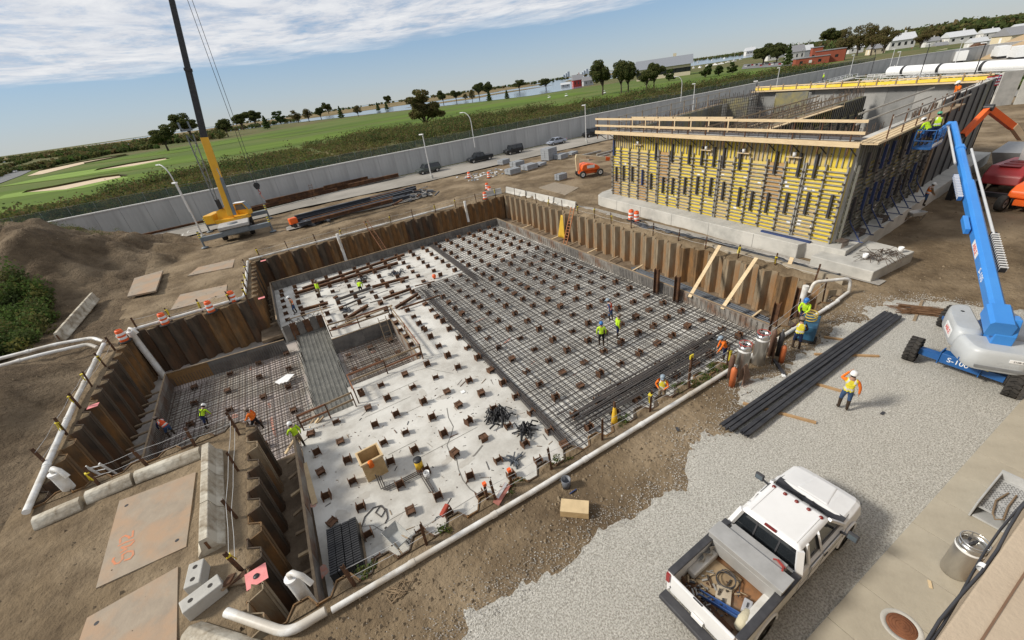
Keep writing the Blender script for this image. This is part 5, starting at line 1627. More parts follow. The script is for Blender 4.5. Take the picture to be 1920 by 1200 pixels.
# ------------------------------------------------------------------ channel struts, lumber
def plank(label, p, q, w=0.24, h=0.05, m=WOOD, name='plank', cat='plank', group=None):
    p, q = Vector(p), Vector(q)
    t = thing(name, label, cat, p, 0, group)
    b = MB(); b.bar((0, 0, 0), q - p, w, h); b.build('board', m, t)
    return t
for k in range(9):
    y = 10.6 + k * 1.12
    plank('timber strut across the near left channel, %s from the front' % nth(k + 1), (-4.15, y + random.uniform(-.2, .2), -2.5), (-3.5, y + random.uniform(-.3, .3), -2.35), 0.14, 0.09, WOODD if k % 3 else WOOD, 'strut', 'strut', 'struts in the near left channel')
for k in range(9):
    y = 24.5 + k * 1.25
    plank('timber strut against the left piling, %s from the front' % nth(k + 1), (-12.9, y, -3.3), (-11.55, y - 0.1, -3.2), 0.14, 0.09, WOODD, 'strut', 'strut', 'struts along the left lower pit form')
for k in range(8):
    y = 20.5 + k * 3.1
    plank('timber strut behind the right edge form, %s from the front' % nth(k + 1), (23.4, y + 4, -2.55), (26.2, y + 4.4, -2.5), 0.14, 0.09, WOODD if k % 2 else WOOD, 'strut', 'strut', 'struts behind the right edge form')
for k in range(5):
    plank('timber strut beside the inner corner piling, %s from the front' % nth(k + 1), (-4.1, 38.6 + k * 1.6, -2.6), (-3.45, 38.5 + k * 1.6, -2.5), 0.14, 0.09, WOODD, 'strut', 'strut', 'struts beside the inner corner')
for i, (u0, v0, u1, v1) in enumerate(((1293, 556, 1350, 458), (1354, 578, 1419, 481), (1456, 556, 1486, 480))):
    a = at(u0, v0, -1.7); a2 = at(u1, v1, 0.9)
    plank(['leftmost', 'middle', 'rightmost'][i] + ' long pale plank leaning on the right piling', (a.x, a.y, -1.75), (a2.x, a2.y, 0.8), 0.25, 0.06, WOOD)
# angle steel soldier stubs at the right form
for i, (u, v) in enumerate(((1224, 530), (1262, 545), (1443, 610), (1485, 580))):
    p = at(u, v, -1.4)
    t = thing('soldier_beam', ['rusty upright steel beam left of the pair behind the form', 'rusty upright steel beam right of the pair behind the form', 'tall rusty steel beam at the near end of the right form', 'rusty steel beam at the near right pit corner'][i], 'steel beam', (p.x + 0.4, p.y, -2.9), 0.3)
    for y, nm in ((-.16, 'flange'), (.16, 'flange')):
        b = MB(); b.rng(-.16, .16, y - .012, y + .012, 0, 2.5 if i < 2 else 2.9); b.build(nm, RUST, t)
    b = MB(); b.rng(-.012, .012, -.147, .147, 0, 2.45 if i < 2 else 2.85); b.build('web', RUST, t)
# bundles of grey bars in the right hand channel
t = thing('bar_bundle', 'long dark bar bundles lying in the channel behind the right form', 'rebar bundle', (0, 0, 0))
for k in range(4):
    b = MB()
    for j in range(9):
        x = 23.75 + k * 0.46 + random.uniform(0, .36); z = -2.78 + 0.06 * (j % 3) + 0.1
        b.tube((x, 11.5 + random.uniform(0, .8) + k * .4, z), (x + random.uniform(-.15, .15) + 0.2, 24.5 + random.uniform(-1.5, 1.5), z), 0.055, 5)
    tag(b.build('bundle', mat('bar_bluegrey', (0.07, 0.08, 0.095), 0.5, 0.3, c2=(0.10, 0.11, 0.125), scale=2), t), kind='stuff')
for k in range(2):
    b = MB(); b.bar((23.5, 13.4 + k * 2.2, -2.42), (25.8, 13.7 + k * 2.2, -2.42), 0.12, 0.1); b.build('dunnage', WOOD, t)
# rebar pile on the gravel with timber dunnage
t = thing('rebar_pile', 'long dark rebar bundles lying across timbers on the gravel yard', 'rebar bundle', (0, 0, 0))
for k in range(5):
    y0 = 6.15 + k * 0.19 + (0.12 if k > 1 else 0); y1 = 6.55 + k * 0.155
    b = MB()
    for j in range(14):
        r = 0.024
        yy = y0 + (j % 5) * 0.034; zz = 0.17 + (j // 5) * 0.045
        x0 = 12.15 + random.uniform(-.05, .12) + (0.25 if k < 2 else 0); x1 = 25.55 + random.uniform(-.15, .05)
        b.path([(x0, yy, zz), ((x0 + x1) / 2, yy + (y1 - y0) * .5 + random.uniform(-.02, .02), zz), (x1, yy + (y1 - y0), zz)], r, 5)
    tag(b.build('bundle', mat('pile_rebar', (0.048, 0.050, 0.058), 0.45, 0.5, c2=(0.085, 0.085, 0.09), scale=3), t), kind='stuff')
for i, (u0, v0, u1, v1) in enumerate(((1393, 756, 1530, 793), (1530, 720, 1600, 740), (1527, 664, 1648, 668), (1545, 632, 1600, 640))):
    p, q = at(u0, v0, 0.07), at(u1, v1, 0.07)
    plank('timber bearer under the gravel yard rebar pile, %s from the near end' % nth(i + 1), p, q, 0.11, 0.10, mat('bearer_wood', (0.42, 0.27, 0.14), 0.85), 'bearer', 'timber', 'timber bearers under the rebar pile')
t = thing('rebar_scrap', 'small heap of rusty rods on the gravel by the lift wheel', 'rebar heap', (27.0, 6.3, 0.04))
b = MB()
for k in range(40):
    a = -1.0 + random.gauss(0, .13); l = random.uniform(.6, 1.2); y = random.uniform(-.35, .35); x = random.uniform(-.35, .35)
    b.bar((x - math.cos(a) * l, y - math.sin(a) * l, 0.06 + .05 * (k % 4)), (x + math.cos(a) * l, y + math.sin(a) * l, 0.06 + .05 * (k % 4)), 0.028)
tag(b.build('rods', mat('rust_rods', (0.20, 0.115, 0.065), 0.85), t), kind='stuff')
b = MB(); b.bar((-1.2, -.2, 0.0), (1.3, .4, 0.0), 0.12, 0.1); b.build('dunnage', WOODD, t)

# black sheeting and hose run between the piling and the footing
t = thing('black_sheeting', 'crumpled black plastic sheeting along the right piling', 'sheeting', (0, 0, 0))
vv, qq = [], []
N_ = 70
for i in range(N_):
    f = i / (N_ - 1)
    y = 29.2 - f * 18.2
    xc = 28.5 - 0.2 * math.sin(f * 9) + 0.3 * f
    for j in range(6):
        w = 0.75 * (0.4 + 0.6 * abs(math.sin(f * 11 + 0.5))) * (1 - 0.6 * (f < .05))
        vv.append((xc + (j / 5 - .5) * w, y, hgt(xc + (j / 5 - .5) * w, y) + 0.03 + 0.16 * math.sin(j / 5 * math.pi) * (0.6 + 0.6 * random.random())))
for i in range(N_ - 1):
    for j in range(5):
        qq.append((i * 6 + j, i * 6 + j + 1, (i + 1) * 6 + j + 1, (i + 1) * 6 + j))
b = MB(); b._add(vv, qq, 0, True); b.build('sheet', TARP, t)
t = thing('concrete_strip', 'low tan concrete kerb beside the near right piling', 'kerb', (0, 0, 0))
b = MB(); b.hex([(27.7, 10.3, 0), (28.0, 10.3, 0), (28.0, 20, 0), (27.7, 20, 0)], [(27.72, 10.3, .42), (27.98, 10.3, .42), (27.98, 20, .36), (27.72, 20, .36)]); b.build('kerb_body', mat('tan_concrete', (0.36, 0.31, 0.235), 0.9, c2=(0.29, 0.25, 0.19), scale=1.5), t)
sheet('service_strip', [(28.8, 8.9), (29.7, 8.9), (29.75, 36), (29.2, 38), (28.8, 36)], 0.075, mat('pale_gravel_strip', (0.36, 0.335, 0.30), 0.95, c2=(0.27, 0.25, 0.22), scale=6, bump=0.5, bscale=15))
# ------------------------------------------------------------------ wheels
WH = {}
def wheel(parent, c, r, w, rim=CHROME, lugs=0, side=1, steer=0.0):
    k = (r, w, rim.name, lugs)
    if k not in WH:
        b = MB()
        b.lathe([(r * .58, -w / 2), (r * .90, -w / 2), (r, -w * .36), (r, w * .36), (r * .90, w / 2), (r * .58, w / 2)], 22, axis='Y')
        if lugs:
            for i in range(lugs):
                a = 2 * math.pi * i / lugs
                for s in (-1, 1):
                    b.box((math.cos(a) * r * 1.02, s * w * .24, math.sin(a) * r * 1.02), (0.07, w * .50, r * .22), R=Matrix.Rotation(-a, 3, 'Y') @ Matrix.Rotation(s * 0.5, 3, 'X'))
                a += math.pi / lugs
        r_ = MB()
        r_.lathe([(0, -w * .38), (r * .2, -w * .40), (r * .5, -w * .30), (r * .6, -w * .46), (r * .6, w * .46), (r * .5, w * .30), (r * .2, w * .40), (0, w * .38)], 18, axis='Y')
        h_ = MB(); h_.lathe([(0, -w * .47), (r * .16, -w * .47), (r * .16, w * .47), (0, w * .47)], 10, axis='Y')
        WH[k] = (b.mesh('wheel', RUBBER), r_.mesh('rim', rim), h_.mesh('hub', BLACK))
    t = link('wheel', WH[k][0], parent, c, steer)
    link('rim', WH[k][1], t)
    link('hub', WH[k][2], t)
    return t

# ------------------------------------------------------------------ white pickup in the yard
TW = mat('pickup_white', (0.74, 0.74, 0.735), 0.32, c2=(0.68, 0.68, 0.675), scale=0.9, c3=(0.76, 0.76, 0.755), s3=0.5, spec=0.5)
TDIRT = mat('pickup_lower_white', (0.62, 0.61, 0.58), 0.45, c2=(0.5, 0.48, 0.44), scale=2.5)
BLKP = mat('black_plastic', (0.03, 0.03, 0.034), 0.55, c2=(0.05, 0.05, 0.055), scale=4)
tk = thing('pickup_truck', 'white pickup truck with toolboxes and a junk-filled bed on the gravel', 'pickup truck', (8.62, 3.06, 0.04), RAD(2.2))
def sec(x, wb, wm, wt, z0, z1, z2, zt, cr):
    h = [(x, wb, z0), (x, wm, z1), (x, wt, z2), (x, wt * .86, zt), (x, wt * .45, zt + cr * .75), (x, 0, zt + cr)]
    return h + [(p[0], -p[1], p[2]) for p in h[-2::-1]]
b = MB()
b.loft([sec(3.14, .72, .78, .70, .62, .80, .98, 1.01, .01), sec(3.10, .86, .92, .84, .56, .78, 1.03, 1.08, .02), sec(2.9, .96, 1.0, .93, .52, .78, 1.09, 1.15, .03), sec(2.4, 1.0, 1.02, .96, .5, .8, 1.15, 1.22, .045), sec(1.98, 1.0, 1.02, .96, .5, .8, 1.19, 1.27, .05), sec(1.86, 1.0, 1.02, .96, .5, .8, 1.21, 1.25, .02)])
bev(b.build('hood', TW, tk), 0.03, 3)
b = MB(); b.hex([(1.96, -.5, 1.16), (3.0, -.34, 1.0), (3.0, .34, 1.0), (1.96, .5, 1.16)], [(2.02, -.42, 1.325), (2.95, -.30, 1.19), (2.95, .30, 1.19), (2.02, .42, 1.325)]); bev(b.build('hood_bulge', TW, tk), 0.05, 3)
b = MB()
b.loft([sec(1.86, 1.0, 1.02, .97, .46, .8, 1.2, 1.245, .0), sec(-0.56, 1.0, 1.02, .97, .46, .8, 1.2, 1.245, .0)])
bev(b.build('cab_body', TW, tk), 0.02)
GBx0, GBx1, GTx0, GTx1, gb, gt, zb, zt = -0.54, 1.80, -0.36, 1.10, .93, .765, 1.235, 1.87
b = MB()
roof_lo = [(GTx0, -gt, zt), (GTx1, -gt, zt), (GTx1, gt, zt), (GTx0, gt, zt)]
b.hex([(GTx0 - .03, -gt - .03, zt - .03), (GTx1 + .05, -gt - .02, zt - .04), (GTx1 + .05, gt + .02, zt - .04), (GTx0 - .03, gt + .03, zt - .03)], [(GTx0 + .1, -gt + .08, zt + .07), (GTx1 - .06, -gt + .08, zt + .06), (GTx1 - .06, gt - .08, zt + .06), (GTx0 + .1, gt - .08, zt + .07)])
bev(b.build('roof', TW, tk), 0.045, 3)
b = MB()
for s in (-1, 1):     # pillars
    b.bar((GBx1, s * gb, zb), (GTx1, s * gt, zt), .09, .07)
    b.bar((GBx0 + .03, s * gb, zb), (GTx0 + .03, s * gt, zt), .16, .09)
    b.bar((.62, s * (gb + .005), zb), (.50, s * (gt + .008), zt), .11, .05)
    b.bar((-.02, s * (gb + .005), zb), (-.03, s * (gt + .008), zt), .10, .05)
b.build('pillars', TW, tk)['kind'] = 'stuff'
b = MB(); b.hex([(GBx0 + .05, -gb + .03, zb), (GBx1 - .06, -gb + .03, zb), (GBx1 - .06, gb - .03, zb), (GBx0 + .05, gb - .03, zb)], [(GTx0 + .04, -gt + .02, zt), (GTx1 - .03, -gt + .02, zt), (GTx1 - .03, gt - .02, zt), (GTx0 + .04, gt - .02, zt)])
b.build('window_glass', GLASS, tk)
b = MB(); b.quad((GBx1 - .03, -gb + .06, zb + .03), (GBx1 - .03, gb - .06, zb + .03), (GTx1 + .01, gt - .05, zt - .02), (GTx1 + .01, -gt + .05, zt - .02)); b.build('windshield', GLASS, tk)
b = MB(); b.rng(1.70, 2.02, -.90, .90, 1.235, 1.275); b.build('cowl', BLKP, tk)
for s in (-1, 1):
    b = MB(); b.bar((1.86, s * .1, 1.285), (1.62, s * .62, 1.38), .03); b.build('wiper', BLKP, tk)
b = MB()
for yy in (-.3, .3):
    b.bar((GBx0 + .035, yy, zb + .05), (GTx0 + .03, yy, zt - .05), .04, .02)
b.build('rear_window_bars', BLKP, tk)
for yy in (-.62, -.31, 0, .31, .62):
    b = MB(); b.lathe([(.055, 0), (.045, .035), (0, .05)], 10, c=(GTx1 - .16 + .0, yy, zt + .06)); b.build('marker_light', mat('marker_red', (.18, .015, .012), .3), tk)
b = MB(); b.box((GTx0 + .03, 0, zt + .05), (.06, .3, .05)); b.build('brake_light', mat('marker_red', (.18, .015, .012), .3), tk)
for s in (-1, 1):
    m_ = MB(); m_.box((0, 0, 0), (.10, .26, .24)); mo = bev(m_.build('mirror', BLKP, tk, (1.50, s * 1.26, 1.34)), .03)
    b = MB(); b.bar((1.5, s * .98, 1.24), (1.5, s * 1.2, 1.30), .05); b.build('mirror_arm', BLKP, tk)
    b = MB(); b.quad((-.053, -.10, -.09), (-.053, .10, -.09), (-.053, .10, .09), (-.053, -.10, .09)); b.build('mirror_glass', SGLASS, mo)
    for x0, x1, nm in ((.60, 1.72, 'door'), (-.02, .56, 'rear_door')):
        b = MB(); b.rng(x0, x1, s * 1.012 - .014, s * 1.012 + .014, .56, 1.19); d_ = bev(b.build(nm, TW, tk), .012)
        if nm == 'door':
            b = MB(); b.box((.72, s * 1.035, 1.06), (.16, .03, .05)); b.build('door_handle', BLKP, d_)
    b = MB(); b.rng(-.6, 1.75, s * .96 - .05, s * .96 + .05, .40, .47); b.build('sill', BLKP, tk)
    for x in (2.12, -1.92):
        ar = MB(); ar.lathe([(0, -.02), (.475, -.02), (.475, .02), (0, .02)], 22, axis='Y', c=(x, s * 1.012, .47)); ar.build('wheel_arch', mat('arch_black', (.012, .012, .012), .9), tk)
        fl = MB(); fl.path([(x + .50 * math.cos(a), s * 1.03, .47 + .50 * math.sin(a)) for a in np.linspace(-.05, math.pi + .05, 14)], .035, 6); fl.build('fender_flare', TW, tk)
        wheel(tk, (x, s * .915, .40), .40, .27, CHROME)
b = MB(); b.rng(3.10, 3.24, -.93, .93, .46, .68); bev(b.build('front_bumper', CHROME, tk), .03)
b = MB(); b.rng(3.13, 3.155, -.55, .55, .74, .97); b.build('grille', BLKP, tk)
for s in (-1, 1):
    b = MB(); b.rng(3.06, 3.14, s * .74 - .16, s * .74 + .16, .76, .97); bev(b.build('headlight', SGLASS, tk), .02)
b = MB()
for s in (-1, 1):
    for x in (.58, -.02, 1.74, -.58):
        b.rng(x - .007, x + .007, s * 1.0275 - .002, s * 1.0275 + .002, .52, 1.20)
    b.rng(-.5, 1.9, s * 1.0275 - .002, s * 1.0275 + .002, .93, .945)
    b.bar((1.9, s * .90, 1.262), (3.02, s * .80, 1.088), .012, .012)
b.build('panel_gaps', mat('gap_dark', (.10, .10, .10), .8), tk)['kind'] = 'stuff'
for s in (-1, 1):
    b = MB(); b.rng(-.25, .95, s * .60 - .02, s * .60 + .02, zt + .068, zt + .08); bev(b.build('roof_rib', TW, tk), .008)
# bed
for s in (-1, 1):
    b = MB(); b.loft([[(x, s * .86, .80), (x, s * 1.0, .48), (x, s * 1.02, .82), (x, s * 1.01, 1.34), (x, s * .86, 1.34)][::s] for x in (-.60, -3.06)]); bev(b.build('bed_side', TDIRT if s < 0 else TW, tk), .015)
    b = MB(); b.rng(-3.06, -.60, s * .94 - .10, s * .94 + .10, 1.343, 1.40); bev(b.build('rail_cap', BLKP, tk), .02)
    b = MB(); b.rng(-2.45, -1.4, s * .75 - .12, s * .75 + .12, .79, 1.02); bev(b.build('wheel_well', TDIRT, tk), .05)
    b = MB(); b.rng(-3.11, -3.0, s * .98 - .05, s * .98 + .05, .95, 1.30); b.build('tail_light', mat('tail_red', (.30, .02, .02), .3), tk)
b = MB(); b.rng(-3.04, -.60, -.86, .86, .72, .79); b.build('bed_floor', mat('bed_rusty_floor', (.22, .15, .095), .8, c2=(.13, .085, .055), scale=3, c3=(.30, .15, .07), s3=1.4), tk)
b = MB(); b.rng(-.64, -.585, -.86, .86, .72, 1.34); b.build('bed_front', TDIRT, tk)
tg = MB(); tg.rng(-3.13, -3.05, -.86, .86, .70, 1.37); tgo = bev(tg.build('tailgate', TW, tk), .02)
b = MB(); b.box((-3.10, .1, 1.373), (.04, .26, .01)); b.build('latch', BLKP, tgo)
b = MB(); b.rng(-3.42, -3.14, -.98, .98, .50, .66); bev(b.build('rear_bumper', BLKP, tk), .03)
b = MB(); b.rng(-3.2, -3.145, -.16, .16, .72, .84); b.build('number_plate', WHITE, tk)
b = MB(); b.rng(-2.9, 2.9, -.6, .6, .34, .46); b.build('underbody', BLKP, tk)
ALB = mat('toolbox_aluminium', (.44, .435, .42), .45, .35, c2=(.37, .365, .35), scale=2.5)
b = MB(); b.rng(-1.46, -.98, -.98, .98, 1.41, 1.60); b.rng(-1.46, -.98, -.84, .84, .95, 1.408); bev(b.build('toolbox', ALB, tk), .015)
b = MB(); b.rng(-1.48, -.96, -1.0, 1.0, 1.603, 1.635); bev(b.build('toolbox_lid', ALB, tk), .01)
b = MB(); b.rng(-.92, -.68, -.72, .72, 1.0, 1.57); bev(b.build('slim_toolbox', ALB, tk), .015)
# loads in the bed (truck frame -> world)
TMX = Matrix.Translation((8.62, 3.06, 0.04)) @ Matrix.Rotation(RAD(2.2), 4, 'Z')
def inbed(name, label, cat, x, y, z, rz=0.0):
    p = TMX @ Vector((x, y, z))
    return thing(name, label, cat, p, RAD(2.2) + rz)
t = inbed('plywood_sheet', 'stained plywood sheet lying in the pickup bed', 'plywood', -1.95, .25, .795)
b = MB(); b.box((0, 0, .02), (.9, .8, .03), rz=.1); b.build('sheet', mat('stained_ply', (.36, .27, .165), .85, c2=(.25, .18, .11), scale=3), t)
t = inbed('cardboard_sheet', 'pale cardboard flap in the pickup bed', 'cardboard', -2.2, -.05, .83, .5)
b = MB(); b.box((0, 0, .02), (.45, .36, .02)); b.box((.2, 0, .06), (.12, .36, .015), R=Matrix.Rotation(.6, 3, 'Y')); b.build('card', mat('pale_card', (.50, .43, .33), .9), t)
t = inbed('blue_channel', 'blue steel channel lying across the pickup bed', 'steel channel', -2.45, -.25, .84, -1.25)
b = MB(); b.rng(-.62, .62, -.07, .07, 0, .02); b.rng(-.62, .62, -.07, -.05, .02, .10); b.rng(-.62, .62, .05, .07, .02, .10); b.build('channel', mat('worn_blue', (.03, .09, .30), .5, c2=(.05, .11, .27), scale=5), t)
t = inbed('cable_coil', 'coiled dark cable on the plywood in the pickup bed', 'cable', -1.85, .12, .84)
b = MB(); b.path([(.23 * math.cos(a * .35), .23 * math.sin(a * .35), .015 + .004 * a) for a in range(40)] + [(.25, -.25, .04), (-.1, -.42, .03)], .014, 5); b.build('loop', BLKP, t)
t = inbed('grey_tool_case', 'small grey tool case in the corner of the pickup bed', 'tool case', -2.0, -.55, .80, .3)
b = MB(); b.box((0, 0, .08), (.34, .2, .15)); bev(b.build('case_body', mat('grey_case', (.40, .40, .42), .5), t), .02)
b = MB(); b.box((0, 0, .17), (.12, .03, .03)); b.build('handle', BLKP, t)
t = inbed('sand_bag', 'pale bag lying against the right bed wall of the pickup', 'bag', -2.35, -.68, .80, .1)
b = MB(); b.lathe([(.02, -.32), (.11, -.26), (.14, 0), (.11, .26), (.02, .32)], 10, axis='X', c=(0, 0, .11)); b.build('sack', mat('sack_cloth', (.55, .50, .36), .9, bump=.4, bscale=14), t)
t = inbed('white_rag', 'crumpled white sheet by the left bed wall of the pickup', 'rag', -1.75, .78, .85)
b = MB()
vv = [(i * .09 - .3, .08 * math.sin(i * 1.9 + j) - .02, j * .09 + .03 * math.sin(i + j * 2)) for j in range(5) for i in range(8)]
b._add(vv, [(j * 8 + i, j * 8 + i + 1, j * 8 + i + 9, j * 8 + i + 8) for j in range(4) for i in range(7)], 0, True); b.build('cloth', mat('dirty_white_cloth', (.5, .48, .44), .9), t)
t = inbed('bed_scrap', 'loose scrap, fittings and rods strewn over the pickup bed', 'scrap', -2.3, .1, .80)
b = MB()
pal = [RUST, BLKP, mat('scrap_grey', (.30, .29, .27), .7), mat('scrap_tan', (.38, .30, .20), .8), mat('scrap_dark', (.06, .05, .04), .7)]
for k in range(130):
    x, y = random.gauss(-.25, .33), random.gauss(.2, .34)
    x = max(-.68, min(.75, x)); y = max(-.8, min(.7, y))
    a = random.uniform(0, 6); l = random.uniform(.03, .2)
    b.bar((x, y, .02 + random.random() * .06), (x + math.cos(a) * l, y + math.sin(a) * l, .03 + random.random() * .08), random.uniform(.015, .05), m=random.randrange(5))
for k in range(8):
    b.bar((-.6 + k * .03, -.75, .02), (-.5 + k * .03, .6, .03), .02, m=0)
tag(b.build('scrap_bits', pal, t), kind='stuff')
t = inbed('red_clamp', 'red clamp tool hooked on the toolbox of the pickup', 'tool', -.85, -.72, 1.58)
b = MB(); b.bar((0, 0, .0), (.05, .22, .04), .05); b.bar((0, .05, .02), (-.15, .0, .08), .04); b.bar((.05, .22, .04), (.0, .3, .02), .03); b.build('clamp', mat('clamp_red', (.35, .05, .04), .5), t)

# ------------------------------------------------------------------ blue telescopic boom lift
bl = thing('boom_lift', 'blue telescopic boom lift with grey cowls on the gravel', 'boom lift', (24.15, 3.35, 0.03), 0)
BX, BY = 24.15, 3.35
for (x, y, st) in ((-1.95, 1.55, .1), (-1.95, -1.6, .1), (2.1, 1.7, -.1), (2.1, -1.5, -.1)):
    wheel(bl, (x, y, .52), .52, .42, CHROME, 18, 1, st + RAD(0))
for x in (-1.95, 2.05):
    b = MB(); b.rng(x - .2, x + .2, -.62, .62, .42, .88); ax = bev(b.build('axle_box', BPAINTD, bl), .02)
    for s in (-1, 1):
        b = MB(); b.rng(x - .13, x + .13, s * .62 if s > 0 else -1.32, 1.32 if s > 0 else s * .62, .44, .72); b.build('axle_arm', BPAINTD, bl)
        b = MB(); b.rng(x - .24, x + .24, s * .64 - .02, s * .64 + .02, .36, .94); b.build('axle_plate', BPAINTD, bl)
    b = MB(); b.box((x - .205, -.78, .80), (.004, .12, .12)); b.build('warning_label', YRIB, bl)
b = MB(); b.rng(-1.8, 1.9, -.42, .42, .50, .92); b.build('chassis', BPAINTD, bl)
lettering('S-100', .30, WHITE, bl, (-2.154, .05, .66), (0, -1, 0), (0, 0, 1))
H_ = math.atan2(7.95, 15.8)
tu = link('turret', None, bl, (-.15, 0.15, 0), H_)
def rounded(pts, r=.25, n=4):
    out = []
    N2 = len(pts)
    for i in range(N2):
        p, a, c = Vector(pts[i]), Vector(pts[i - 1]), Vector(pts[(i + 1) % N2])
        d1, d2 = (a - p), (c - p)
        e = min(r, d1.length * .45, d2.length * .45)
        s_, t_ = p + d1.normalized() * e, p + d2.normalized() * e
        for k in range(n + 1):
            f = k / n
            out.append(tuple((s_.lerp(p, f)).lerp(p.lerp(t_, f), f)))
    return out
def cowl(pts, z0, z1, name, m, inset=.14):
    base = rounded(pts, .42, 6)
    cx = sum(p[0] for p in base) / len(base); cy = sum(p[1] for p in base) / len(base)
    def ring(f, z):
        return [(cx + (x - cx) * f, cy + (y - cy) * f, z) for x, y in base]
    b = MB(); b.loft([ring(.93, z0), ring(1.0, z0 + .08), ring(1.0, z0 + (z1 - z0) * .55), ring(.97, z1 - .16), ring(.90, z1 - .04), ring(.80, z1)], sm=True)
    return b.build(name, m, tu)
b = MB(); b.lathe([(0, .9), (.85, .9), (.85, 1.12), (0, 1.12)], 20); b.build('slew_ring', BLACK, tu)
b = MB(); b.rng(-2.3, 1.3, -1.0, 1.0, 1.10, 1.22); b.build('turntable', BPAINTD, tu)
cowl([(-1.5, .30), (1.35, .30), (1.2, .92), (.5, 1.16), (-1.5, 1.18)], 1.16, 2.0, 'engine_cowl', GPAINT)
cowl([(-1.5, -1.18), (.5, -1.16), (1.2, -.92), (1.35, -.30), (-1.5, -.30)], 1.16, 2.0, 'tank_cowl', GPAINT)
cowl([(-2.7, -.88), (-1.35, -1.22), (-1.35, 1.22), (-2.7, .88)], 1.02, 1.9, 'counterweight', GPAINT)
b = MB(); b.rng(-2.74, -2.68, -.7, .65, 1.16, 1.26); b.build('bumper_strip', mat('cowl_dark_strip', (.20, .205, .21), .6), tu)
b = MB(); b.lathe([(0, 0), (.07, 0)], 10, c=(.4, .7, 2.0)); b.build('exhaust_cover', BLACK, tu)
b = MB(); b.box((-.6, 1.17, 1.56), (.90, .05, .36)); b.build('sign_board', WHITE, tu)
lettering('ABLE', .30, mat('sign_red', (.62, .04, .03), .5), tu, (-.6, 1.198, 1.56), (-1, 0, 0), (0, 0, 1))
b = MB(); b.box((-2.70, -.45, 1.62), (.03, .52, .13)); b.build('number_board', WHITE, tu)
lettering('2108-62', .10, BLACK, tu, (-2.718, -.45, 1.62), (0, -1, 0), (0, 0, 1))
lettering('Genie', .26, mat('cowl_emboss', (.46, .48, .49), .4), tu, (-2.705, -.2, 1.42), (0, -1, 0), (0, 0, 1))
b = MB(); b.side([(-1.95, 1.2), (-1.05, 1.2), (-1.25, 2.35), (-1.45, 2.95), (-1.85, 2.95), (-2.05, 2.3)], -.30, .30); bev(b.build('riser', BPAINT, tu), .03)
Pv = Vector((22.55, 3.02, 2.75)); Pt = Vector((38.4, 10.95, 7.4))
bm = link('boom', None, bl, Pv - Vector((BX, BY, .03)))
D = Pt - Pv
Ld = D.length
bm.rotation_euler = D.to_track_quat('X', 'Z').to_euler()
def boomsec(x0, x1, w, h, nm, m=BPAINT):
    b = MB(); b.loft([[(x, -w / 2, -h / 2 + .06), (x, -w / 2, h / 2 - .12), (x, -w / 2 + .10, h / 2), (x, w / 2 - .10, h / 2), (x, w / 2, h / 2 - .12), (x, w / 2, -h / 2 + .06), (x, w / 2 - .06, -h / 2), (x, -w / 2 + .06, -h / 2)][::-1] for x in (x0, x1)])
    return bev(b.build(nm, m, bm), .012)
boomsec(-.55, Ld * .58, .47, .56, 'base_section')
boomsec(Ld * .58, Ld * .80, .38, .45, 'mid_section')
boomsec(Ld * .795, Ld * .815, .44, .50, 'collar')
boomsec(Ld * .80, Ld, .30, .36, 'fly_section')
boomsec(-.60, .55, .72, .70, 'pivot_shroud')
b = MB(); b.tube((Ld * .32, -.46, .05), (Ld * .80, -.46, .05), .06, 8); b.build('cable_tube', GALV, bm)
b = MB(); b.tube((Ld * .70, .36, .1), (Ld * .98, .34, .1), .06, 8); b.build('cable_tube', GALV, bm)
b = MB()
for k in range(15):
    b.rng(Ld * .18 + k * .18, Ld * .18 + k * .18 + .035, -.62, -.36, -.10, .13)
b.build('track_ribs', WHITE, bm)['kind'] = 'stuff'
b = MB(); b.rng(Ld * .18 - .05, Ld * .18 + 2.75, -.58, -.38, -.13, .09); b.build('cable_track', BLACK, bm)
b = MB()
for k in range(14):
    b.rng(Ld * .50 + k * .17, Ld * .50 + k * .17 + .03, .32, .52, -.05, .16)
b.build('track_ribs', WHITE, bm)['kind'] = 'stuff'
b = MB(); b.rng(Ld * .50 - .05, Ld * .50 + 2.4, .34, .50, -.10, .10); b.build('cable_track', BPAINTD, bm)
b = MB(); b.rng(Ld * .33, Ld * .33 + 1.2, .30, .50, -.12, .18); bev(b.build('side_guard', BPAINT, bm), .03)
b = MB(); b.box((Ld * .255, .24, .0), (1.15, .006, .30)); b.build('sign_board', WHITE, bm)
lettering('ABLE', .34, mat('sign_red', (.62, .04, .03), .5), bm, (Ld * .255, .246, .0), (-1, 0, 0), (0, 0, 1))
lettering('S-105', .36, WHITE, bm, (Ld * .15, .238, .0), (-1, 0, 0), (0, 0, 1))
# basket
bk_ = link('basket', None, bl, Vector((36.6, 11.35, 6.35)) - Vector((BX, BY, .03)), RAD(6))
b = MB(); b.rng(-1.1, 1.1, -.45, .45, 0, .10); b.build('basket_floor', BPAINTD, bk_)
for z in (.5, 1.1):
    for (p, q) in (((-1.1, -.45), (1.1, -.45)), ((1.1, -.45), (1.1, .45)), ((1.1, .45), (-1.1, .45)), ((-1.1, .45), (-1.1, -.45))):
        b = MB(); b.tube((*p, z), (*q, z), .03, 6); b.build('rail', BPAINTD, bk_)
for (x, y) in ((-1.1, -.45), (0, -.45), (1.1, -.45), (-1.1, .45), (0, .45), (1.1, .45)):
    b = MB(); b.tube((x, y, .1), (x, y, 1.1), .03, 6); b.build('upright', BPAINTD, bk_)
b = MB(); b.rng(-1.0, 1.0, -.47, -.455, .12, .30); b.build('sign_board', WHITE, bk_)
b = MB(); b.rng(.2, .7, .3, .55, .7, 1.15); b.build('control_box', BPAINTD, bk_)
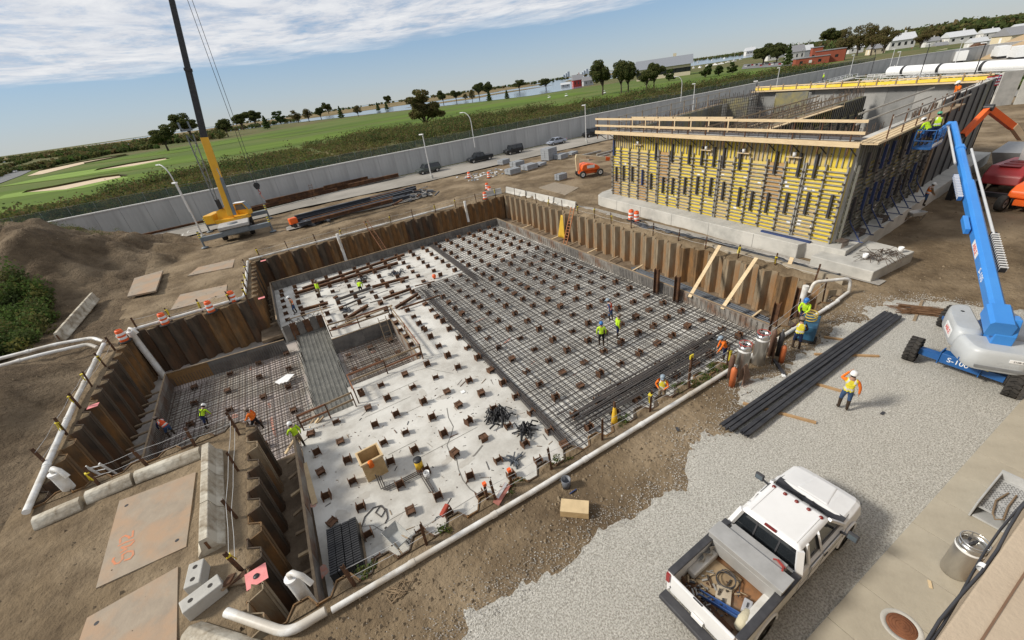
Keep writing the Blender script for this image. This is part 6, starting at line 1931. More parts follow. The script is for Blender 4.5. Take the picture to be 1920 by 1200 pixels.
b = MB(); b.bar((1.15, .0, .4), (2.3, -.35, 1.0), .26, .3); b.build('basket_mount', BPAINT, bk_)

# ------------------------------------------------------------------ orange and red lifts
jl = thing('boom_lift', 'small orange boom lift with a folded cream boom left of the formwork', 'boom lift', (40.4, 49.3, .05), RAD(-20))
for x in (-1.3, 1.3):
    for y in (-1.0, 1.0):
        wheel(jl, (x, y, .47), .47, .36, WHITE)
b = MB(); b.rng(-1.5, 1.5, -.6, .6, .40, .80); bev(b.build('chassis', OPAINT, jl), .04)
b = MB(); b.side([(-1.3, .85), (1.25, .85), (1.35, 1.15), (.9, 1.5), (-.5, 1.85), (-1.2, 1.75), (-1.4, 1.3)], -.95, .95); tj = bev(b.build('turret', OPAINT, jl), .12, 3)
b = MB(); b.rng(-.6, .5, -.966, -.955, 1.2, 1.6); b.build('sign_board', WHITE, tj)
b = MB(); b.hex([(-1.9, -.15, .9), (-1.5, -.15, .9), (-1.5, .15, .9), (-1.9, .15, .9)], [(-2.0, -.15, 2.75), (-1.45, -.15, 2.75), (-1.45, .15, 2.75), (-2.0, .15, 2.75)]); b.build('tower_boom', CREAM, jl)
b = MB(); b.bar((-1.9, 0, 2.95), (2.6, 0, 1.95), .36, .46); b.build('main_boom', CREAM, jl)
b = MB(); b.bar((2.5, 0, 1.97), (3.1, 0, 1.84), .42, .5); b.build('boom_end', OPAINT, jl)
lettering('JLG', .3, BLACK, jl, (-.2, -.19, 2.57), (1, 0, -.222), (.222, 0, 1))

ol = thing('boom_lift', 'orange boom lift with a grey-rimmed wheel at the right edge', 'boom lift', (48.6, 7.6, .05), RAD(-8))
for x in (-1.6, 1.7):
    for y in (-1.2, 1.25):
        wheel(ol, (x, y, .58), .58, .46, mat('rim_grey', (.45, .44, .42), .5), 0)
b = MB(); b.rng(-1.6, 1.6, -.7, .7, .55, .95); b.build('chassis', OPAINT, ol)
b = MB(); b.side([(-1.55, 1.0), (2.6, 1.0), (2.6, 2.1), (.4, 2.05), (-.9, 1.85), (-1.5, 1.5)], -1.2, 1.2); to_ = bev(b.build('turret', OPAINT, ol), .14, 3)
b = MB(); b.rng(-.9, .2, 1.205, 1.215, 1.35, 1.65); b.build('sign_board', WHITE, to_)
rl = thing('boom_lift', 'dark red boom lift on black outriggers behind the orange lift', 'boom lift', (53.0, 10.2, .05), RAD(-4))
b = MB(); b.side([(-2.6, 1.1), (2.5, 1.1), (2.5, 2.3), (-1.6, 2.4), (-2.4, 1.8)], -1.15, 1.15); tr_ = bev(b.build('turret', RPAINT, rl), .12, 3)
for k in range(3):
    b = MB(); b.box((-1.6 + k * .9, 0, 2.42), (.6, 1.2, .05)); b.build('vent', mat('dark_red', (.16, .012, .014), .6), tr_)
for s in (-1, 1):
    b = MB(); b.rng(-4.6, 1.5, s * 1.9 - .14, s * 1.9 + .14, .55, .90); b.build('outrigger_beam', BLACK, rl)
    b = MB(); b.rng(-4.7, -4.4, s * 1.9 - .2, s * 1.9 + .2, .02, 1.5); b.build('jack', BLACK, rl)
b = MB(); b.rng(-4.2, -3.9, -1.76, 1.76, .55, .88); b.build('cross_beam', BLACK, rl)
for x in (-1.6, 1.6):
    for y in (-1.25, 1.25):
        wheel(rl, (x, y, .58), .58, .45, BLACK)
b = MB(); b.hex([(.6, -.35, 2.4), (1.9, -.35, 2.4), (1.9, .35, 2.4), (.6, .35, 2.4)], [(.2, -.3, 4.0), (1.0, -.3, 4.2), (1.0, .3, 4.2), (.2, .3, 4.0)]); bev(b.build('tower', mat('pale_grey_paint', (.55, .56, .56), .5), rl), .05)
RO = Vector((53.0, 10.2, .05))
ar = link('arm', None, rl); ar.rotation_euler = (0, 0, RAD(4))
b = MB(); b.bar(Vector((53.9, 10.9, 4.1)) - RO, Vector((52.6, 11.4, 5.2)) - RO, .34, .42); b.build('arm_root', CREAM, ar)
b = MB(); b.bar(Vector((52.7, 11.4, 5.1)) - RO, Vector((50.0, 12.6, 6.85)) - RO, .36, .45); b.build('lower_arm', OPAINT, ar)
b = MB(); b.bar(Vector((50.05, 12.55, 6.85)) - RO, Vector((48.3, 13.0, 5.15)) - RO, .34, .42); b.build('upper_arm', OPAINT, ar)
b = MB(); b.tube(Vector((50.0, 12.3, 6.88)) - RO, Vector((50.0, 12.85, 6.88)) - RO, .24, 10); b.build('knuckle', BLACK, ar)
b = MB(); b.bar(Vector((48.4, 12.95, 5.2)) - RO, Vector((47.9, 13.2, 4.9)) - RO, .25, .3); b.build('jib', BLACK, ar)

# ------------------------------------------------------------------ mobile crane
cr = thing('mobile_crane', 'yellow and grey mobile crane with its boom raised out of the picture', 'crane', (-5.6, 67.0, .05), RAD(90))
cx = MB(); cx.rng(-5.0, 5.0, -1.45, 1.45, .9, 1.5); bev(cx.build('carrier', CGREY, cr), .04)
b = MB(); b.rng(-4.8, 4.8, -1.65, 1.65, 1.503, 1.62); b.build('deck', CLITE, cr)
b = MB(); b.rng(-5.2, -2.2, -1.7, 1.7, 1.623, 2.0); bev(b.build('rear_deck', CLITE, cr), .05)
b = MB(); b.lathe([(0, 2.0), (.6, 2.0), (.6, 2.06), (0, 2.06)], 16, c=(-3.9, .1, 0)); b.build('tank_lid', CGREY, cr)
for x in (-3.0, 2.6):
    for y in (-1.6, 1.6):
        wheel(cr, (x, y, .72), .72, .55, YPAINT, 0)
for x in (-4.55, 4.9):
    b = MB(); b.rng(x - .3, x + .3, -3.9, 3.9, .8, 1.3); b.build('outrigger_beam', CGREY, cr)
    for s in (-1, 1):
        j = MB(); j.tube((x, s * 3.9, .12), (x, s * 3.9, 2.1), .11, 8); jo = j.build('jack', CGREY, cr)
        for k in range(3):
            b = MB(); b.tube((x, s * 3.9, 1.3 + k * .28), (x, s * 3.9, 1.42 + k * .28), .125, 8); b.build('warning_band', YRIB, jo)
        b = MB(); b.lathe([(0, .0), (.42, .0), (.42, .08), (.15, .16), (0, .16)], 14, c=(x, s * 3.9, 0)); b.build('float_pad', CGREY, jo)
up_ = link('superstructure', None, cr, (0, 0, 1.65), RAD(-118))
b = MB(); b.rng(-1.9, 1.7, -1.15, 1.15, 0, .5); bev(b.build('platform', YPAINT, up_), .04)
b = MB(); b.rng(-3.1, -1.9, -1.25, 1.25, .1, 1.25); bev(b.build('counterweight', YPAINT, up_), .08)
b = MB(); b.rng(-3.115, -3.10, -.8, .1, .35, .95); b.build('vent_panel', mat('dark_vent', (.12, .09, .03), .7), up_)
for s in (-1, 1):
    b = MB(); b.side([(-1.7, .5), (.5, .5), (.2, 1.4), (-.5, 1.9), (-1.5, 1.5)], s * .55 - .06, s * .55 + .06); b.build('side_plate', YPAINT, up_)
b = MB(); b.side([(.1, .35), (1.9, .35), (1.95, .95), (1.45, 1.95), (.25, 1.95), (.05, 1.2)], .68, 1.48); cb = bev(b.build('cab', YPAINT, up_), .06, 3)
b = MB(); b.side([(1.93, 1.02), (1.97, 1.02), (1.50, 1.93), (1.46, 1.93)], .74, 1.42); b.build('windscreen', SGLASS, cb)
b = MB(); b.side([(.3, 1.1), (1.75, 1.1), (1.42, 1.82), (.4, 1.82)], 1.483, 1.495); b.build('side_window', SGLASS, cb)
b = MB(); b.side([(.3, 1.1), (1.75, 1.1), (1.42, 1.82), (.4, 1.82)], .665, .677); b.build('side_window', SGLASS, cb)
b = MB(); b.rng(.15, 1.5, .62, 1.52, 1.97, 2.02); b.build('roof', WHITE, cb)
CO = Vector((-5.6, 67.0, .05))
bo = link('boom', None, cr); bo.rotation_euler = (0, 0, RAD(-90))
W0, W1, W2, W3 = Vector((-5.62, 66.0, 2.6)), Vector((-4.80, 66.0, 11.9)), Vector((-2.2, 66.0, 25.2)), Vector((.15, 66.0, 38.5))
def tapered(p, q, w0, w1, nm, m):
    d, a, c = basis(q - p, Vector((0, 1, 0)))
    b = MB(); b.loft([[e + a * (i * w / 2) + c * (j * w * .6) for i, j in ((-1, -1), (1, -1), (1, 1), (-1, 1))] for e, w in ((p - CO, w0), (q - CO, w1))]); return bev(b.build(nm, m, bo), .04)
tapered(W0, W1, .86, .80, 'base_section', YPAINT)
tapered(W1 - (W1 - W0) * .01, W1.lerp(W2, .52), .70, .66, 'mid_section', BLACK)
tapered(W1.lerp(W2, .51), W1.lerp(W2, .53), .78, .78, 'collar', BLACK)
tapered(W1.lerp(W2, .53), W2, .58, .54, 'outer_section', BLACK)
tapered(W2, W3, .5, .42, 'tip_section', BLACK)
b = MB(); b.tube(Vector((-5.2, 65.4, 2.6)) - CO, W0.lerp(W1, .5) + Vector((.3, -.4, 0)) - CO, .20, 10); b.build('lift_cylinder', CGREY, bo)
b = MB(); b.tube(W0.lerp(W1, .5) + Vector((.3, -.4, 0)) - CO, W0.lerp(W1, .62) + Vector((.2, -.4, 0)) - CO, .12, 8); b.build('cylinder_rod', CHROME, bo)
# stowed lattice jib beside the boom
jb = link('jib', None, cr); jb.rotation_euler = (0, 0, RAD(-90))
J0, J1 = Vector((-6.6, 66.6, 4.6)), Vector((-6.15, 66.6, 12.4))
for i, (ox, oy) in enumerate(((-.35, -.3), (.35, -.3), (-.35, .3), (.35, .3))):
    b = MB(); b.tube(J0 + Vector((ox * .4, oy * .4, 0)) - CO, J1 + Vector((ox, oy, 0)) - CO, .05, 6); b.build('chord', CGREY, jb)
for k in range(7):
    f, g = k / 7, (k + 1) / 7
    s = -1 if k % 2 else 1
    b = MB(); b.tube(J0.lerp(J1, f) + Vector((.3 * s * (.4 + .6 * f), -.26, 0)) - CO, J0.lerp(J1, g) + Vector((-.3 * s * (.4 + .6 * g), -.26, 0)) - CO, .03, 5); b.build('lacing', CGREY, jb)
b = MB(); b.box(J1 - CO + Vector((-.1, 0, .5)), (1.2, .7, .22)); b.box(J1 - CO + Vector((-.62, 0, .95)), (.14, .7, .9)); b.box(J1 - CO + Vector((.35, 0, .95)), (.14, .5, .9)); b.build('jib_head', CGREY, jb)
b = MB(); b.box(J0 - CO + Vector((.1, 0, -.5)), (.5, .4, 1.2)); b.build('jib_tip', BLACK, jb)
hk = thing('hook_block', 'dark crane hook block hanging on two ropes', 'crane hook', (-1.5, 66.0, 5.2))
b = MB(); b.tube((0, -.14, .3), (0, .14, .3), .38, 14); b.box((0, 0, .2), (.5, .36, .7)); b.build('sheave_block', BLACK, hk)
b = MB(); b.path([(0, 0, -.1), (0, 0, -.45), (.16, 0, -.6), (.10, 0, -.8), (-.1, 0, -.78)], .06, 6); b.build('hook', mat('hook_red', (.35, .05, .04), .5), hk)
b = MB(); b.path([(.0, 0, -.7), (.1, 0, -1.2), (.3, .1, -1.5)], .03, 5); b.build('sling', ORMARK, hk)
for s in (-1, 1):
    b = MB(); b.tube((s * .16, 0, .5), (1.6 + s * .25, 0, 33), .028, 5); b.build('rope', BLACK, hk)

# ------------------------------------------------------------------ parked cars
def car(kind, label, p, rz, paint):
    t = thing('parked_car', label, 'car', p, rz, 'cars parked along the road')
    K = {'suv': (4.8, 1.9, .80, 1.02, 1.72, (-2.25, -2.0, .70, 1.25), .36), 'sedan': (4.6, 1.78, .62, .92, 1.42, (-1.55, -.75, .55, 1.25), .33),
         'jeep': (4.2, 1.8, .72, 1.12, 1.82, (-1.95, -1.9, .75, .95), .42), 'pickup': (5.4, 1.9, .80, 1.08, 1.74, (-.75, -.55, .75, 1.35), .38)}[kind]
    L, W, z0, zb, zt, (g0, g1, g2, g3), wr = K
    hl, hw = L / 2, W / 2
    hood = zb - .06 if kind != 'jeep' else zb
    body = [(-hl, .42), (hl - .05, .40), (hl, .62), (hl - .08, hood - .16), (g3, hood), (g3 - .15, zb), (g0, zb), (-hl + .05, zb - (.08 if kind == 'sedan' else 0)), (-hl, .8)]
    b = MB(); b.side(body, -hw, hw); bev(b.build('body', paint, t), .10, 3)
    gl = MB(); gl.hex([(g0, -hw + .06, zb), (g3, -hw + .06, zb), (g3, hw - .06, zb), (g0, hw - .06, zb)], [(g1, -hw + .22, zt - .05), (g2, -hw + .22, zt - .05), (g2, hw - .22, zt - .05), (g1, hw - .22, zt - .05)])
    gl.build('window_glass', GLASS, t)
    b = MB(); b.rng(g1 - .03, g2 + .03, -hw + .18, hw - .18, zt - .05, zt); bev(b.build('roof', paint if kind != 'jeep' else BLKP, t), .04)
    b = MB()
    for s in (-1, 1):
        b.bar((g3, s * (hw - .07), zb), (g2, s * (hw - .22), zt - .04), .07)
        b.bar((g0, s * (hw - .07), zb), (g1, s * (hw - .22), zt - .04), .10)
        m_ = (g0 + g3) / 2; n_ = (g1 + g2) / 2
        b.bar((m_, s * (hw - .06), zb), (n_, s * (hw - .21), zt - .04), .07)
    b.build('pillars', paint, t)['kind'] = 'stuff'
    if kind == 'pickup':
        b = MB(); b.rng(-hl + .12, g0 - .1, -hw + .14, hw - .14, zb - .01, zb + .012); b.build('bed_cover', BLKP, t)
    if kind == 'jeep':
        b = MB(); b.tube((-hl - .02, 0, .95), (-hl - .24, 0, .95), .37, 14); b.build('spare_wheel', RUBBER, t)
        for s in (-1, 1):
            for x in (1.3, -1.25):
                b = MB(); b.rng(x - .55, x + .55, s * hw - .02, s * (hw + .12) if s > 0 else s * hw, .86, .92) if s > 0 else b.rng(x - .55, x + .55, -hw - .12, -hw + .02, .86, .92); b.build('fender', BLKP, t)
    for s in (-1, 1):
        b = MB(); b.rng(hl - .06, hl + .015, s * (hw - .28) - .15, s * (hw - .28) + .15, .68, .84); b.build('headlight', CHROME, t)
        b = MB(); b.rng(-hl - .012, -hl + .04, s * (hw - .2) - .1, s * (hw - .2) + .1, .75, .95); b.build('tail_light', mat('tail_red', (.30, .02, .02), .3), t)
        b = MB(); b.box((g3 - .25, s * (hw + .08), zb + .08), (.10, .18, .13)); b.build('mirror', paint, t)
        for x in (hl - .85, -hl + .95):
            wheel(t, (x, s * (hw - .09), wr), wr, .24, CHROME)
    b = MB(); b.rng(-hl + .3, hl - .3, -hw + .15, hw - .15, .25, .42); b.build('underbody', BLKP, t)
    return t
CG = lambda n, c: mat(n, c, .28, .2, c2=tuple(x * .9 for x in c), scale=1, spec=.5)
car('suv', 'dark green-grey estate car parked beside the white lamp post', (27.0, 80.6, .165), math.pi + .03, CG('paint_greengrey', (.07, .085, .08)))
car('pickup', 'black pickup truck parked along the wall', (38.3, 80.9, .165), math.pi, CG('paint_black', (.012, .016, .02)))
car('jeep', 'black boxy off-roader parked next to the black pickup', (46.4, 81.2, .165), math.pi, CG('paint_black2', (.016, .018, .02)))
car('sedan', 'silver-blue sedan parked between the two black off-roaders', (57.6, 81.2, .165), math.pi, CG('paint_silver', (.36, .40, .48)))
car('jeep', 'farther black boxy off-roader left of the lamp post', (67.5, 81.3, .165), math.pi, CG('paint_black3', (.012, .012, .014)))
car('sedan', 'dark car on the road glimpsed behind the formed structure', (111, 75.5, .165), math.pi, CG('paint_dark', (.03, .033, .04)))
car('sedan', 'white car in the small parking lot at far left', (*at(30, 324).xy[:], .32), 2.2, CG('paint_white', (.7, .7, .7)))
# ------------------------------------------------------------------ things on the slab
def on(u, v, z=-2.5):
    p = at(u, v, z); return p
bx = thing('plywood_box', 'open plywood box form with an orange rag standing on the bare slab', 'box form', (-.35, 16.3, -2.5), .06)
for (x0, x1, y0, y1) in ((-.5, .5, -.45, -.40), (-.5, .5, .40, .45), (-.5, -.45, -.40, .40), (.45, .5, -.40, .40)):
    b = MB(); b.rng(x0, x1, y0, y1, 0, 1.2); b.build('side_panel', PLY, bx)
for (x0, x1, y0, y1) in ((-.55, .55, -.50, -.452), (-.55, .55, .452, .50), (-.55, -.502, -.45, .45), (.502, .55, -.45, .45)):
    b = MB(); b.rng(x0, x1, y0, y1, 1.10, 1.2); b.build('rim_batten', WOOD, bx)
rg_ = MB(); rg_.lathe([(.02, -.3), (.13, -.24), (.10, -.05), (.12, .06), (.02, .1)], 8, c=(-.1, -.53, 1.15)); r_ = thing('orange_rag', 'orange rag hanging on the plywood box form', 'rag', (-.35, 16.3, -2.5), .06); rg_.build('cloth', mat('orange_cloth', (.78, .17, .03), .8), r_)
p = on(790, 885); t = thing('yellow_sleeve', 'yellow cylinder with a black cap standing on the slab', 'cylinder', p)
b = MB(); b.lathe([(0, 0), (.2, 0), (.2, .35), (0, .35)], 14); b.build('pile_base', RUST, t)
b = MB(); b.lathe([(.0, .35), (.19, .35), (.19, .82), (0, .82)], 16); b.build('sleeve', mat('sleeve_yellow', (.75, .48, .03), .5), t)
b = MB(); b.lathe([(.20, .80), (.20, .88), (0, .88)], 16); b.build('cap', BLACK, t)
bucket('white bucket beside the yellow cylinder on the slab', on(802, 895))
t = thing('bent_conduit', 'bundle of dark bent conduits near the plywood box', 'conduit', (0, 0, 0))
for k in range(3):
    o = Vector((k * .09, -k * .10, 0))
    A_, B2, C_, D_ = on(710, 905) + o, on(716, 920) + o, on(785, 888) + o, on(808, 925) + o
    b = MB(); b.path([A_ + Z * .55, A_ + Z * .2, B2 + Z * .12, B2.lerp(C_, .3) + Z * .12, B2.lerp(C_, .8) + Z * .16, C_ + Z * .18, C_.lerp(D_, .4) + Z * .14, D_ + Z * .1], .03, 6); b.build('conduit', REBAR, t)
t = thing('hose_loop', 'loose dark cable looped on the slab by the black mats', 'hose', (0, 0, 0))
b = MB(); b.path([on(u, v) + Z * .03 for u, v in ((678, 990), (684, 970), (700, 953), (715, 948), (722, 958), (715, 970), (704, 962), (712, 950), (724, 955), (727, 972), (722, 982))], .025, 6); b.build('cable', REBAR, t)
pl = thing('mat_pallet', 'pallet of black ribbed mats at the near left of the slab', 'pallet', (-2.35, 12.75, -2.5), RAD(-5))
for k in range(5):
    b = MB(); b.rng(-.62, .62, -1.05 + k * .5, -1.05 + k * .5 + .1, 0, .1); b.build('deck_board', WOODD, pl)
b = MB(); b.rng(-.65, .65, -1.1, 1.1, .10, .14); b.build('deck', WOODD, pl)
for k in range(4):
    b = MB()
    for j in range(20):
        b.rng(-.60 + k * .30, -.60 + k * .30 + .27, -1.08 + j * .106 - .02 * k, -1.08 + j * .106 + .07 - .02 * k, .62 + .03 * (k % 2), .68 + .03 * (k % 2))
    b.rng(-.60 + k * .30, -.60 + k * .30 + .27, -1.06, 1.04, .14, .62 + .03 * (k % 2)); b.build('ribbed_mat', BLACK, pl)
def wheelbarrow(label, p, rz, m):
    t = thing('wheelbarrow', label, 'wheelbarrow', p, rz)
    lo, hi = [(-.35, -.22), (.30, -.22), (.30, .22), (-.35, .22)], [(-.55, -.34), (.52, -.34), (.52, .34), (-.55, .34)]
    b = MB(); v_ = [(x, y, .42) for x, y in lo] + [(x, y, .72) for x, y in hi]
    b._add(v_, [(0, 1, 2, 3), (0, 4, 5, 1), (1, 5, 6, 2), (2, 6, 7, 3), (3, 7, 4, 0)]); to = b.build('tray', m, t); to.modifiers.new('thick', 'SOLIDIFY').thickness = .02
    for s in (-1, 1):
        b = MB(); b.tube((.85, s * .06, .2), (-.95, s * .32, .62), .025, 6); b.build('handle', WOODD, t)
        b = MB(); b.path([(-.1, s * .2, .42), (-.35, s * .22, .02), (-.55, s * .24, .45)], .018, 5); b.build('leg', STRB, t)
    w_ = wheel(t, (.78, 0, .2), .2, .09, STRB)
wheelbarrow('grey wheelbarrow on the slab at the near pit edge', on(752, 1025) + Vector((0, .1, 0)), 1.9, mat('grey_tray', (.33, .34, .33), .6, c2=(.42, .41, .38), scale=4))
p = at(1700, 412); wheelbarrow('pale wheelbarrow on the dirt beside the shaded formwork', (p.x, p.y - .4, .02), 2.6, GALV)
def heap(label, p, r, n, m, name='strap_heap', cat='strap heap', h=.5):
    t = thing(name, label, cat, p)
    b = MB()
    for k in range(n):
        a = random.uniform(0, 6.28); d = random.uniform(0, r); l = random.uniform(.25, .7)
        x, y = math.cos(a) * d, math.sin(a) * d
        a2 = random.uniform(0, 6.28)
        b.path([(x, y, .03), (x + math.cos(a2) * l * .4, y + math.sin(a2) * l * .4, random.uniform(.1, h)), (x + math.cos(a2) * l, y + math.sin(a2) * l, random.uniform(.02, .2))], random.uniform(.025, .06), 5)
    tag(b.build('straps', m, t), kind='stuff')
heap('tangled black hose heap on the slab near the mat edge', on(935, 785), .55, 46, BLACK, h=.75)
heap('smaller black hose heap hanging on a pile stub', on(985, 808), .40, 30, BLACK, h=.6)
heap('dark tool heap among the steel beams at the back of the slab', on(742, 516), .7, 22, mat('tool_navy', (.03, .035, .05), .6), 'tool_heap', 'tools')
heap('black and white strap rolls beside a crouching worker', on(680, 527), .6, 20, BLACK, 'strap_rolls', 'straps')
heap('little heap of blue-grey bars on the near slab', on(966, 866), .3, 12, mat('bar_bluegrey', (.07, .08, .095), .5), 'bar_heap', 'bars', .12)
heap('dark cloth heap on the steel by the crouching worker', on(650, 585), .5, 14, mat('tool_navy', (.03, .035, .05), .6), 'cloth_heap', 'cloth', .3)
t = thing('red_hammer_drill', 'red and black power tool lying over a pile stub near the front', 'power tool', on(838, 970) + Z * .4, .7)
b = MB(); b.rng(-.3, .25, -.09, .09, 0, .18); bev(b.build('tool_body', mat('tool_red', (.40, .06, .03), .5), t), .03)
b = MB(); b.tube((.25, 0, .1), (.6, 0, .06), .03, 6); b.build('bit', REBAR, t)
b = MB(); b.path([(-.3, 0, .1), (-.45, .1, .2), (-.5, .2, .05)], .03, 5); b.build('handle', BLACK, t)
for i, (u, v) in enumerate(((914, 938), (961, 915))):
    p = at(u, v, 0)
    t = thing('marker_stake', ['orange-topped steel stake left of its twin at the front edge', 'orange-topped stake with a bundle right of its twin at the front edge'][i], 'stake', (p.x, 9.7, -.3))
    b = MB(); b.box((0, 0, .55), (.1, .03, 1.3)); b.box((.04, .04, .55), (.03, .1, 1.3)); b.build('angle', RUST, t)
    b = MB(); b.box((.01, .01, 1.22), (.13, .13, .12)); b.build('painted_top', ORANGE, t)
# flat loose items on the slab
for i, (u, v, w, d, rz, m, lab) in enumerate(((530, 712, .9, .6, .5, WHITE, 'white drawing sheets lying on the lower rebar mat'), (580, 905, .25, 3.0, .05, WOOD, 'long thin board lying beside the near left form'), (868, 735, .25, .25, 0, WHITE, 'small white paper scrap on the slab'))):
    z = -3.42 if i == 0 else -2.49
    p = at(u, v, z); t = thing(['drawing_sheets', 'loose_board', 'paper_scrap'][i], lab, ['paper', 'board', 'paper'][i], p, rz)
    b = MB()
    for k in range(3 if i == 0 else 1):
        b.box((k * .12, -k * .1, .02 + .012 * k), (w, d, .01), rz=.2 * k)
    b.build('sheet' if i != 1 else 'board', m, t)
# spray marks on the slabs
slab_o = bpy.data.objects['slab']; low_o = bpy.data.objects['lower_slab']
def mark(o, u, v, z, w, d, rz):
    p = at(u, v, z)
    b = MB()
    n = 12
    pts = []
    for k in range(n):
        a = 2 * math.pi * k / n
        r = random.uniform(.6, 1.0)
        x, y = math.cos(a) * w / 2 * r, math.sin(a) * d / 2 * r
        pts.append((x * math.cos(rz) - y * math.sin(rz), x * math.sin(rz) + y * math.cos(rz), 0))
    b._add(pts, [tuple(range(n))]); b.build('paint_mark', mat('orange_mark', (.66, .25, .17), .85, c2=(.52, .42, .36), scale=6), o, (p.x, p.y, z + .004))
for a in ((605, 1072, .5, .7, .2), (588, 945, .4, .5, .1), (1010, 490, .15, 2.2, 1.5), (730, 470, .1, 3.5, .1), (900, 600, 1.4, .12, .1), (1000, 680, .6, .1, .3), (640, 520, .4, .5, 0), (870, 560, 2.5, .1, .05), (950, 640, 1.2, .2, .4), (1080, 700, .7, .12, .2)):
    mark(slab_o, a[0], a[1], -2.5, a[2], a[3], a[4])
for a in ((512, 800, .25, 3.0, .05), (505, 760, .2, 1.0, .1), (440, 780, .5, .7, .3), (470, 690, .3, .8, 0), (350, 820, .5, .3, .4), (700, 660, .5, .5, 0), (395, 700, .4, .3, .5)):
    mark(low_o, a[0], a[1], -3.8, a[2], a[3], a[4])
# steel members strewn over the back left of the slab
SEG = [((80, 580), (1320, 210), .30, RUST, 'longest dark steel beam at the back left of the slab'), ((170, 520), (1400, 110), .26, RUST, 'farthest long steel beam near the back form'), ((570, 660), (985, 510), .28, REBAR, 'dark grey beam pointing at the crouching worker'), ((660, 730), (930, 615), .18, REBAR, 'bent grey pipe in the middle of the steel pile'),
       ((690, 890), (960, 720), .26, RUST, 'short thick rusty pipe near the sump rail'), ((1010, 500), (1450, 380), .24, RUST, 'dark pipe ending in an elbow near the back right'), ((1140, 640), (1480, 520), .22, RUST, 'rusty beam just behind the sump ladder'), ((1290, 750), (1560, 580), .24, RUST, 'leaning rusty beams at the corner of the sump'),
       ((1350, 760), (1820, 600), .18, RUST, 'long rusty rail pointing right towards the mat'), ((590, 980), (1250, 720), .16, WOODD, 'long timber along the back edge of the sump'), ((150, 780), (480, 690), .26, RUST, 'short rusty beam beside the orange-vested worker'), ((0, 890), (500, 740), .10, WOODD, 'thin brown timber left of the sump'),
       ((980, 690), (1130, 650), .10, REBAR, 'thin steel rod beside a pile stub'), ((1520, 490), (1760, 430), .12, RUST, 'thin pipe ending at an orange cap'), ((1020, 600), (1200, 540), .06, REBAR, 'bent hairpin bar lying on the slab')]
for (a, c, w, m, lab) in SEG:
    p, q = at(540 + a[0] * .15625, 460 + a[1] * .15625, -2.25), at(540 + c[0] * .15625, 460 + c[1] * .15625, -2.25)
    t = thing('steel_member', lab, 'steel beam' if m is not WOODD else 'timber', p)
    d = q - p
    b = MB()
    if m is RUST and w > .2:
        up = Vector((0, 0, 1)); s_ = d.cross(up).normalized() * (w * .42)
        b.bar(up * w * .4, d + up * w * .4, w, .03); b.bar(-up * w * .4, d - up * w * .4, w, .03); b.bar((0, 0, 0), d, .03, w * .77)
    elif m is WOODD:
        b.bar((0, 0, 0), d, w, w * .6)
    else:
        b.tube((0, 0, 0), d, w * .5, 8)
    b.build('member', m, t)
t = thing('capped_stub', 'short steel stub with an orange safety cap near the mat', 'capped stub', on(815, 523))
b = MB(); b.lathe([(.02, .5), (.16, .45), (.2, .3), (.14, .12), (0, .1)], 12); b.build('cap', ORANGE, t)
b = MB(); b.tube((0, 0, 0), (0, 0, .3), .1, 8); b.build('stub', RUST, t)
# timber guard rails round the sump
def guard(label, pts, z=-2.5):
    t = thing('timber_rail', label, 'guard rail', (pts[0][0], pts[0][1], z))
    o = Vector((*pts[0], 0))
    P = [Vector((*p, 0)) - o for p in pts]
    for p in P:
        b = MB(); b.box((p.x, p.y, .55), (.07, .07, 1.1)); b.build('post', RUST, t)
    for p, q in zip(P, P[1:]):
        for h in (.55, 1.05):
            b = MB(); b.bar(p + Z * h, q + Z * h, .05, .12); b.build('rail', BROWNW if random.random() < .5 else WOODD, t)
guard('brown timber rail in front of the grey beam strip', [(-3.1, 21.85), (-1.6, 21.9), (-.1, 22.0)])
guard('timber rail along the near side of the sump', [(.1, 22.2), (.05, 24.0), (2.4, 24.05), (4.9, 24.1)])
guard('timber rail along the right side of the sump', [(4.95, 24.3), (5.0, 28.0), (5.0, 31.7)])
guard('timber rail along the far side of the sump', [(4.8, 31.85), (2.3, 31.9), (.1, 32.1), (.1, 36.4)])
# channel braces at the near left of the lower pit
for i in range(6):
    plank('rough timber brace under the near end of the slab, %s from left' % nth(i + 1), (-4.4 + i * .25, 21.6 + i * .12, -3.3 + .2 * (i % 2)), (-3.3 + i * .28, 22.3 - .2 * (i % 3), -2.7 + .1 * i), .14, .07, WOODD if i % 2 else WOOD, 'brace', 'timber', 'rough braces at the slab corner')

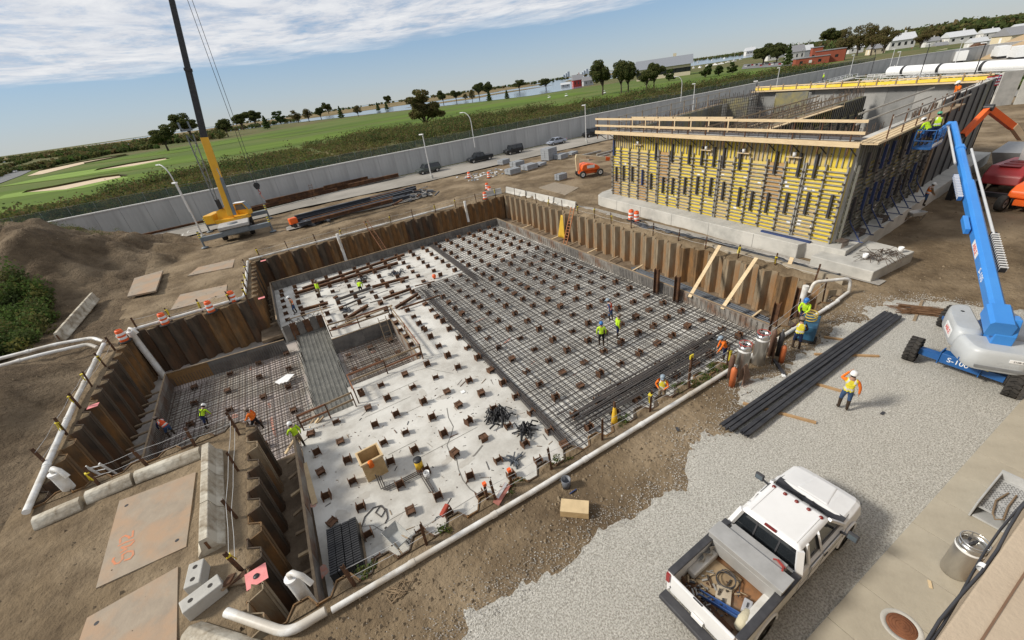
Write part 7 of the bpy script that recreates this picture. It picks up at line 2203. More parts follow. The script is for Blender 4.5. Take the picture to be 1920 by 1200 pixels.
# ------------------------------------------------------------------ gas cylinders, dewars, welder at the near right
def dewar(label, p, h=1.5, r=.26, lab=True, ring=None):
    t = thing('gas_dewar', label, 'gas tank', p, random.uniform(0, 1))
    b = MB(); b.lathe([(0, 0), (r * .96, 0), (r, .05), (r, h * .80), (r * .96, h * .83), (r * .70, h * .88), (0, h * .90)], 24); b.build('tank', STAIN, t)
    b = MB(); b.lathe([(r * 1.01, h * .78), (r * 1.02, h * .79), (r * 1.02, h * .82), (r * 1.0, h * .83)], 24); b.build('collar', WHITE, t)
    b = MB(); b.lathe([(r * .93, h * .84), (r * .93, h * .94), (r * .90, h * .94), (r * .90, h * .84)], 24); b.build('shroud', CHROME, t)
    b = MB(); b.path([(r * .92 * math.cos(a), r * .92 * math.sin(a), h) for a in np.linspace(0, 2 * math.pi, 22)], .018, 6)
    for a in (0.4, 2.5, 4.6):
        b.tube((r * .92 * math.cos(a), r * .92 * math.sin(a), h * .9), (r * .92 * math.cos(a), r * .92 * math.sin(a), h), .015, 5)
    b.build('ring_handle', ring or CHROME, t)
    b = MB(); b.tube((0, 0, h * .88), (0, 0, h * .98), .035, 8); b.bar((-.1, .05, h * .92), (.12, -.04, h * .95), .05); b.tube((.08, .1, h * .88), (.08, .1, h * .96), .03, 8); b.build('valves', BLKP, t)
    return t
GRD = mat('ring_red', (.42, .06, .05), .5)
dewar('stainless gas tank with a red ring, nearer of the pair by the pipe', (15.75, 8.72, 0), 1.75, .28, ring=GRD)
dewar('stainless gas tank with a red ring, farther of the pair by the pipe', (17.1, 8.75, 0), 1.75, .28, ring=GRD)
kg = dewar('stainless gas tank with a chrome ring standing on the sidewalk', (12.35, .15, .103), 1.35, .30)
lettering('G', .14, mat('faded_orange_print', (.42, .20, .11), .6), kg, (-.02, -.302, .92), (1, 0, 0), (0, 0, 1))
def cyl(label, p, m, h=1.4, r=.115, n=1):
    t = thing('gas_cylinder', label, 'gas cylinder', p)
    b = MB(); b.lathe([(0, 0), (r, 0), (r, h * .82), (r * .8, h * .9), (r * .35, h * .95), (r * .3, h), (0, h)], 14); b.build('bottle', m, t)
    b = MB(); b.box((0, 0, h + .03), (.10, .05, .07)); b.build('valve', CHROME, t)
BROWNC = mat('brown_bottle', (.15, .085, .06), .5)
ORC = mat('orange_bottle', (.55, .15, .05), .5)
cyl('brown gas cylinder with a pointed cap behind the tall plate', (18.05, 8.75, 0), BROWNC, 1.55)
cyl('dark gas cylinder beside the brown one', (18.35, 8.55, 0), BLKP, 1.4)
cyl('orange gas cylinder by the brown cylinders', (17.95, 8.15, 0), ORC, 1.0, .12)
cyl('orange gas cylinder below the coiled hose', (14.75, 8.45, 0), ORC, 1.1, .13)
cyl('brown gas cylinder behind the coiled hose', (15.15, 8.85, 0), BROWNC, 1.4)
t = thing('cylinder_shield', 'rusty upright plate in front of the gas cylinders', 'plate', (17.75, 8.45, 0), .5)
b = MB(); b.prism([(-.28, -.02), (.28, -.02), (.28, .02), (-.28, .02)], 0, 1.15); b.build('plate', RUST, t)
t = thing('hose_coil', 'brown gas hose draped over a post beside the nearer tank', 'hose', (15.2, 8.3, 0))
b = MB()
for k in range(7):
    x = -.2 + k * .07
    b.path([(x, .1, .1), (x * .7, .05, .75), (x * .5 + .05, 0, 1.05), (x * .7 + .1, -.08, .7), (x * 1.4 + .1, -.15, .06), (x * 1.7 + .2, -.3, .03)], .022, 5)
b.build('hose', mat('brown_hose', (.24, .15, .105), .7), t)
b = MB(); b.path([(.3, -.4, .03), (.5, -.75, .02), (.9, -.95, .02), (1.0, -.7, .02), (.6, -.5, .02), (-.2, -.6, .02), (-.7, -.5, .02)], .018, 5); b.build('trailing_hose', BLKP, t)
wd = thing('welding_machine', 'blue engine welder with a coiled yellow hose at the near right', 'welder', (20.75, 8.55, .02), .35)
b = MB(); b.rng(-.7, .7, -.36, .36, .22, 1.0); bev(b.build('cabinet', mat('welder_blue', (.02, .085, .16), .5, c2=(.03, .10, .17), scale=2), wd), .05, 3)
b = MB(); b.rng(-.65, .65, -.3, .3, .08, .22); b.build('skid', BLACK, wd)
b = MB(); b.path([(-.1 + .24 * math.cos(a * .5), .24 * math.sin(a * .5), 1.05 + .012 * a) for a in range(40)], .03, 6); b.build('hose_coil', mat('hose_yellow', (.45, .33, .06), .6), wd)
for s in (-1, 1):
    wheel(wd, (-.45, s * .4, .2), .2, .12, STRB)
t = thing('steel_tip', 'small dark steel offcut with a white tag on the dirt near the tanks', 'offcut', at(1460, 690), .9)
b = MB(); b.box((0, 0, .06), (1.2, .12, .08)); b.build('bar', BLKP, t); b = MB(); b.box((-.65, .05, .06), (.2, .12, .06)); b.build('tag', WHITE, t)
t = thing('crate', 'open plywood crate lying on the dirt beside the front pipe', 'crate', (5.15, 7.55, .02), -.72)
for a in (((0, 0, .28), (.95, .5, .02)), ((0, .24, .14), (.95, .02, .27)), ((0, -.24, .14), (.95, .02, .27)), ((0, 0, .015), (.95, .46, .02)), ((.46, 0, .14), (.02, .46, .25))):
    b = MB(); b.box(a[0], a[1]); b.build('panel', PLY if a[0][2] != .28 else mat('light_ply', (.60, .46, .27), .8), t)
t = thing('grey_pail', 'grey pail with a caulking tube beside the front pipe', 'bucket', at(1062, 912), .3)
b = MB(); b.lathe([(0, 0), (.15, 0), (.18, .4), (.165, .4), (.13, .02), (0, .02)], 14); b.build('pail', mat('grey_pail', (.13, .14, .16), .5), t)
b = MB(); b.tube((-.2, -.3, .04), (.1, -.38, .04), .03, 6); b.build('tube', BLUES, t)
t = thing('red_form_piece', 'red and white steel form piece leaning at the front edge', 'steel piece', (3.4, 9.6, .1), .55)
b = MB(); b.box((0, 0, 0), (.9, .25, .05), R=Matrix.Rotation(.3, 3, 'X')); b.build('plate', mat('pale_red', (.45, .17, .13), .7), t); b = MB(); b.box((.1, .05, .04), (.7, .1, .05), R=Matrix.Rotation(.3, 3, 'X')); b.build('edge', GALV, t)
t = thing('rope_heap', 'tangle of tan rope on the dirt by the front pipe', 'rope', at(748, 1108))
b = MB(); b.path([(.3 * math.sin(k * 1.7) + .15 * math.sin(k * .6), .25 * math.cos(k * 1.3), .03 + .01 * (k % 3)) for k in range(34)], .014, 5); b.build('rope', mat('rope_tan', (.26, .19, .12), .9), t)
t = thing('yellow_covered_post', 'post wrapped in a yellow cover at the front edge', 'post', (9.15, 9.95, -.2))
b = MB(); b.lathe([(.0, 0), (.16, 0), (.12, .5), (.06, 1.0), (0, 1.05)], 8); b.build('cover', mat('yellow_cover', (.66, .40, .02), .6), t); b = MB(); b.box((0, 0, .65), (.08, .08, 1.3)); b.build('upright', RUST, t)
t = thing('yellow_post', 'upright post with a yellow reflective top near the weeds', 'post', (14.0, 10.1, -.3))
b = MB(); b.box((0, 0, .6), (.09, .09, 1.5)); b.build('upright', RUST, t); b = MB(); b.box((0, 0, 1.38), (.22, .05, .22)); b.build('reflector', YRIB, t)

# ------------------------------------------------------------------ sidewalk details and parapet cable
t = thing('manhole_cover', 'rusty round manhole cover in the sidewalk', 'manhole cover', (9.75, .28, .11))
b = MB(); b.lathe([(0, .012), (.30, .012), (.31, .0)], 28)
for r in (.06, .13, .20, .26):
    b.path([(r * math.cos(a), r * math.sin(a), .012) for a in np.linspace(0, 6.283, 24)], .008, 4)
b.build('cover', mat('cover_rust', (.22, .095, .05), .8, c2=(.16, .07, .04), scale=5), t)
b = MB(); b.lathe([(.31, .0), (.312, .008), (.40, .008), (.42, -.004)], 28); b.build('frame', CONC, t)
t = thing('perforated_bench', 'grey perforated steel rack with a hanging strap on the sidewalk', 'steel rack', (15.55, .12, .105), 0)
GRK = mat('grey_rack_steel', (.46, .465, .46), .55, .1, c2=(.38, .385, .38), scale=3)
b = MB(); b.rng(-.85, .84, -.41, .41, .40, .42); b.build('shelf', GRK, t)
b = MB()
for k in range(3):
    for i in range(7):
        for j in range(9):
            x, y = -.76 + k * .55 + i * .062, -.36 + j * .085 + .03 * (i % 2)
            b.rng(x, x + .022, y, y + .05, .4215, .4235)
tag(b.build('slots', BLACK, t), kind='stuff')
b = MB(); b.rng(-.95, .85, .42, .47, .0, .62); bev(b.build('back_panel', GRK, t), .02)
b = MB(); b.rng(.85, .92, -.42, .47, .0, .7); b.build('end_panel', GRK, t)
b = MB(); b.rng(-.9, .8, -.40, .40, .02, .08); b.build('base', GRK, t)
b = MB(); b.path([(.3, .1, .46), (-.3, .2, .47), (-.9, .1, .48), (-1.05, .0, .45), (-.9, -.12, .46), (-.3, -.05, .47), (.35, -.05, .47)], .025, 5); b.build('strap', mat('strap_tan', (.22, .16, .105), .8), t)
t = thing('parapet_cable', 'black cable tied along the edge of the parapet at bottom right', 'cable', (0, 0, 0))
b = MB(); b.path([(1.0 + k * .25, -.045 + .012 * math.sin(k * 1.3), 9.98 + .015 * math.sin(k * .9)) for k in range(60)], .010, 5); b.build('cable', BLKP, t)
b = MB(); b.path([(1.0 + k * .25, -.035 + .02 * math.sin(k * .7 + 1), 9.95 + .03 * math.sin(k * .5)) for k in range(60)], .008, 5); b.build('cable', BLKP, t)
for x in (3.05, 3.9, 5.3):
    b = MB(); b.lathe([(.022, -.02), (.022, .02)], 10, axis='X', c=(x, -.045, 9.98)); b.build('cable_tie', WHITE, t)
for i, (u, v) in enumerate(((1655, 775), (1742, 1098), (1270, 805))):
    p = at(u, v, .05); t = thing('litter', ['small black scrap at the edge of the gravel by the sidewalk', 'pale wood chip on the sidewalk near the tank', 'dark scrap on the dirt near the rebar pile'][i], 'scrap', (p.x, p.y, .107 if i == 1 else .05), .5 * i)
    b = MB(); b.box((0, 0, .012), (.22, .07 if i == 1 else .1, .02)); b.build('scrap', WOOD if i == 1 else BLKP, t)

# ------------------------------------------------------------------ stacks behind the pit
def beams(prefix, specs):
    for i, (x0, x1, y, z, m, w, dy) in enumerate(specs):
        t = thing('steel_beam', '%s, %s from the pit side' % (prefix, nth(i + 1)), 'steel beam', (x0, y, z), math.atan2(dy, x1 - x0), prefix + ' stack')
        L = math.hypot(x1 - x0, dy)
        b = MB(); b.rng(0, L, -w / 2, w / 2, 0, .035); b.rng(0, L, -w / 2, w / 2, w - .035, w); b.rng(0, L, -.018, .018, .035, w - .035); b.build('h_section', m, t)
DKB = mat('dark_blue_steel', (.035, .042, .055), .5, .3, c2=(.06, .062, .07), scale=2)
GZ = lambda x, y: hgt(x, y) + .12
beams('long steel beam in the stack between road and pit', [(3.0, 14.0, 59.0, .7, RUST, .4, 1.0), (1.5, 17.0, 60.4, .35, DKB, .42, 1.2), (1.8, 16.5, 61.2, .35, DKB, .42, 1.2), (2.2, 15.0, 62.0, .35, RUST, .42, 1.3), (1.4, 18.5, 63.2, .35, DKB, .42, 1.4), (1.4, 12.0, 63.6, .78, DKB, .40, 1.0), (3, 19.5, 64.4, .35, DKB, .42, 1.5), (2, 18.0, 65.4, .35, RUST, .42, 1.4), (4, 20, 66.4, .35, DKB, .4, 1.2)])
b = MB()
for k in range(46):
    f = random.random()
    x, y = (random.uniform(14.5, 21), random.uniform(59.5, 67.5)) if f < .7 else (random.uniform(0.8, 5), random.uniform(60, 66))
    b.box((x, y, hgt(x, y) + .2 + random.random() * .35), (random.uniform(.4, 1.8), random.uniform(.2, .5), random.uniform(.08, .3)), R=Matrix.Rotation(random.uniform(0, 3), 3, 'Z') @ Matrix.Rotation(random.uniform(-.3, .3), 3, 'Y'), m=random.randrange(3))
tag(b.build('steel_offcuts', [DKB, mat('offcut_grey', (.16, .16, .16), .6), RUST]), 'jumbled dark steel offcuts round the beam stack', 'scrap', kind='stuff')
sheet('crushed_stone_patch', wobble([(0.5, 60.5), (20, 61.0), (22, 64), (17, 69), (2, 70)], 1.5, 5, .3), .14, mat('pale_gravel_strip', (0.36, 0.335, 0.30), 0.95))
beams('rusty sheet-pile bundle against the concrete wall', [(-9, 10, 79.9, .3, RUST, .5, 1.8), (-7, 12, 80.6, .3, RUST, .55, 1.9), (-1.5, 8, 80.9, .85, RUST, .5, .9), (2.5, 17, 81.9, .35, RUST, .6, 1.2), (8, 16, 82.2, .95, RUST, .5, .7), (12, 21.5, 81.8, .4, RUST, .6, .3)])
beams('rusty rail lying under the wall at left', [(-19, -8.5, 78.9, .3, RUST, .3, .4)])
cp = thing('compressor', 'small orange two-wheeled compressor by the near end of the beam stack', 'compressor', (1.0, 61.6, .1), .3)
b = MB(); b.rng(-.5, .5, -.35, .35, .45, 1.25); bev(b.build('housing', OPAINT, cp), .1, 3)
for s in (-1, 1):
    wheel(cp, (-.1, s * .45, .27), .27, .16, STRB)
b = MB(); b.bar((.5, 0, .5), (1.3, 0, .35), .08); b.build('tow_bar', BLACK, cp)
CMU = mat('grey_block', (.30, .315, .33), .85, c2=(.25, .262, .275), scale=2, bump=.2)
def pallet(label, u, v, w, d, layers, rz):
    p = at(u, v); z = max(0, hgt(p.x, p.y))
    t = thing('block_pallet', label, 'block stack', (p.x, p.y, z), rz, 'pallets of grey block by the road')
    b = MB()
    for k in range(3):
        b.rng(-w / 2, w / 2, -d / 2 + k * (d - .1) / 2, -d / 2 + k * (d - .1) / 2 + .1, 0, .12)
    b.build('skid', WOODD, t)['kind'] = 'stuff'
    for k in range(layers):
        b = MB(); b.box((random.uniform(-.03, .03), 0, .12 + .4 * k + .195), (w, d, .385)); bev(b.build('block_layer', CMU, t), .02)
    b = MB(); b.rng(-w / 2 - .004, w / 2 + .004, -.03, .03, .12, .12 + .4 * layers + .004); b.build('strap', BLACK, t)
for a in ((945, 308, 2.0, 1.4, 2, .3, 'leftmost pallet of grey block by the road'), (962, 326, 2.2, 1.6, 2, .1, 'nearest pallet of grey block on the dirt'), (970, 312, 2.2, 1.6, 2, .2, 'pallet of grey block behind the nearest one'), (993, 318, 2.4, 1.7, 2, .15, 'pallet of grey block third along the front'), (1012, 312, 2.0, 1.6, 1, .4, 'low grey block pallet beside the tall stack'), (1030, 300, 2.4, 1.9, 5, .25, 'tallest stack of grey block pallets'), (1052, 298, 2.2, 1.6, 2, .3, 'pallet of dark grey block right of the tall stack'), (1072, 290, 2.2, 1.4, 1, .35, 'low pallet of grey block farthest right'), (1052, 338, 1.6, 1.0, 2, .1, 'small grey block pallet near the orange lift')):
    pallet(a[6], a[0], a[1], a[2], a[3], a[4], a[5])
for i, (u, v) in enumerate(((1105, 290), (1120, 297), (1135, 288))):
    p = at(u, v); plank('grey beam lying on the dirt left of the formwork, %s of three' % nth(i + 1), (p.x - 2, p.y, .15), (p.x + 3, p.y + .3, .15), .3, .25, ALU, 'form_beam', 'beam')
b = MB()
for k in range(60):
    x, y = random.uniform(28, 36), random.uniform(64, 70)
    b.box((x, y, hgt(x, y) + .1), (random.uniform(.1, .7), random.uniform(.08, .3), random.uniform(.03, .15)), rz=random.uniform(0, 3), m=random.randrange(2))
tag(b.build('road_debris', [WHITE, CMU]), 'white and grey debris scattered beside the barrels near the road', 'debris', kind='stuff')
for i in range(5):
    plank('weathered plank lying by the dark form wall, %s of the pile' % nth(i + 1), (49.0 + i * .3, 12.6 - i * .35, .2 + .04 * i), (55 + i * .3, 13.1 - i * .3, .2 + .04 * i), .3, .06, WOODD if i % 2 else WOOD)
t = thing('wood_bin', 'grey angular steel hopper behind the red lift', 'hopper', (60.5, 11.5, 0), .1)
b = MB(); b.hex([(-2.5, -1.2, .3), (2.5, -1.2, .3), (2.5, 1.2, .3), (-2.5, 1.2, .3)], [(-3.6, -1.8, 2.4), (3.2, -1.8, 2.2), (3.2, 1.8, 2.2), (-3.6, 1.8, 2.4)]); b.build('hopper_body', mat('hopper_grey', (.33, .33, .33), .7), t)
b = MB(); b.rng(-2.2, 2.2, -1.0, 1.0, 0, .3); b.build('base', BLACK, t)
# ------------------------------------------------------------------ people
SKIN = mat('skin', (.40, .24, .165), .6)
def cloth(n, c):
    return mat('cloth_' + n, c, .85, c2=tuple(x * .72 for x in c), scale=9, bump=.3, bscale=16)
LIME, ORV, NAVY, JEAN, DKP, BRN, REDV, TANP, REFL = cloth('lime', (.52, .78, .04)), cloth('orange', (.85, .20, .03)), cloth('navy', (.025, .035, .085)), cloth('jeans', (.055, .10, .20)), cloth('black', (.022, .022, .025)), cloth('maroon', (.07, .035, .035)), cloth('redorange', (.75, .11, .04)), cloth('tan', (.22, .17, .11)), mat('reflective_tape', (.62, .62, .58), .4)
BOOT = cloth('boot', (.055, .04, .03))
def person(label, loc, rz, top, legs, hat, vest=None, lean=0.0, crouch=0.0, armL=None, armR=None, h=1.78, stride=.06, harness=False):
    """standing figure grown from a jointed skeleton (local +X is forward)"""
    s = h / 1.78
    hipz = .95 - crouch
    kf = .10 + crouch * .55
    def up(x, y, z):       # lean the upper body forward about the hips
        a = RAD(lean); dz_ = z - hipz
        return Vector((x * math.cos(a) + dz_ * math.sin(a), y, hipz - x * math.sin(a) + dz_ * math.cos(a)))
    J = {}
    J['pel'] = (Vector((0, 0, hipz)), .15); J['bel'] = (up(0, 0, hipz + .16), .145); J['che'] = (up(0, 0, hipz + .36), .165); J['nek'] = (up(0, 0, hipz + .53), .062)
    J['hea'] = (up(.03, 0, hipz + .64), .088); J['top'] = (up(.02, 0, hipz + .75), .080)
    for k, sy in (('L', 1), ('R', -1)):
        st = stride * sy
        J['hip' + k] = (Vector((0, sy * .095, hipz - .06)), .10); J['kne' + k] = (Vector((kf * .6 + st, sy * .12, .50 - crouch * .30)), .068); J['ank' + k] = (Vector((st - crouch * .2, sy * .125, .09)), .048); J['toe' + k] = (Vector((st + .17 - crouch * .2, sy * .15, .045)), .042)
        J['sho' + k] = (up(0, sy * .19, hipz + .46), .068)
        arm = armL if k == 'L' else armR
        if arm is None:
            e, w = up(-.03, sy * .27, hipz + .19), up(.08, sy * .26, hipz - .05)
            if lean > 20:
                e, w = J['sho' + k][0] + Vector((.06, sy * .05, -.27)), J['sho' + k][0] + Vector((.16, -sy * .02, -.48))
        else:
            e, w = up(*arm[0]), up(*arm[1])
            e.y *= sy; w.y *= sy
        J['elb' + k] = (e, .050); J['wri' + k] = (w, .038); J['pal' + k] = (w + (w - e).normalized() * .09, .036)
    E_ = [('pel', 'bel'), ('bel', 'che'), ('che', 'nek'), ('nek', 'hea'), ('hea', 'top')]
    for k in 'LR':
        E_ += [('pel', 'hip' + k), ('hip' + k, 'kne' + k), ('kne' + k, 'ank' + k), ('ank' + k, 'toe' + k), ('che', 'sho' + k), ('sho' + k, 'elb' + k), ('elb' + k, 'wri' + k), ('wri' + k, 'pal' + k)]
    names = list(J)
    me = bpy.data.meshes.new('body')
    me.from_pydata([J[n_][0] * s for n_ in names], [(names.index(a), names.index(c)) for a, c in E_], [])
    o = bpy.data.objects.new('body', me); COL.objects.link(o)
    o.modifiers.new('skin', 'SKIN')
    for i, n_ in enumerate(names):
        sv = me.skin_vertices[0].data[i]
        r_ = J[n_][1] * s
        sv.radius = (r_, r_ * (.74 if n_ in ('bel', 'che') else 1))
        sv.use_root = n_ == 'pel'
    ss = o.modifiers.new('sub', 'SUBSURF'); ss.levels = 2; ss.render_levels = 2
    dg = bpy.context.evaluated_depsgraph_get()
    bm_ = bpy.data.meshes.new_from_object(o.evaluated_get(dg))
    bpy.data.objects.remove(o); bpy.data.meshes.remove(me)
    part = {'pel': 1, 'kne': 1, 'hip': 1, 'ank': 3, 'toe': 3, 'bel': 0, 'che': 0, 'nek': 2, 'hea': 2, 'top': 2, 'sho': 0, 'elb': 0, 'wri': 0, 'pal': 2}
    bones = []
    for a, c in E_:
        m_ = part[c[:3]]
        bones.append((J[a][0] * s, J[c][0] * s, m_, a, c))
    zs = []
    for p in bm_.polygons:
        best = None
        for a, c, m_, na, nc in bones:
            d = c - a
            f = max(0, min(1, (p.center - a).dot(d) / d.length_squared))
            q = (p.center - a - d * f).length - (J[na][1] * (1 - f) + J[nc][1] * f) * s * .9
            if best is None or q < best[0]:
                best = (q, m_, na, nc, f)
        m_ = best[1]
        if best[3] == 'bel' and best[4] < .3:
            m_ = 1
        if best[3] == 'nek' and best[4] < .55:
            m_ = 0
        p.material_index = m_
        p.use_smooth = True
        zs.append((best[2], best[3], best[4]))
    for m_ in (top, legs, SKIN, BOOT):
        bm_.materials.append(m_)
    # fingers and nose grow out of the same mesh
    nb = bmesh.new(); nb.from_mesh(bm_)
    def finger(p, d, l, r0, mi):
        d_, a_, b_ = basis(d)
        rings = []
        for f, rr in ((0, r0), (.5, r0 * .95), (1, r0 * .6)):
            rings.append([nb.verts.new(p + d_ * (l * f) + (a_ * math.cos(t_) + b_ * math.sin(t_)) * rr - b_ * (.018 * f * f)) for t_ in (0, 1.57, 3.14, 4.71)])
        for r0_, r1_ in zip(rings, rings[1:]):
            for i in range(4):
                nb.faces.new((r0_[i], r0_[(i + 1) % 4], r1_[(i + 1) % 4], r1_[i])).material_index = mi
        nb.faces.new(rings[-1]).material_index = mi
    for k, sy in (('L', 1), ('R', -1)):
        pa, wr = J['pal' + k][0] * s, J['wri' + k][0] * s
        d = (pa - wr).normalized(); sd_ = d.cross(Vector((0, sy, .2))).normalized()
        for i, l in enumerate((.075, .085, .08, .065)):
            finger(pa + sd_ * (.022 * (i - 1.5)), d, l, .009, 2)
        finger(wr.lerp(pa, .35) + sd_ * -.03, (d * .6 - sd_ * .8), .06, .010, 2)
    hc = J['hea'][0] * s
    fw = (up(1, 0, hipz) - up(0, 0, hipz)).normalized()
    finger(hc + fw * .075 * s, fw + Vector((0, 0, -.5)), .035, .012, 2)
    nb.to_mesh(bm_); nb.free()
    t = thing('person', label, 'person', loc, rz)
    link('body', bm_, t)
    # hair and hard hat
    uz = (J['top'][0] - J['nek'][0]).normalized()
    R = Matrix((fw, Vector((0, 1, 0)), fw.cross(Vector((0, 1, 0))))).transposed()
    c = J['top'][0] * s - uz * .03
    prof = [(.132, -.005), (.128, .03), (.112, .085), (.075, .125), (.0, .138)]
    b = MB(); b.lathe(prof, 14); b.lathe([(.0, -.004), (.128, -.004)], 14)
    b.rng(.09, .19, -.075, .075, -.008, .008)
    b.v = [tuple(R @ Vector((x * 1.12, y, z)) + c) for x, y, z in b.v]
    b.build('hard_hat', hat, t)
    b = MB(); b.lathe([(.085, -.10), (.098, -.05), (.098, .0)], 12)
    b.v = [tuple(R @ Vector((x * .9 - .02, y, z)) + c) for x, y, z in b.v]
    b.build('hair', mat('hair_dark', (.03, .02, .015), .8), t)
    for sy in (-1, 1):
        b = MB(); b.lathe([(0, -.008), (.009, 0), (0, .008)], 6, c=hc + fw * .082 * s + Vector((0, sy * .03, 0)) + uz * .02); b.build('eye', DKP, t)
    if vest is not None:
        vb = MB()
        for p, (na, nc, f) in zip(bm_.polygons, zs):
            tor = nc in ('che', 'nek') or (nc == 'bel' and f > .1) or (nc[:3] == 'sho' and f < .92)
            if not tor:
                continue
            if nc == 'nek' and f > .45:
                continue
            tape = (nc == 'bel' and .45 < f < .95) or (nc[:3] == 'sho' and .35 < f < .75)
            vb._add([bm_.vertices[i].co + bm_.vertices[i].normal * (.016 if not tape else .018) for i in p.vertices], [tuple(range(len(p.vertices)))], 1 if tape else 0, True)
        vb.build('vest', [vest, REFL], t)
    if harness:
        b = MB()
        for sy in (-1, 1):
            b.path([up(-.14, sy * .10, hipz + .05) * s, up(-.16, sy * .03, hipz + .32) * s, up(-.05, sy * .12, hipz + .52) * s, up(.12, sy * .10, hipz + .36) * s, up(.15, sy * .09, hipz + .05) * s], .02, 5)
        b.path([up(.155 * math.cos(a), .16 * math.sin(a), hipz + .06) * s for a in np.linspace(0, 6.28, 14)], .025, 5)
        b.build('harness', DKP, t)
    return t
HW, HB, HBR, HG = mat('hat_white', (.78, .78, .76), .4), mat('hat_blue', (.03, .16, .45), .4), mat('hat_brown', (.16, .12, .09), .5), mat('hat_grey', (.25, .32, .38), .4)
def P3(u, v, z):
    p = at(u, v, z); return (p.x, p.y, z)
LT = lambda p: math.atan2(p[1], p[0])
p = P3(1578, 768, .04)
person('person in white hard hat, orange sleeves and yellow vest standing on the gravel', p, LT(p) + .15, ORV, JEAN, HW, cloth('vest_yellow', (.78, .68, .06)), armL=((.10, .30, 1.38), (.20, .12, 1.62)), armR=((-.02, .30, 1.14), (.02, .32, .90)), h=1.9, stride=.03)
p = P3(1491, 655, .03)
person('person in brown sweatshirt and yellow vest at the blue welder, seen from behind', p, LT(p) + .2, BRN, NAVY, HBR, cloth('vest_yellow', (.78, .68, .06)), lean=8, armL=((.15, .28, 1.2), (.38, .2, 1.15)), armR=((.05, .3, 1.15), (.25, .26, 1.0)))
p = (21.6, 9.25, .02)
person('person in lime jacket and blue hard hat standing behind the blue welder', p, LT(p) + math.pi - .3, LIME, NAVY, HB, lean=16, armL=((.2, .24, 1.22), (.36, .12, 1.12)), armR=((.2, .24, 1.22), (.36, .12, 1.10)))
p = P3(1128, 650, -2.22)
wk_ = person('person in lime shirt and blue hard hat with a stick on the rebar mat', p, LT(p) + .1, LIME, DKP, HB, h=1.84, stride=.04)
t = thing('survey_stick', 'dark stick held by the lime-shirted person on the mat', 'stick', (p[0] + .15, p[1] - .42, p[2])); b = MB(); b.tube((0, 0, 0), (0, .06, .95), .018, 6); b.build('rod', BLACK, t)
p = P3(1157, 634, -2.22)
person('person in lime vest and navy trousers right of the person with the stick', p, LT(p) - 1.2, LIME, NAVY, HBR, lean=10, h=1.8)
p = P3(1146, 602, -2.22)
person('person in red vest and blue overalls bending behind the lime pair', p, LT(p) + 1.3, JEAN, JEAN, HG, REDV, lean=18)
p = P3(1357, 676, -2.3)
person('person in orange shirt bending at the near right corner of the mat', p, LT(p) + 2.0, ORV, NAVY, HG, lean=28, armL=((.3, .2, 1.15), (.5, .15, 1.0)))
p = (13.5, 11.2, -2.2)
person('person in orange shirt and yellow vest at the near edge of the mat', p, LT(p) + math.pi - .2, ORV, TANP, HG, cloth('vest_yellow', (.78, .68, .06)), lean=6, armL=((.08, .3, 1.2), (.22, .14, 1.1)), armR=((.08, .3, 1.2), (.22, .14, 1.1)), h=1.86)
p = P3(488, 808, -3.42)
person('person in orange shirt and black trousers walking on the lower mat', p, 2.6, ORV, DKP, HBR, lean=6, stride=.2, armL=((.12, .28, 1.2), (.3, .2, 1.12)), h=1.84)
p = P3(390, 801, -3.42)
person('person in lime shirt and harness bending over the lower mat', p, .9, LIME, NAVY, HW, lean=42, crouch=.1, stride=.2, harness=True)
p = P3(325, 818, -3.42)
person('person in red vest and jeans bending near the left form', p, 2.4, NAVY, JEAN, HBR, REDV, lean=35, crouch=.08)
p = P3(568, 840, -2.5)
person('person in lime shirt on the near left slab corner, seen from behind', p, LT(p) + .3, LIME, TANP, HW, lean=8, armL=((.12, .3, 1.2), (.3, .25, 1.05)), h=1.82)
p = P3(556, 588, -2.5)
person('person in orange vest and white hard hat at the back left of the slab', p, 2.9, TANP, JEAN, HW, ORV, lean=6)
p = P3(601, 558, -2.5)
person('person in lime shirt and tan trousers standing among the steel beams', p, .6, LIME, TANP, HBR, lean=8, armL=((.15, .25, 1.2), (.32, .15, 1.1)))
p = P3(677, 547, -2.5)
person('person in lime shirt crouching among the steel beams', p, 1.2, LIME, DKP, HW, lean=48, crouch=.45)
p = (42.4, 12.15, FT)
person('person in orange vest holding a hose beside the shaded formwork', p, -.9, TANP, JEAN, HW, ORV, lean=14, armL=((.2, .24, 1.15), (.4, .15, 1.0)), armR=((.2, .24, 1.15), (.4, .12, 1.0)))
person('person in lime shirt bending over in the lift basket', (36.2, 11.35, 6.47), 1.4, LIME, NAVY, HW, lean=40)
person('person in lime vest and green hard hat at the boom end of the basket', (37.4, 11.45, 6.47), .6, TANP, NAVY, mat('hat_green', (.05, .28, .17), .4), LIME, lean=12)
person('person in orange shirt on the dark form wall beside the basket', (45.6, 13.4, WT + .06), 2.6, ORV, DKP, HW, lean=20, armL=((.25, .25, 1.2), (.45, .2, 1.1)))
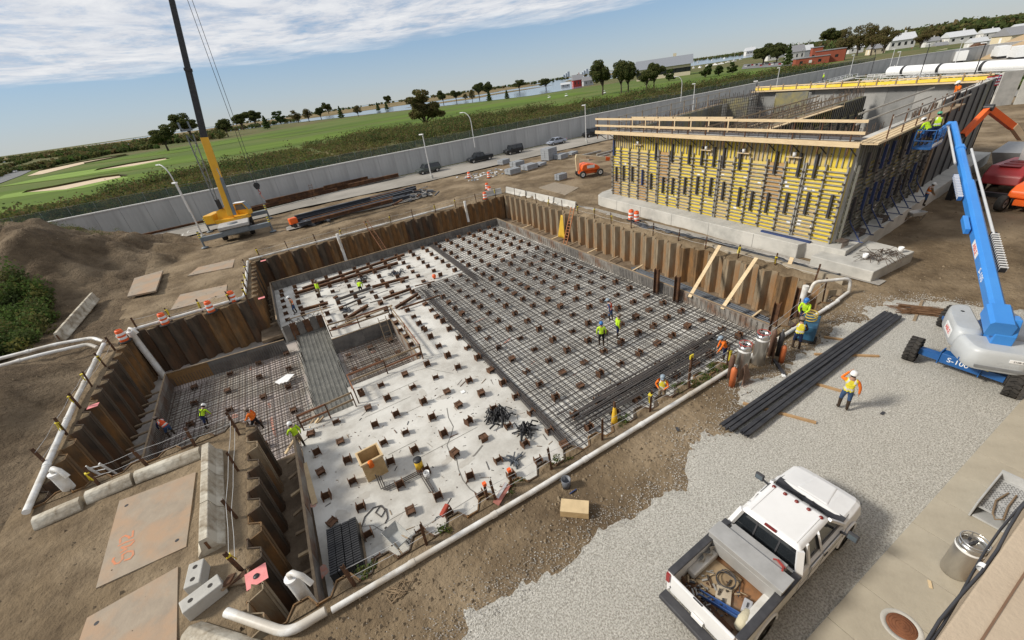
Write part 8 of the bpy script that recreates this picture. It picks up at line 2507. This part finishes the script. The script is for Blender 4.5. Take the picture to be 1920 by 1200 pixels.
# ------------------------------------------------------------------ far buildings, bay edge, pipe bridge
def gable_house(label, u, v, wpx, hpx, rz, wallm, roofm, d=.8, cat='house', name='house', hip=False):
    p = at(u, v); s = depth(p) / 776.0
    w, h = wpx * s, hpx * s
    dd = w * d
    t = thing(name, label, cat, (p.x, p.y, 0), rz)
    e = h * .55
    b = MB(); b.rng(-w / 2, w / 2, -dd / 2, dd / 2, -.3, e); b.build('wall', wallm, t)
    o = w * .04
    if hip:
        ri = MB(); ri._add([(-w / 2 - o, -dd / 2 - o, e), (w / 2 + o, -dd / 2 - o, e), (w / 2 + o, dd / 2 + o, e), (-w / 2 - o, dd / 2 + o, e), (-w * .2, 0, h), (w * .2, 0, h)], [(0, 1, 5, 4), (1, 2, 5), (2, 3, 4, 5), (3, 0, 4), (3, 2, 1, 0)])
    else:
        ri = MB(); ri._add([(-w / 2 - o, -dd / 2 - o, e), (w / 2 + o, -dd / 2 - o, e), (w / 2 + o, dd / 2 + o, e), (-w / 2 - o, dd / 2 + o, e), (-w / 2 - o, 0, h), (w / 2 + o, 0, h)], [(0, 1, 5, 4), (1, 2, 5), (2, 3, 4, 5), (3, 0, 4), (3, 2, 1, 0)])
    r_ = ri.build('roof', roofm, t)
    b = MB(); b.box((w * .2, dd * .1, h * .95), (w * .06, w * .06, h * .4)); b.build('chimney', wallm, r_)
    n = max(2, int(w / 4))
    for k in range(n):
        x = -w / 2 + w * (k + .5) / n
        for sy in (-1, 1):
            b = MB(); b.box((x, sy * (dd / 2 + .01), e * .55), (w * .10, .06, e * .4)); b.build('window', GLASS, t)
    b = MB(); b.box((-w / 2 - .01, 0, e * .4), (.06, w * .1, e * .8)); b.build('door', WHITE, t)
    return t
WS = mat('house_white', (.62, .61, .58), .8); CRM = mat('house_cream', (.66, .57, .40), .8); GRY = mat('house_grey', (.36, .37, .38), .8); BRK = mat('brick_red', (.30, .085, .05), .85, c2=(.24, .07, .045), scale=2)
RG = mat('roof_grey', (.26, .26, .27), .8); RW = mat('roof_pale', (.56, .57, .58), .7); RR = mat('roof_terracotta', (.42, .19, .12), .8)
for a in ((1083, 162, 16, 16, .5, mat('barn_red', (.32, .05, .045), .8), RG, .9, 'small dark red barn by the water'), (1102, 160, 16, 12, .5, GRY, RG, .8, 'small grey house beside the red barn'), (1060, 163, 14, 6, .4, GRY, RW, .6, 'low pale shed left of the red barn'),
          (1365, 96, 20, 10, .4, WS, RR, .7, 'terracotta-roofed house across the bay, left'), (1384, 95, 14, 9, .4, WS, RR, .7, 'terracotta-roofed house across the bay, right'), (1405, 94, 14, 10, .3, WS, RW, .8, 'pale house right of the terracotta roofs'), (1432, 96, 20, 12, .3, WS, RW, .8, 'white house behind the olive trees'),
          (1488, 104, 22, 20, .3, WS, RG, .8, 'white two-storey house left of the brick building'), (1508, 98, 18, 16, .3, GRY, RW, .8, 'grey gabled house behind the brick building'), (1682, 82, 34, 20, .2, WS, RW, .7, 'white house with a pale roof right of the airy trees'), (1665, 84, 18, 12, .2, WS, RW, .8, 'smaller white house left of the pale roof'),
          (1792, 72, 34, 16, .2, WS, RW, .7, 'white hip-roofed house below the horizon trees'), (1760, 84, 16, 10, .2, CRM, RG, .8, 'small cream house beside the thin tree'), (1902, 74, 44, 24, .25, CRM, RG, .9, 'large cream house at the far right'), (1850, 62, 22, 12, .2, WS, RW, .8, 'pale house left of the large cream house'), (1720, 66, 20, 9, .2, GRY, RG, .8, 'grey roof among the far right trees'), (1915, 52, 26, 12, .2, WS, RW, .8, 'topmost pale roof at the right edge'), (1446, 104, 16, 12, .3, WS, RG, .8, 'white gable between the olive tree and the spruce'), (1466, 98, 16, 12, .2, GRY, RW, .8, 'pale grey house above the dark spruce'), (1600, 90, 20, 12, .2, WS, RW, .8, 'white house half hidden behind the airy trees'), (1640, 92, 20, 13, .3, CRM, RG, .8, 'cream house behind the tallest airy tree'), (1742, 78, 18, 12, .2, WS, RG, .8, 'white house left of the small cream house'), (1828, 80, 22, 13, .3, WS, RW, .8, 'low white house before the dark tree'), (1872, 74, 20, 12, .2, GRY, RW, .8, 'grey house beside the large cream house')):
    gable_house(a[8], a[0], a[1] + (9 if a[0] > 1400 else 0), a[2] * 1.15, a[3] * 1.2, -.95 + a[4], *a[5:8])
wh = gable_house('long cream warehouse with a pale roof beyond the windswept trees', 1243, 146, 92, 32, -.85, mat('warehouse_cream', (.60, .53, .38), .8), mat('warehouse_roof', (.22, .235, .26), .7), .55, 'warehouse', 'warehouse')
# red brick building: two flat-roofed blocks
p = at(1530, 120); s = depth(p) / 776
t = thing('brick_building', 'red brick flat-roofed building beyond the wall', 'building', p, -.9)
for x0, x1, y0, y1, h in ((-14, 6, -7, 5, 4.2), (-2, 16, -2, 10, 6.8), (-4, 2, -1.9, 6, 9.2)):
    x0, x1, y0, y1 = (q * .9 for q in (x0, x1, y0, y1))
    b = MB(); b.rng(x0, x1, y0, y1, -.3, h); w_ = b.build('wall', BRK, t)
    b = MB(); b.rng(x0 - .3, x1 + .3, y0 - .3, y1 + .3, h, h + .4); b.build('roof', RG, t)
    for k in range(3):
        b = MB(); b.box((x0 + (x1 - x0) * (k + .6) / 3.6, y0 - .02, h * .5), (1.6, .08, 1.5)); b.build('window', WS if k % 2 else GLASS, t)
gable_house('red brick house right of the airy trees', 1706, 108, 18, 14, .3, BRK, RG)
# boats, moored in the far basin
for i, (u, v, L) in enumerate(((1200, 110, 9), (1215, 108, 8), (1390, 100, 22), (1300, 128, 8), (1312, 127, 9), (1326, 124, 8), (1340, 122, 10), (1352, 120, 9), (1364, 117, 8), (1376, 115, 9), (1388, 112, 8), (1308, 118, 7), (1335, 114, 7), (1358, 110, 8))):
    p = at(u, v, 0)
    L *= .9 if depth(p) < 900 else 1.6
    t = thing('moored_boat', 'white moored boat in the far basin, %s from the left' % nth(i + 1), 'boat', (p.x, p.y, -.1), .3 * i, 'boats moored in the basin')
    b = MB(); b.prism([(-L / 2, -L * .14), (L * .25, -L * .14), (L / 2, 0), (L * .25, L * .14), (-L / 2, L * .14)], 0, L * .14); b.build('hull', WHITE, t)
    b = MB(); b.rng(-L * .2, L * .12, -L * .1, L * .1, L * .14, L * .3); b.build('cabin', WS, t)
    if i in (0, 1, 3, 9):
        b = MB(); b.tube((0, 0, L * .2), (0, 0, L * 1.5), .12, 5); b.build('mast', WHITE, t)
for i, (u, v) in enumerate(((1030, 184), (1062, 181), (1133, 176))):
    p = at(u, v)
    t = thing('golf_cart', ['left white golf cart on the green', 'right white golf cart on the green', 'golf cart under the leftmost tall tree'][i], 'golf cart', p, .4)
    b = MB(); b.side([(-1.2, .35), (1.2, .35), (1.25, .8), (.7, 1.0), (.3, .55), (-.5, .55), (-.6, .95), (-1.2, .9)], -.6, .6); b.build('body', WHITE, t)
    b = MB(); b.rng(-1.0, .8, -.6, .6, 1.85, 1.95); b.build('canopy', WHITE, t)
    for x in (-.9, .7):
        for y in (-.55, .55):
            b = MB(); b.tube((x, y, .8), (x, y, 1.86), .04, 5); b.build('strut', BLACK, t)
            b = MB(); b.tube((x, y - .08, .25), (x, y + .08, .25), .25, 10); b.build('wheel', RUBBER, t)
b = MB()
for k in range(26):       # parked cars at the far basin
    p = at(1398 + k * 4.2 + random.uniform(-1, 1), 124 - k * .25 + random.uniform(-2, 2))
    b.box((p.x, p.y, .6), (4.2, 1.8, .9), rz=.6, m=k % 4); b.box((p.x, p.y, 1.25), (2.2, 1.6, .5), rz=.6, m=1)
tag(b.build('basin_cars', [WS, BLKP, GRY, RPAINT]), 'tiny parked cars along the edge of the far basin', 'cars', kind='stuff')
sheet('basin_lot', [at(1390, 130).xy[:], at(1500, 122).xy[:], at(1500, 114).xy[:], at(1395, 121).xy[:]], .22, mat('lot_asphalt', (.2, .2, .2), .9))
b = MB()
for i, u in enumerate((1070, 1074, 1077, 1100, 1103, 1107, 1110)):
    p = at(u, 400, 0); dd = Vector((p.x, p.y, 0)).normalized() * (5200 if u > 400 else 3600)
    q = dd
    w = 14
    b.rng(q.x - w, q.x + w, q.y - w, q.y + w, 0, 26 + 12 * (i % 3))
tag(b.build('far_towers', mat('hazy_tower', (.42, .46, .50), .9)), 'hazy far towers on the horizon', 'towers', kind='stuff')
# big white pipe on its bridge
def pw(u, v, z):
    return at(u, v, z)
A_, B2 = pw(1668, 134, 3.0), pw(1960, 120, 3.0)
t = thing('pipe_bridge', 'thick white pipe with dark joints carried on a long bridge', 'pipeline', (A_.x, A_.y, 0))
d = B2 - A_
for k in range(4):
    f0, f1 = (0, .13, .40, .68)[k], (.125, .395, .675, 1.1)[k]
    b = MB(); b.tube(d * f0 + Z * 3.0, d * f1 + Z * 3.0, 1.2, 18); b.build('pipe_section', WHITE, t)
    if k:
        b = MB(); b.tube(d * (f0 - .01) + Z * 3.0, d * (f0 + .01) + Z * 3.0, 1.27, 18); b.build('joint', BLACK, t)
b = MB(); b.bar(d * -.25 + Z * .9, d * 1.15 + Z * .9, 3.6, .5); b.build('deck', CONC, t)
nn = Vector((-d.y, d.x, 0)).normalized()
for s_ in (1, -1):
    for z in (1.7, 2.3):
        b = MB(); b.tube(d * -.25 + nn * s_ * 2.0 + Z * z, d * 1.1 + nn * s_ * 2.0 + Z * z, .06, 5); b.build('hand_rail', WHITE, t)
for k in range(22):
    b = MB(); b.tube(d * (-.25 + k * .064) + nn * 2.0 + Z * .9, d * (-.25 + k * .064) + nn * 2.0 + Z * 2.3, .05, 5); b.build('rail_post', WHITE, t)
def ramp(label, u0, v0, u1, v1, z0, z1):
    p, q = at(u0, v0, z0), at(u1, v1, z1)
    t = thing('walkway_ramp', label, 'walkway', (p.x, p.y, 0))
    o = Vector((p.x, p.y, 0)); d = q - p; n_ = Vector((-d.y, d.x, 0)).normalized() * 1.0
    b = MB(); b.bar(p - o, q - o, 2.0, .35); b.build('deck', CONC, t)
    for s_ in (-1, 1):
        for h_ in (.6, 1.2):
            b = MB(); b.tube(p - o + n_ * s_ + Z * h_, q - o + n_ * s_ + Z * h_, .05, 5); b.build('hand_rail', WHITE, t)
        for k in range(11):
            c = p - o + d * (k / 10) + n_ * s_
            b = MB(); b.tube(c, c + Z * 1.2, .05, 5); b.build('baluster', WHITE, t)
ramp('pale walkway ramp rising left behind the formed structure', 1500, 172, 1600, 146, .6, 1.6)
ramp('middle white walkway ramp under the white pipe', 1640, 168, 1735, 146, .6, 1.8)
ramp('right white walkway ramp near the flag', 1825, 166, 1905, 146, .6, 1.8)
P_, M_ = [], []
rg = np.random.default_rng(33)
for k in range(260):
    p = at(rg.uniform(1520, 1930), rg.uniform(150, 170), 0)
    n = 26
    q = rg.normal(size=(n, 3)) * .5
    P_.append(q * [1.6, 1.6, .8] + [p.x, p.y, .7]); M_ += list(rg.choice([0, 1, 2, 3], n))
tag(link('ditch_brush', leaves(np.concatenate(P_), .55, rg, .1, 'ditch_brush', LEAFS, M_)), 'brown and green brush below the white walkways', 'brush', kind='stuff')
t = thing('site_trailer', 'low white site trailer behind the white pipe', 'trailer', at(1790, 116), .45)
b = MB(); b.rng(-8, 8, -1.6, 1.6, .6, 3.6); b.build('body', WHITE, t); b = MB(); b.rng(-6, -3, -1.63, -1.605, 1.6, 2.8); b.build('window', GLASS, t); b = MB(); b.rng(-7, 7, -1.2, 1.2, .1, .6); b.build('chassis', BLACK, t)
t = thing('storage_tank', 'rust-brown round tank behind the trailer', 'tank', at(1826, 110), .4)
b = MB(); b.tube((-5, 0, 2.6), (5, 0, 2.6), 2.4, 16); b.build('shell', RUST, t); b = MB(); b.rng(-4, 4, -1.5, 1.5, 0, .6); b.build('cradle', CONC, t)
for i, (u, v) in enumerate(((1870, 110), (1903, 112))):
    t = thing('box_truck', ['white box truck beyond the white pipe, left one', 'white box truck beyond the white pipe, right one'][i], 'truck', at(u, v), .45)
    b = MB(); b.rng(-5, 3, -1.3, 1.3, .9, 3.8); b.build('box', WHITE, t); b = MB(); b.rng(3.05, 5, -1.2, 1.2, .6, 2.7); b.build('cab', WHITE, t); b = MB(); b.rng(-5, 5, -1.1, 1.1, .3, .9); b.build('chassis', BLACK, t)
t = thing('sand_heap', 'tan soil heap at the far right edge beyond the pipe', 'soil heap', at(1925, 100))
b = MB(); b.lathe([(0, 7), (4, 5.5), (10, 2.5), (16, 0)], 14); b.build('heap', mat('tan_heap', (.42, .31, .19), .95), t)
for i, (u0, v0, u1, v1, h_) in enumerate(((1856, 200, 1893, 196, 5.0), (1900, 196, 1930, 194, 3.6))):
    p, q = at(u0, v0, 0), at(u1, v1, 0)
    w_, _ = wall_box('precast_wall', ['tall pale precast wall panel behind the flag', 'lower pale precast wall at the right edge'][i], (p.x, p.y), (q.x, q.y), .4, 0, h_, CONC)
    for k in range(2):
        b = MB(); b.rng(.05 + k * .5 * (q - p).length, (k + 1) * .5 * (q - p).length - .05, .2, .24, .1, h_ - .1); b.build('wall_panel', WALLC, w_)
fl = thing('flag', 'small flag with red stripes and a blue corner on the far wall', 'flag', (62.2, 15.6, WT - 1.0), 2.6)
b = MB(); b.tube((0, 0, 0), (0, 0, 2.4), .03, 6); b.build('pole', WHITE, fl); fl.scale = (.62, .62, .75)
for k in range(7):
    vv = [(x * .3, .09 * math.sin(x * 1.5), 1.1 + k * .17 + j * .17) for j in (0, 1) for x in range(8)]
    b = MB(); b._add(vv, [(i, i + 1, i + 9, i + 8) for i in range(7)]); b.build('stripe', mat('flag_red', (.5, .03, .04), .8) if k % 2 == 0 else WHITE, fl)
vv = [(x * .15, .09 * math.sin(x * .75) - .012, 1.63 + j * .66) for j in (0, 1) for x in range(6)]
b = MB(); b._add(vv, [(i, i + 1, i + 7, i + 6) for i in range(5)]); b.build('canton', mat('flag_blue', (.03, .05, .22), .8), fl)
p = at(1541, 158, .5)
person('tiny person in lime vest on the far walkway ramp', (p.x, p.y, 1.1), 2.4, LIME, DKP, HW, h=2.6)
p = at(1673, 140, 1.5)
person('tiny person in yellow on the white pipe walkway', (p.x, p.y, 1.3), 2.4, ORV, TANP, HW, cloth('vest_yellow', (.78, .68, .06)), h=2.6)
t = thing('pipe_stack', 'pale pipe stack on the dirt beyond the left formwork corner', 'pipe stack', at(1530, 178), .4)
for k in range(5):
    b = MB(); b.tube((-6, k * .8 - 1.6, .45 + .7 * (k % 2)), (6, k * .8 - 1.6, .45 + .7 * (k % 2)), .38, 10); b.build('pipe', WS, t)
t = thing('soil_box', 'tan spoil box behind the left formwork corner', 'box', at(1480, 182), .4)
b = MB(); b.rng(-3, 3, -1.5, 1.5, 0, 2.2); bev(b.build('box_body', mat('tan_box', (.40, .33, .24), .9), t), .1); b = MB(); b.rng(-2.8, 2.8, -1.3, 1.3, 2.2, 2.3); b.build('fill', DIRT, t)
# orange portable plant glimpsed inside the structure
t = thing('orange_cabin', 'orange container glimpsed behind the rebar inside the structure', 'container', (62, 44.5, 0), .2)
b = MB(); b.rng(-3, 3, -1.3, 1.3, .1, 6.4); b.build('shell', OPAINT, t); b = MB(); b.rng(-1, 1, -1.33, -1.305, .2, 2.2); b.build('door', RPAINT, t)
# dark reinforcement and decking between the formed walls
t = thing('inner_deck', 'dark rebar-covered deck just inside the yellow wall', 'deck', (0, 0, 0))
b = MB(); b.prism([(32.0, 13.6), (37, 14.0), (37, 22.8), (32.4, 22.6)], WT - 1.0, WT - .9); b.prism([(32.6, 24.6), (37, 24.9), (37.2, 35.8), (33.2, 35.2)], WT - 1.0, WT - .9); b.build('deck', WOODD, t)
b = MB()
for k in range(420):
    x, y = random.uniform(33.0, 36.9), random.uniform(14, 35.4)
    b.bar((x, y, WT - .9), (x, y, WT + random.uniform(-.3, .35)), .03)
for k in range(60):
    y = 14 + k * .36
    b.bar((32.9, y, WT - .45), (36.9, y, WT - .45), .035); 
for k in range(12):
    b.bar((33.0 + k * .34, 14, WT - .4), (33.0 + k * .34, 35.2, WT - .4), .035)
tag(b.build('rebar', REBARR, t), kind='stuff')
b = MB()
for (p, q, n_) in (((45.8, 14.4), (62.4, 16.2), 90), ((33, 23.6), (62, 26.4), 120), ((33, 35.6), (65, 41), 120), ((40, 13.8), (46, 14.4), 40)):
    for k in range(n_):
        f = k / n_
        b.bar((p[0] + (q[0] - p[0]) * f, p[1] + (q[1] - p[1]) * f + random.uniform(-.2, .2), WT - .8), (p[0] + (q[0] - p[0]) * f, p[1] + (q[1] - p[1]) * f + random.uniform(-.2, .2), WT + random.uniform(.2, .7)), .035)
tag(b.build('wall_dowels', REBARR), 'rusty dowel bars standing along the tops of the formed walls', 'rebar', kind='stuff')
sheet('far_yard', [(118, 62), (128, 73), (178, 72), (205, 64), (232, 44), (250, 20), (246, -30), (150, -10), (118, 30)], .10, mat('yard_asphalt', (.24, .232, .215), .92, c2=(.18, .175, .165), scale=.08, c3=(.30, .28, .25), s3=.03, detail=8))
# cracks, stains and small offcuts on the bare slab
for st, w in (([(838, 765), (850, 800), (838, 835), (856, 860), (868, 900), (900, 930)], .05), ([(735, 1000), (700, 985), (640, 990)], .03), ([(905, 835), (868, 868)], .10), ([(760, 700), (800, 690), (850, 700)], .03)):
    b = MB()
    Q = [at(u, v, -2.496) for u, v in st]
    for p, q in zip(Q, Q[1:]):
        d = q - p; n_ = Vector((-d.y, d.x, 0)).normalized() * w / 2
        mid_ = p.lerp(q, .5) + n_ * random.uniform(-4, 4)
        b.quad(p - n_, mid_ - n_, mid_ + n_, p + n_); b.quad(mid_ - n_, q - n_, q + n_, mid_ + n_)
    b.build('crack', mat('crack_dark', (.20, .19, .17), .9), slab_o)
for k in range(16):
    x, y = random.uniform(-2.5, 7.5), random.uniform(10.5, 22)
    pts = []
    for i in range(14):
        a = i * .449; r = .26 + .09 * math.sin(a * 2 + k) + .04 * math.sin(a * 5 + 2 * k)
        pts.append((math.cos(a) * r * 1.3, math.sin(a) * r, 0))
    b = MB(); b._add(pts, [tuple(range(14))]); b.build('stain', mat('slab_stain', (.42, .395, .35), .9, c2=(.47, .45, .405), scale=4), slab_o, (x, y, -2.4965 + .0002 * k), random.uniform(0, 3))
b = MB()
for k in range(520):
    r = random.random()
    x, y, z = (random.uniform(-3, 7.8), random.uniform(10.2, 22), -2.49) if r < .5 else (random.uniform(-3, 13), random.uniform(32.5, 46), -2.49) if r < .8 else (random.uniform(8, 23), random.uniform(11, 46), -2.49)
    if x < 0 and y > 22 and y < 36.6:
        continue
    a = random.uniform(0, 6.3); l = random.choice((.03, .05, .08, .15, .4)) * random.uniform(.6, 1.4)
    b.bar((x, y, z), (x + math.cos(a) * l, y + math.sin(a) * l, z + .01), random.uniform(.012, .035), m=random.randrange(4))
tag(b.build('slab_debris', [RUST, WOODD, REBAR, SLABD]), 'tiny offcuts and ties littered over the slab', 'debris', kind='stuff')
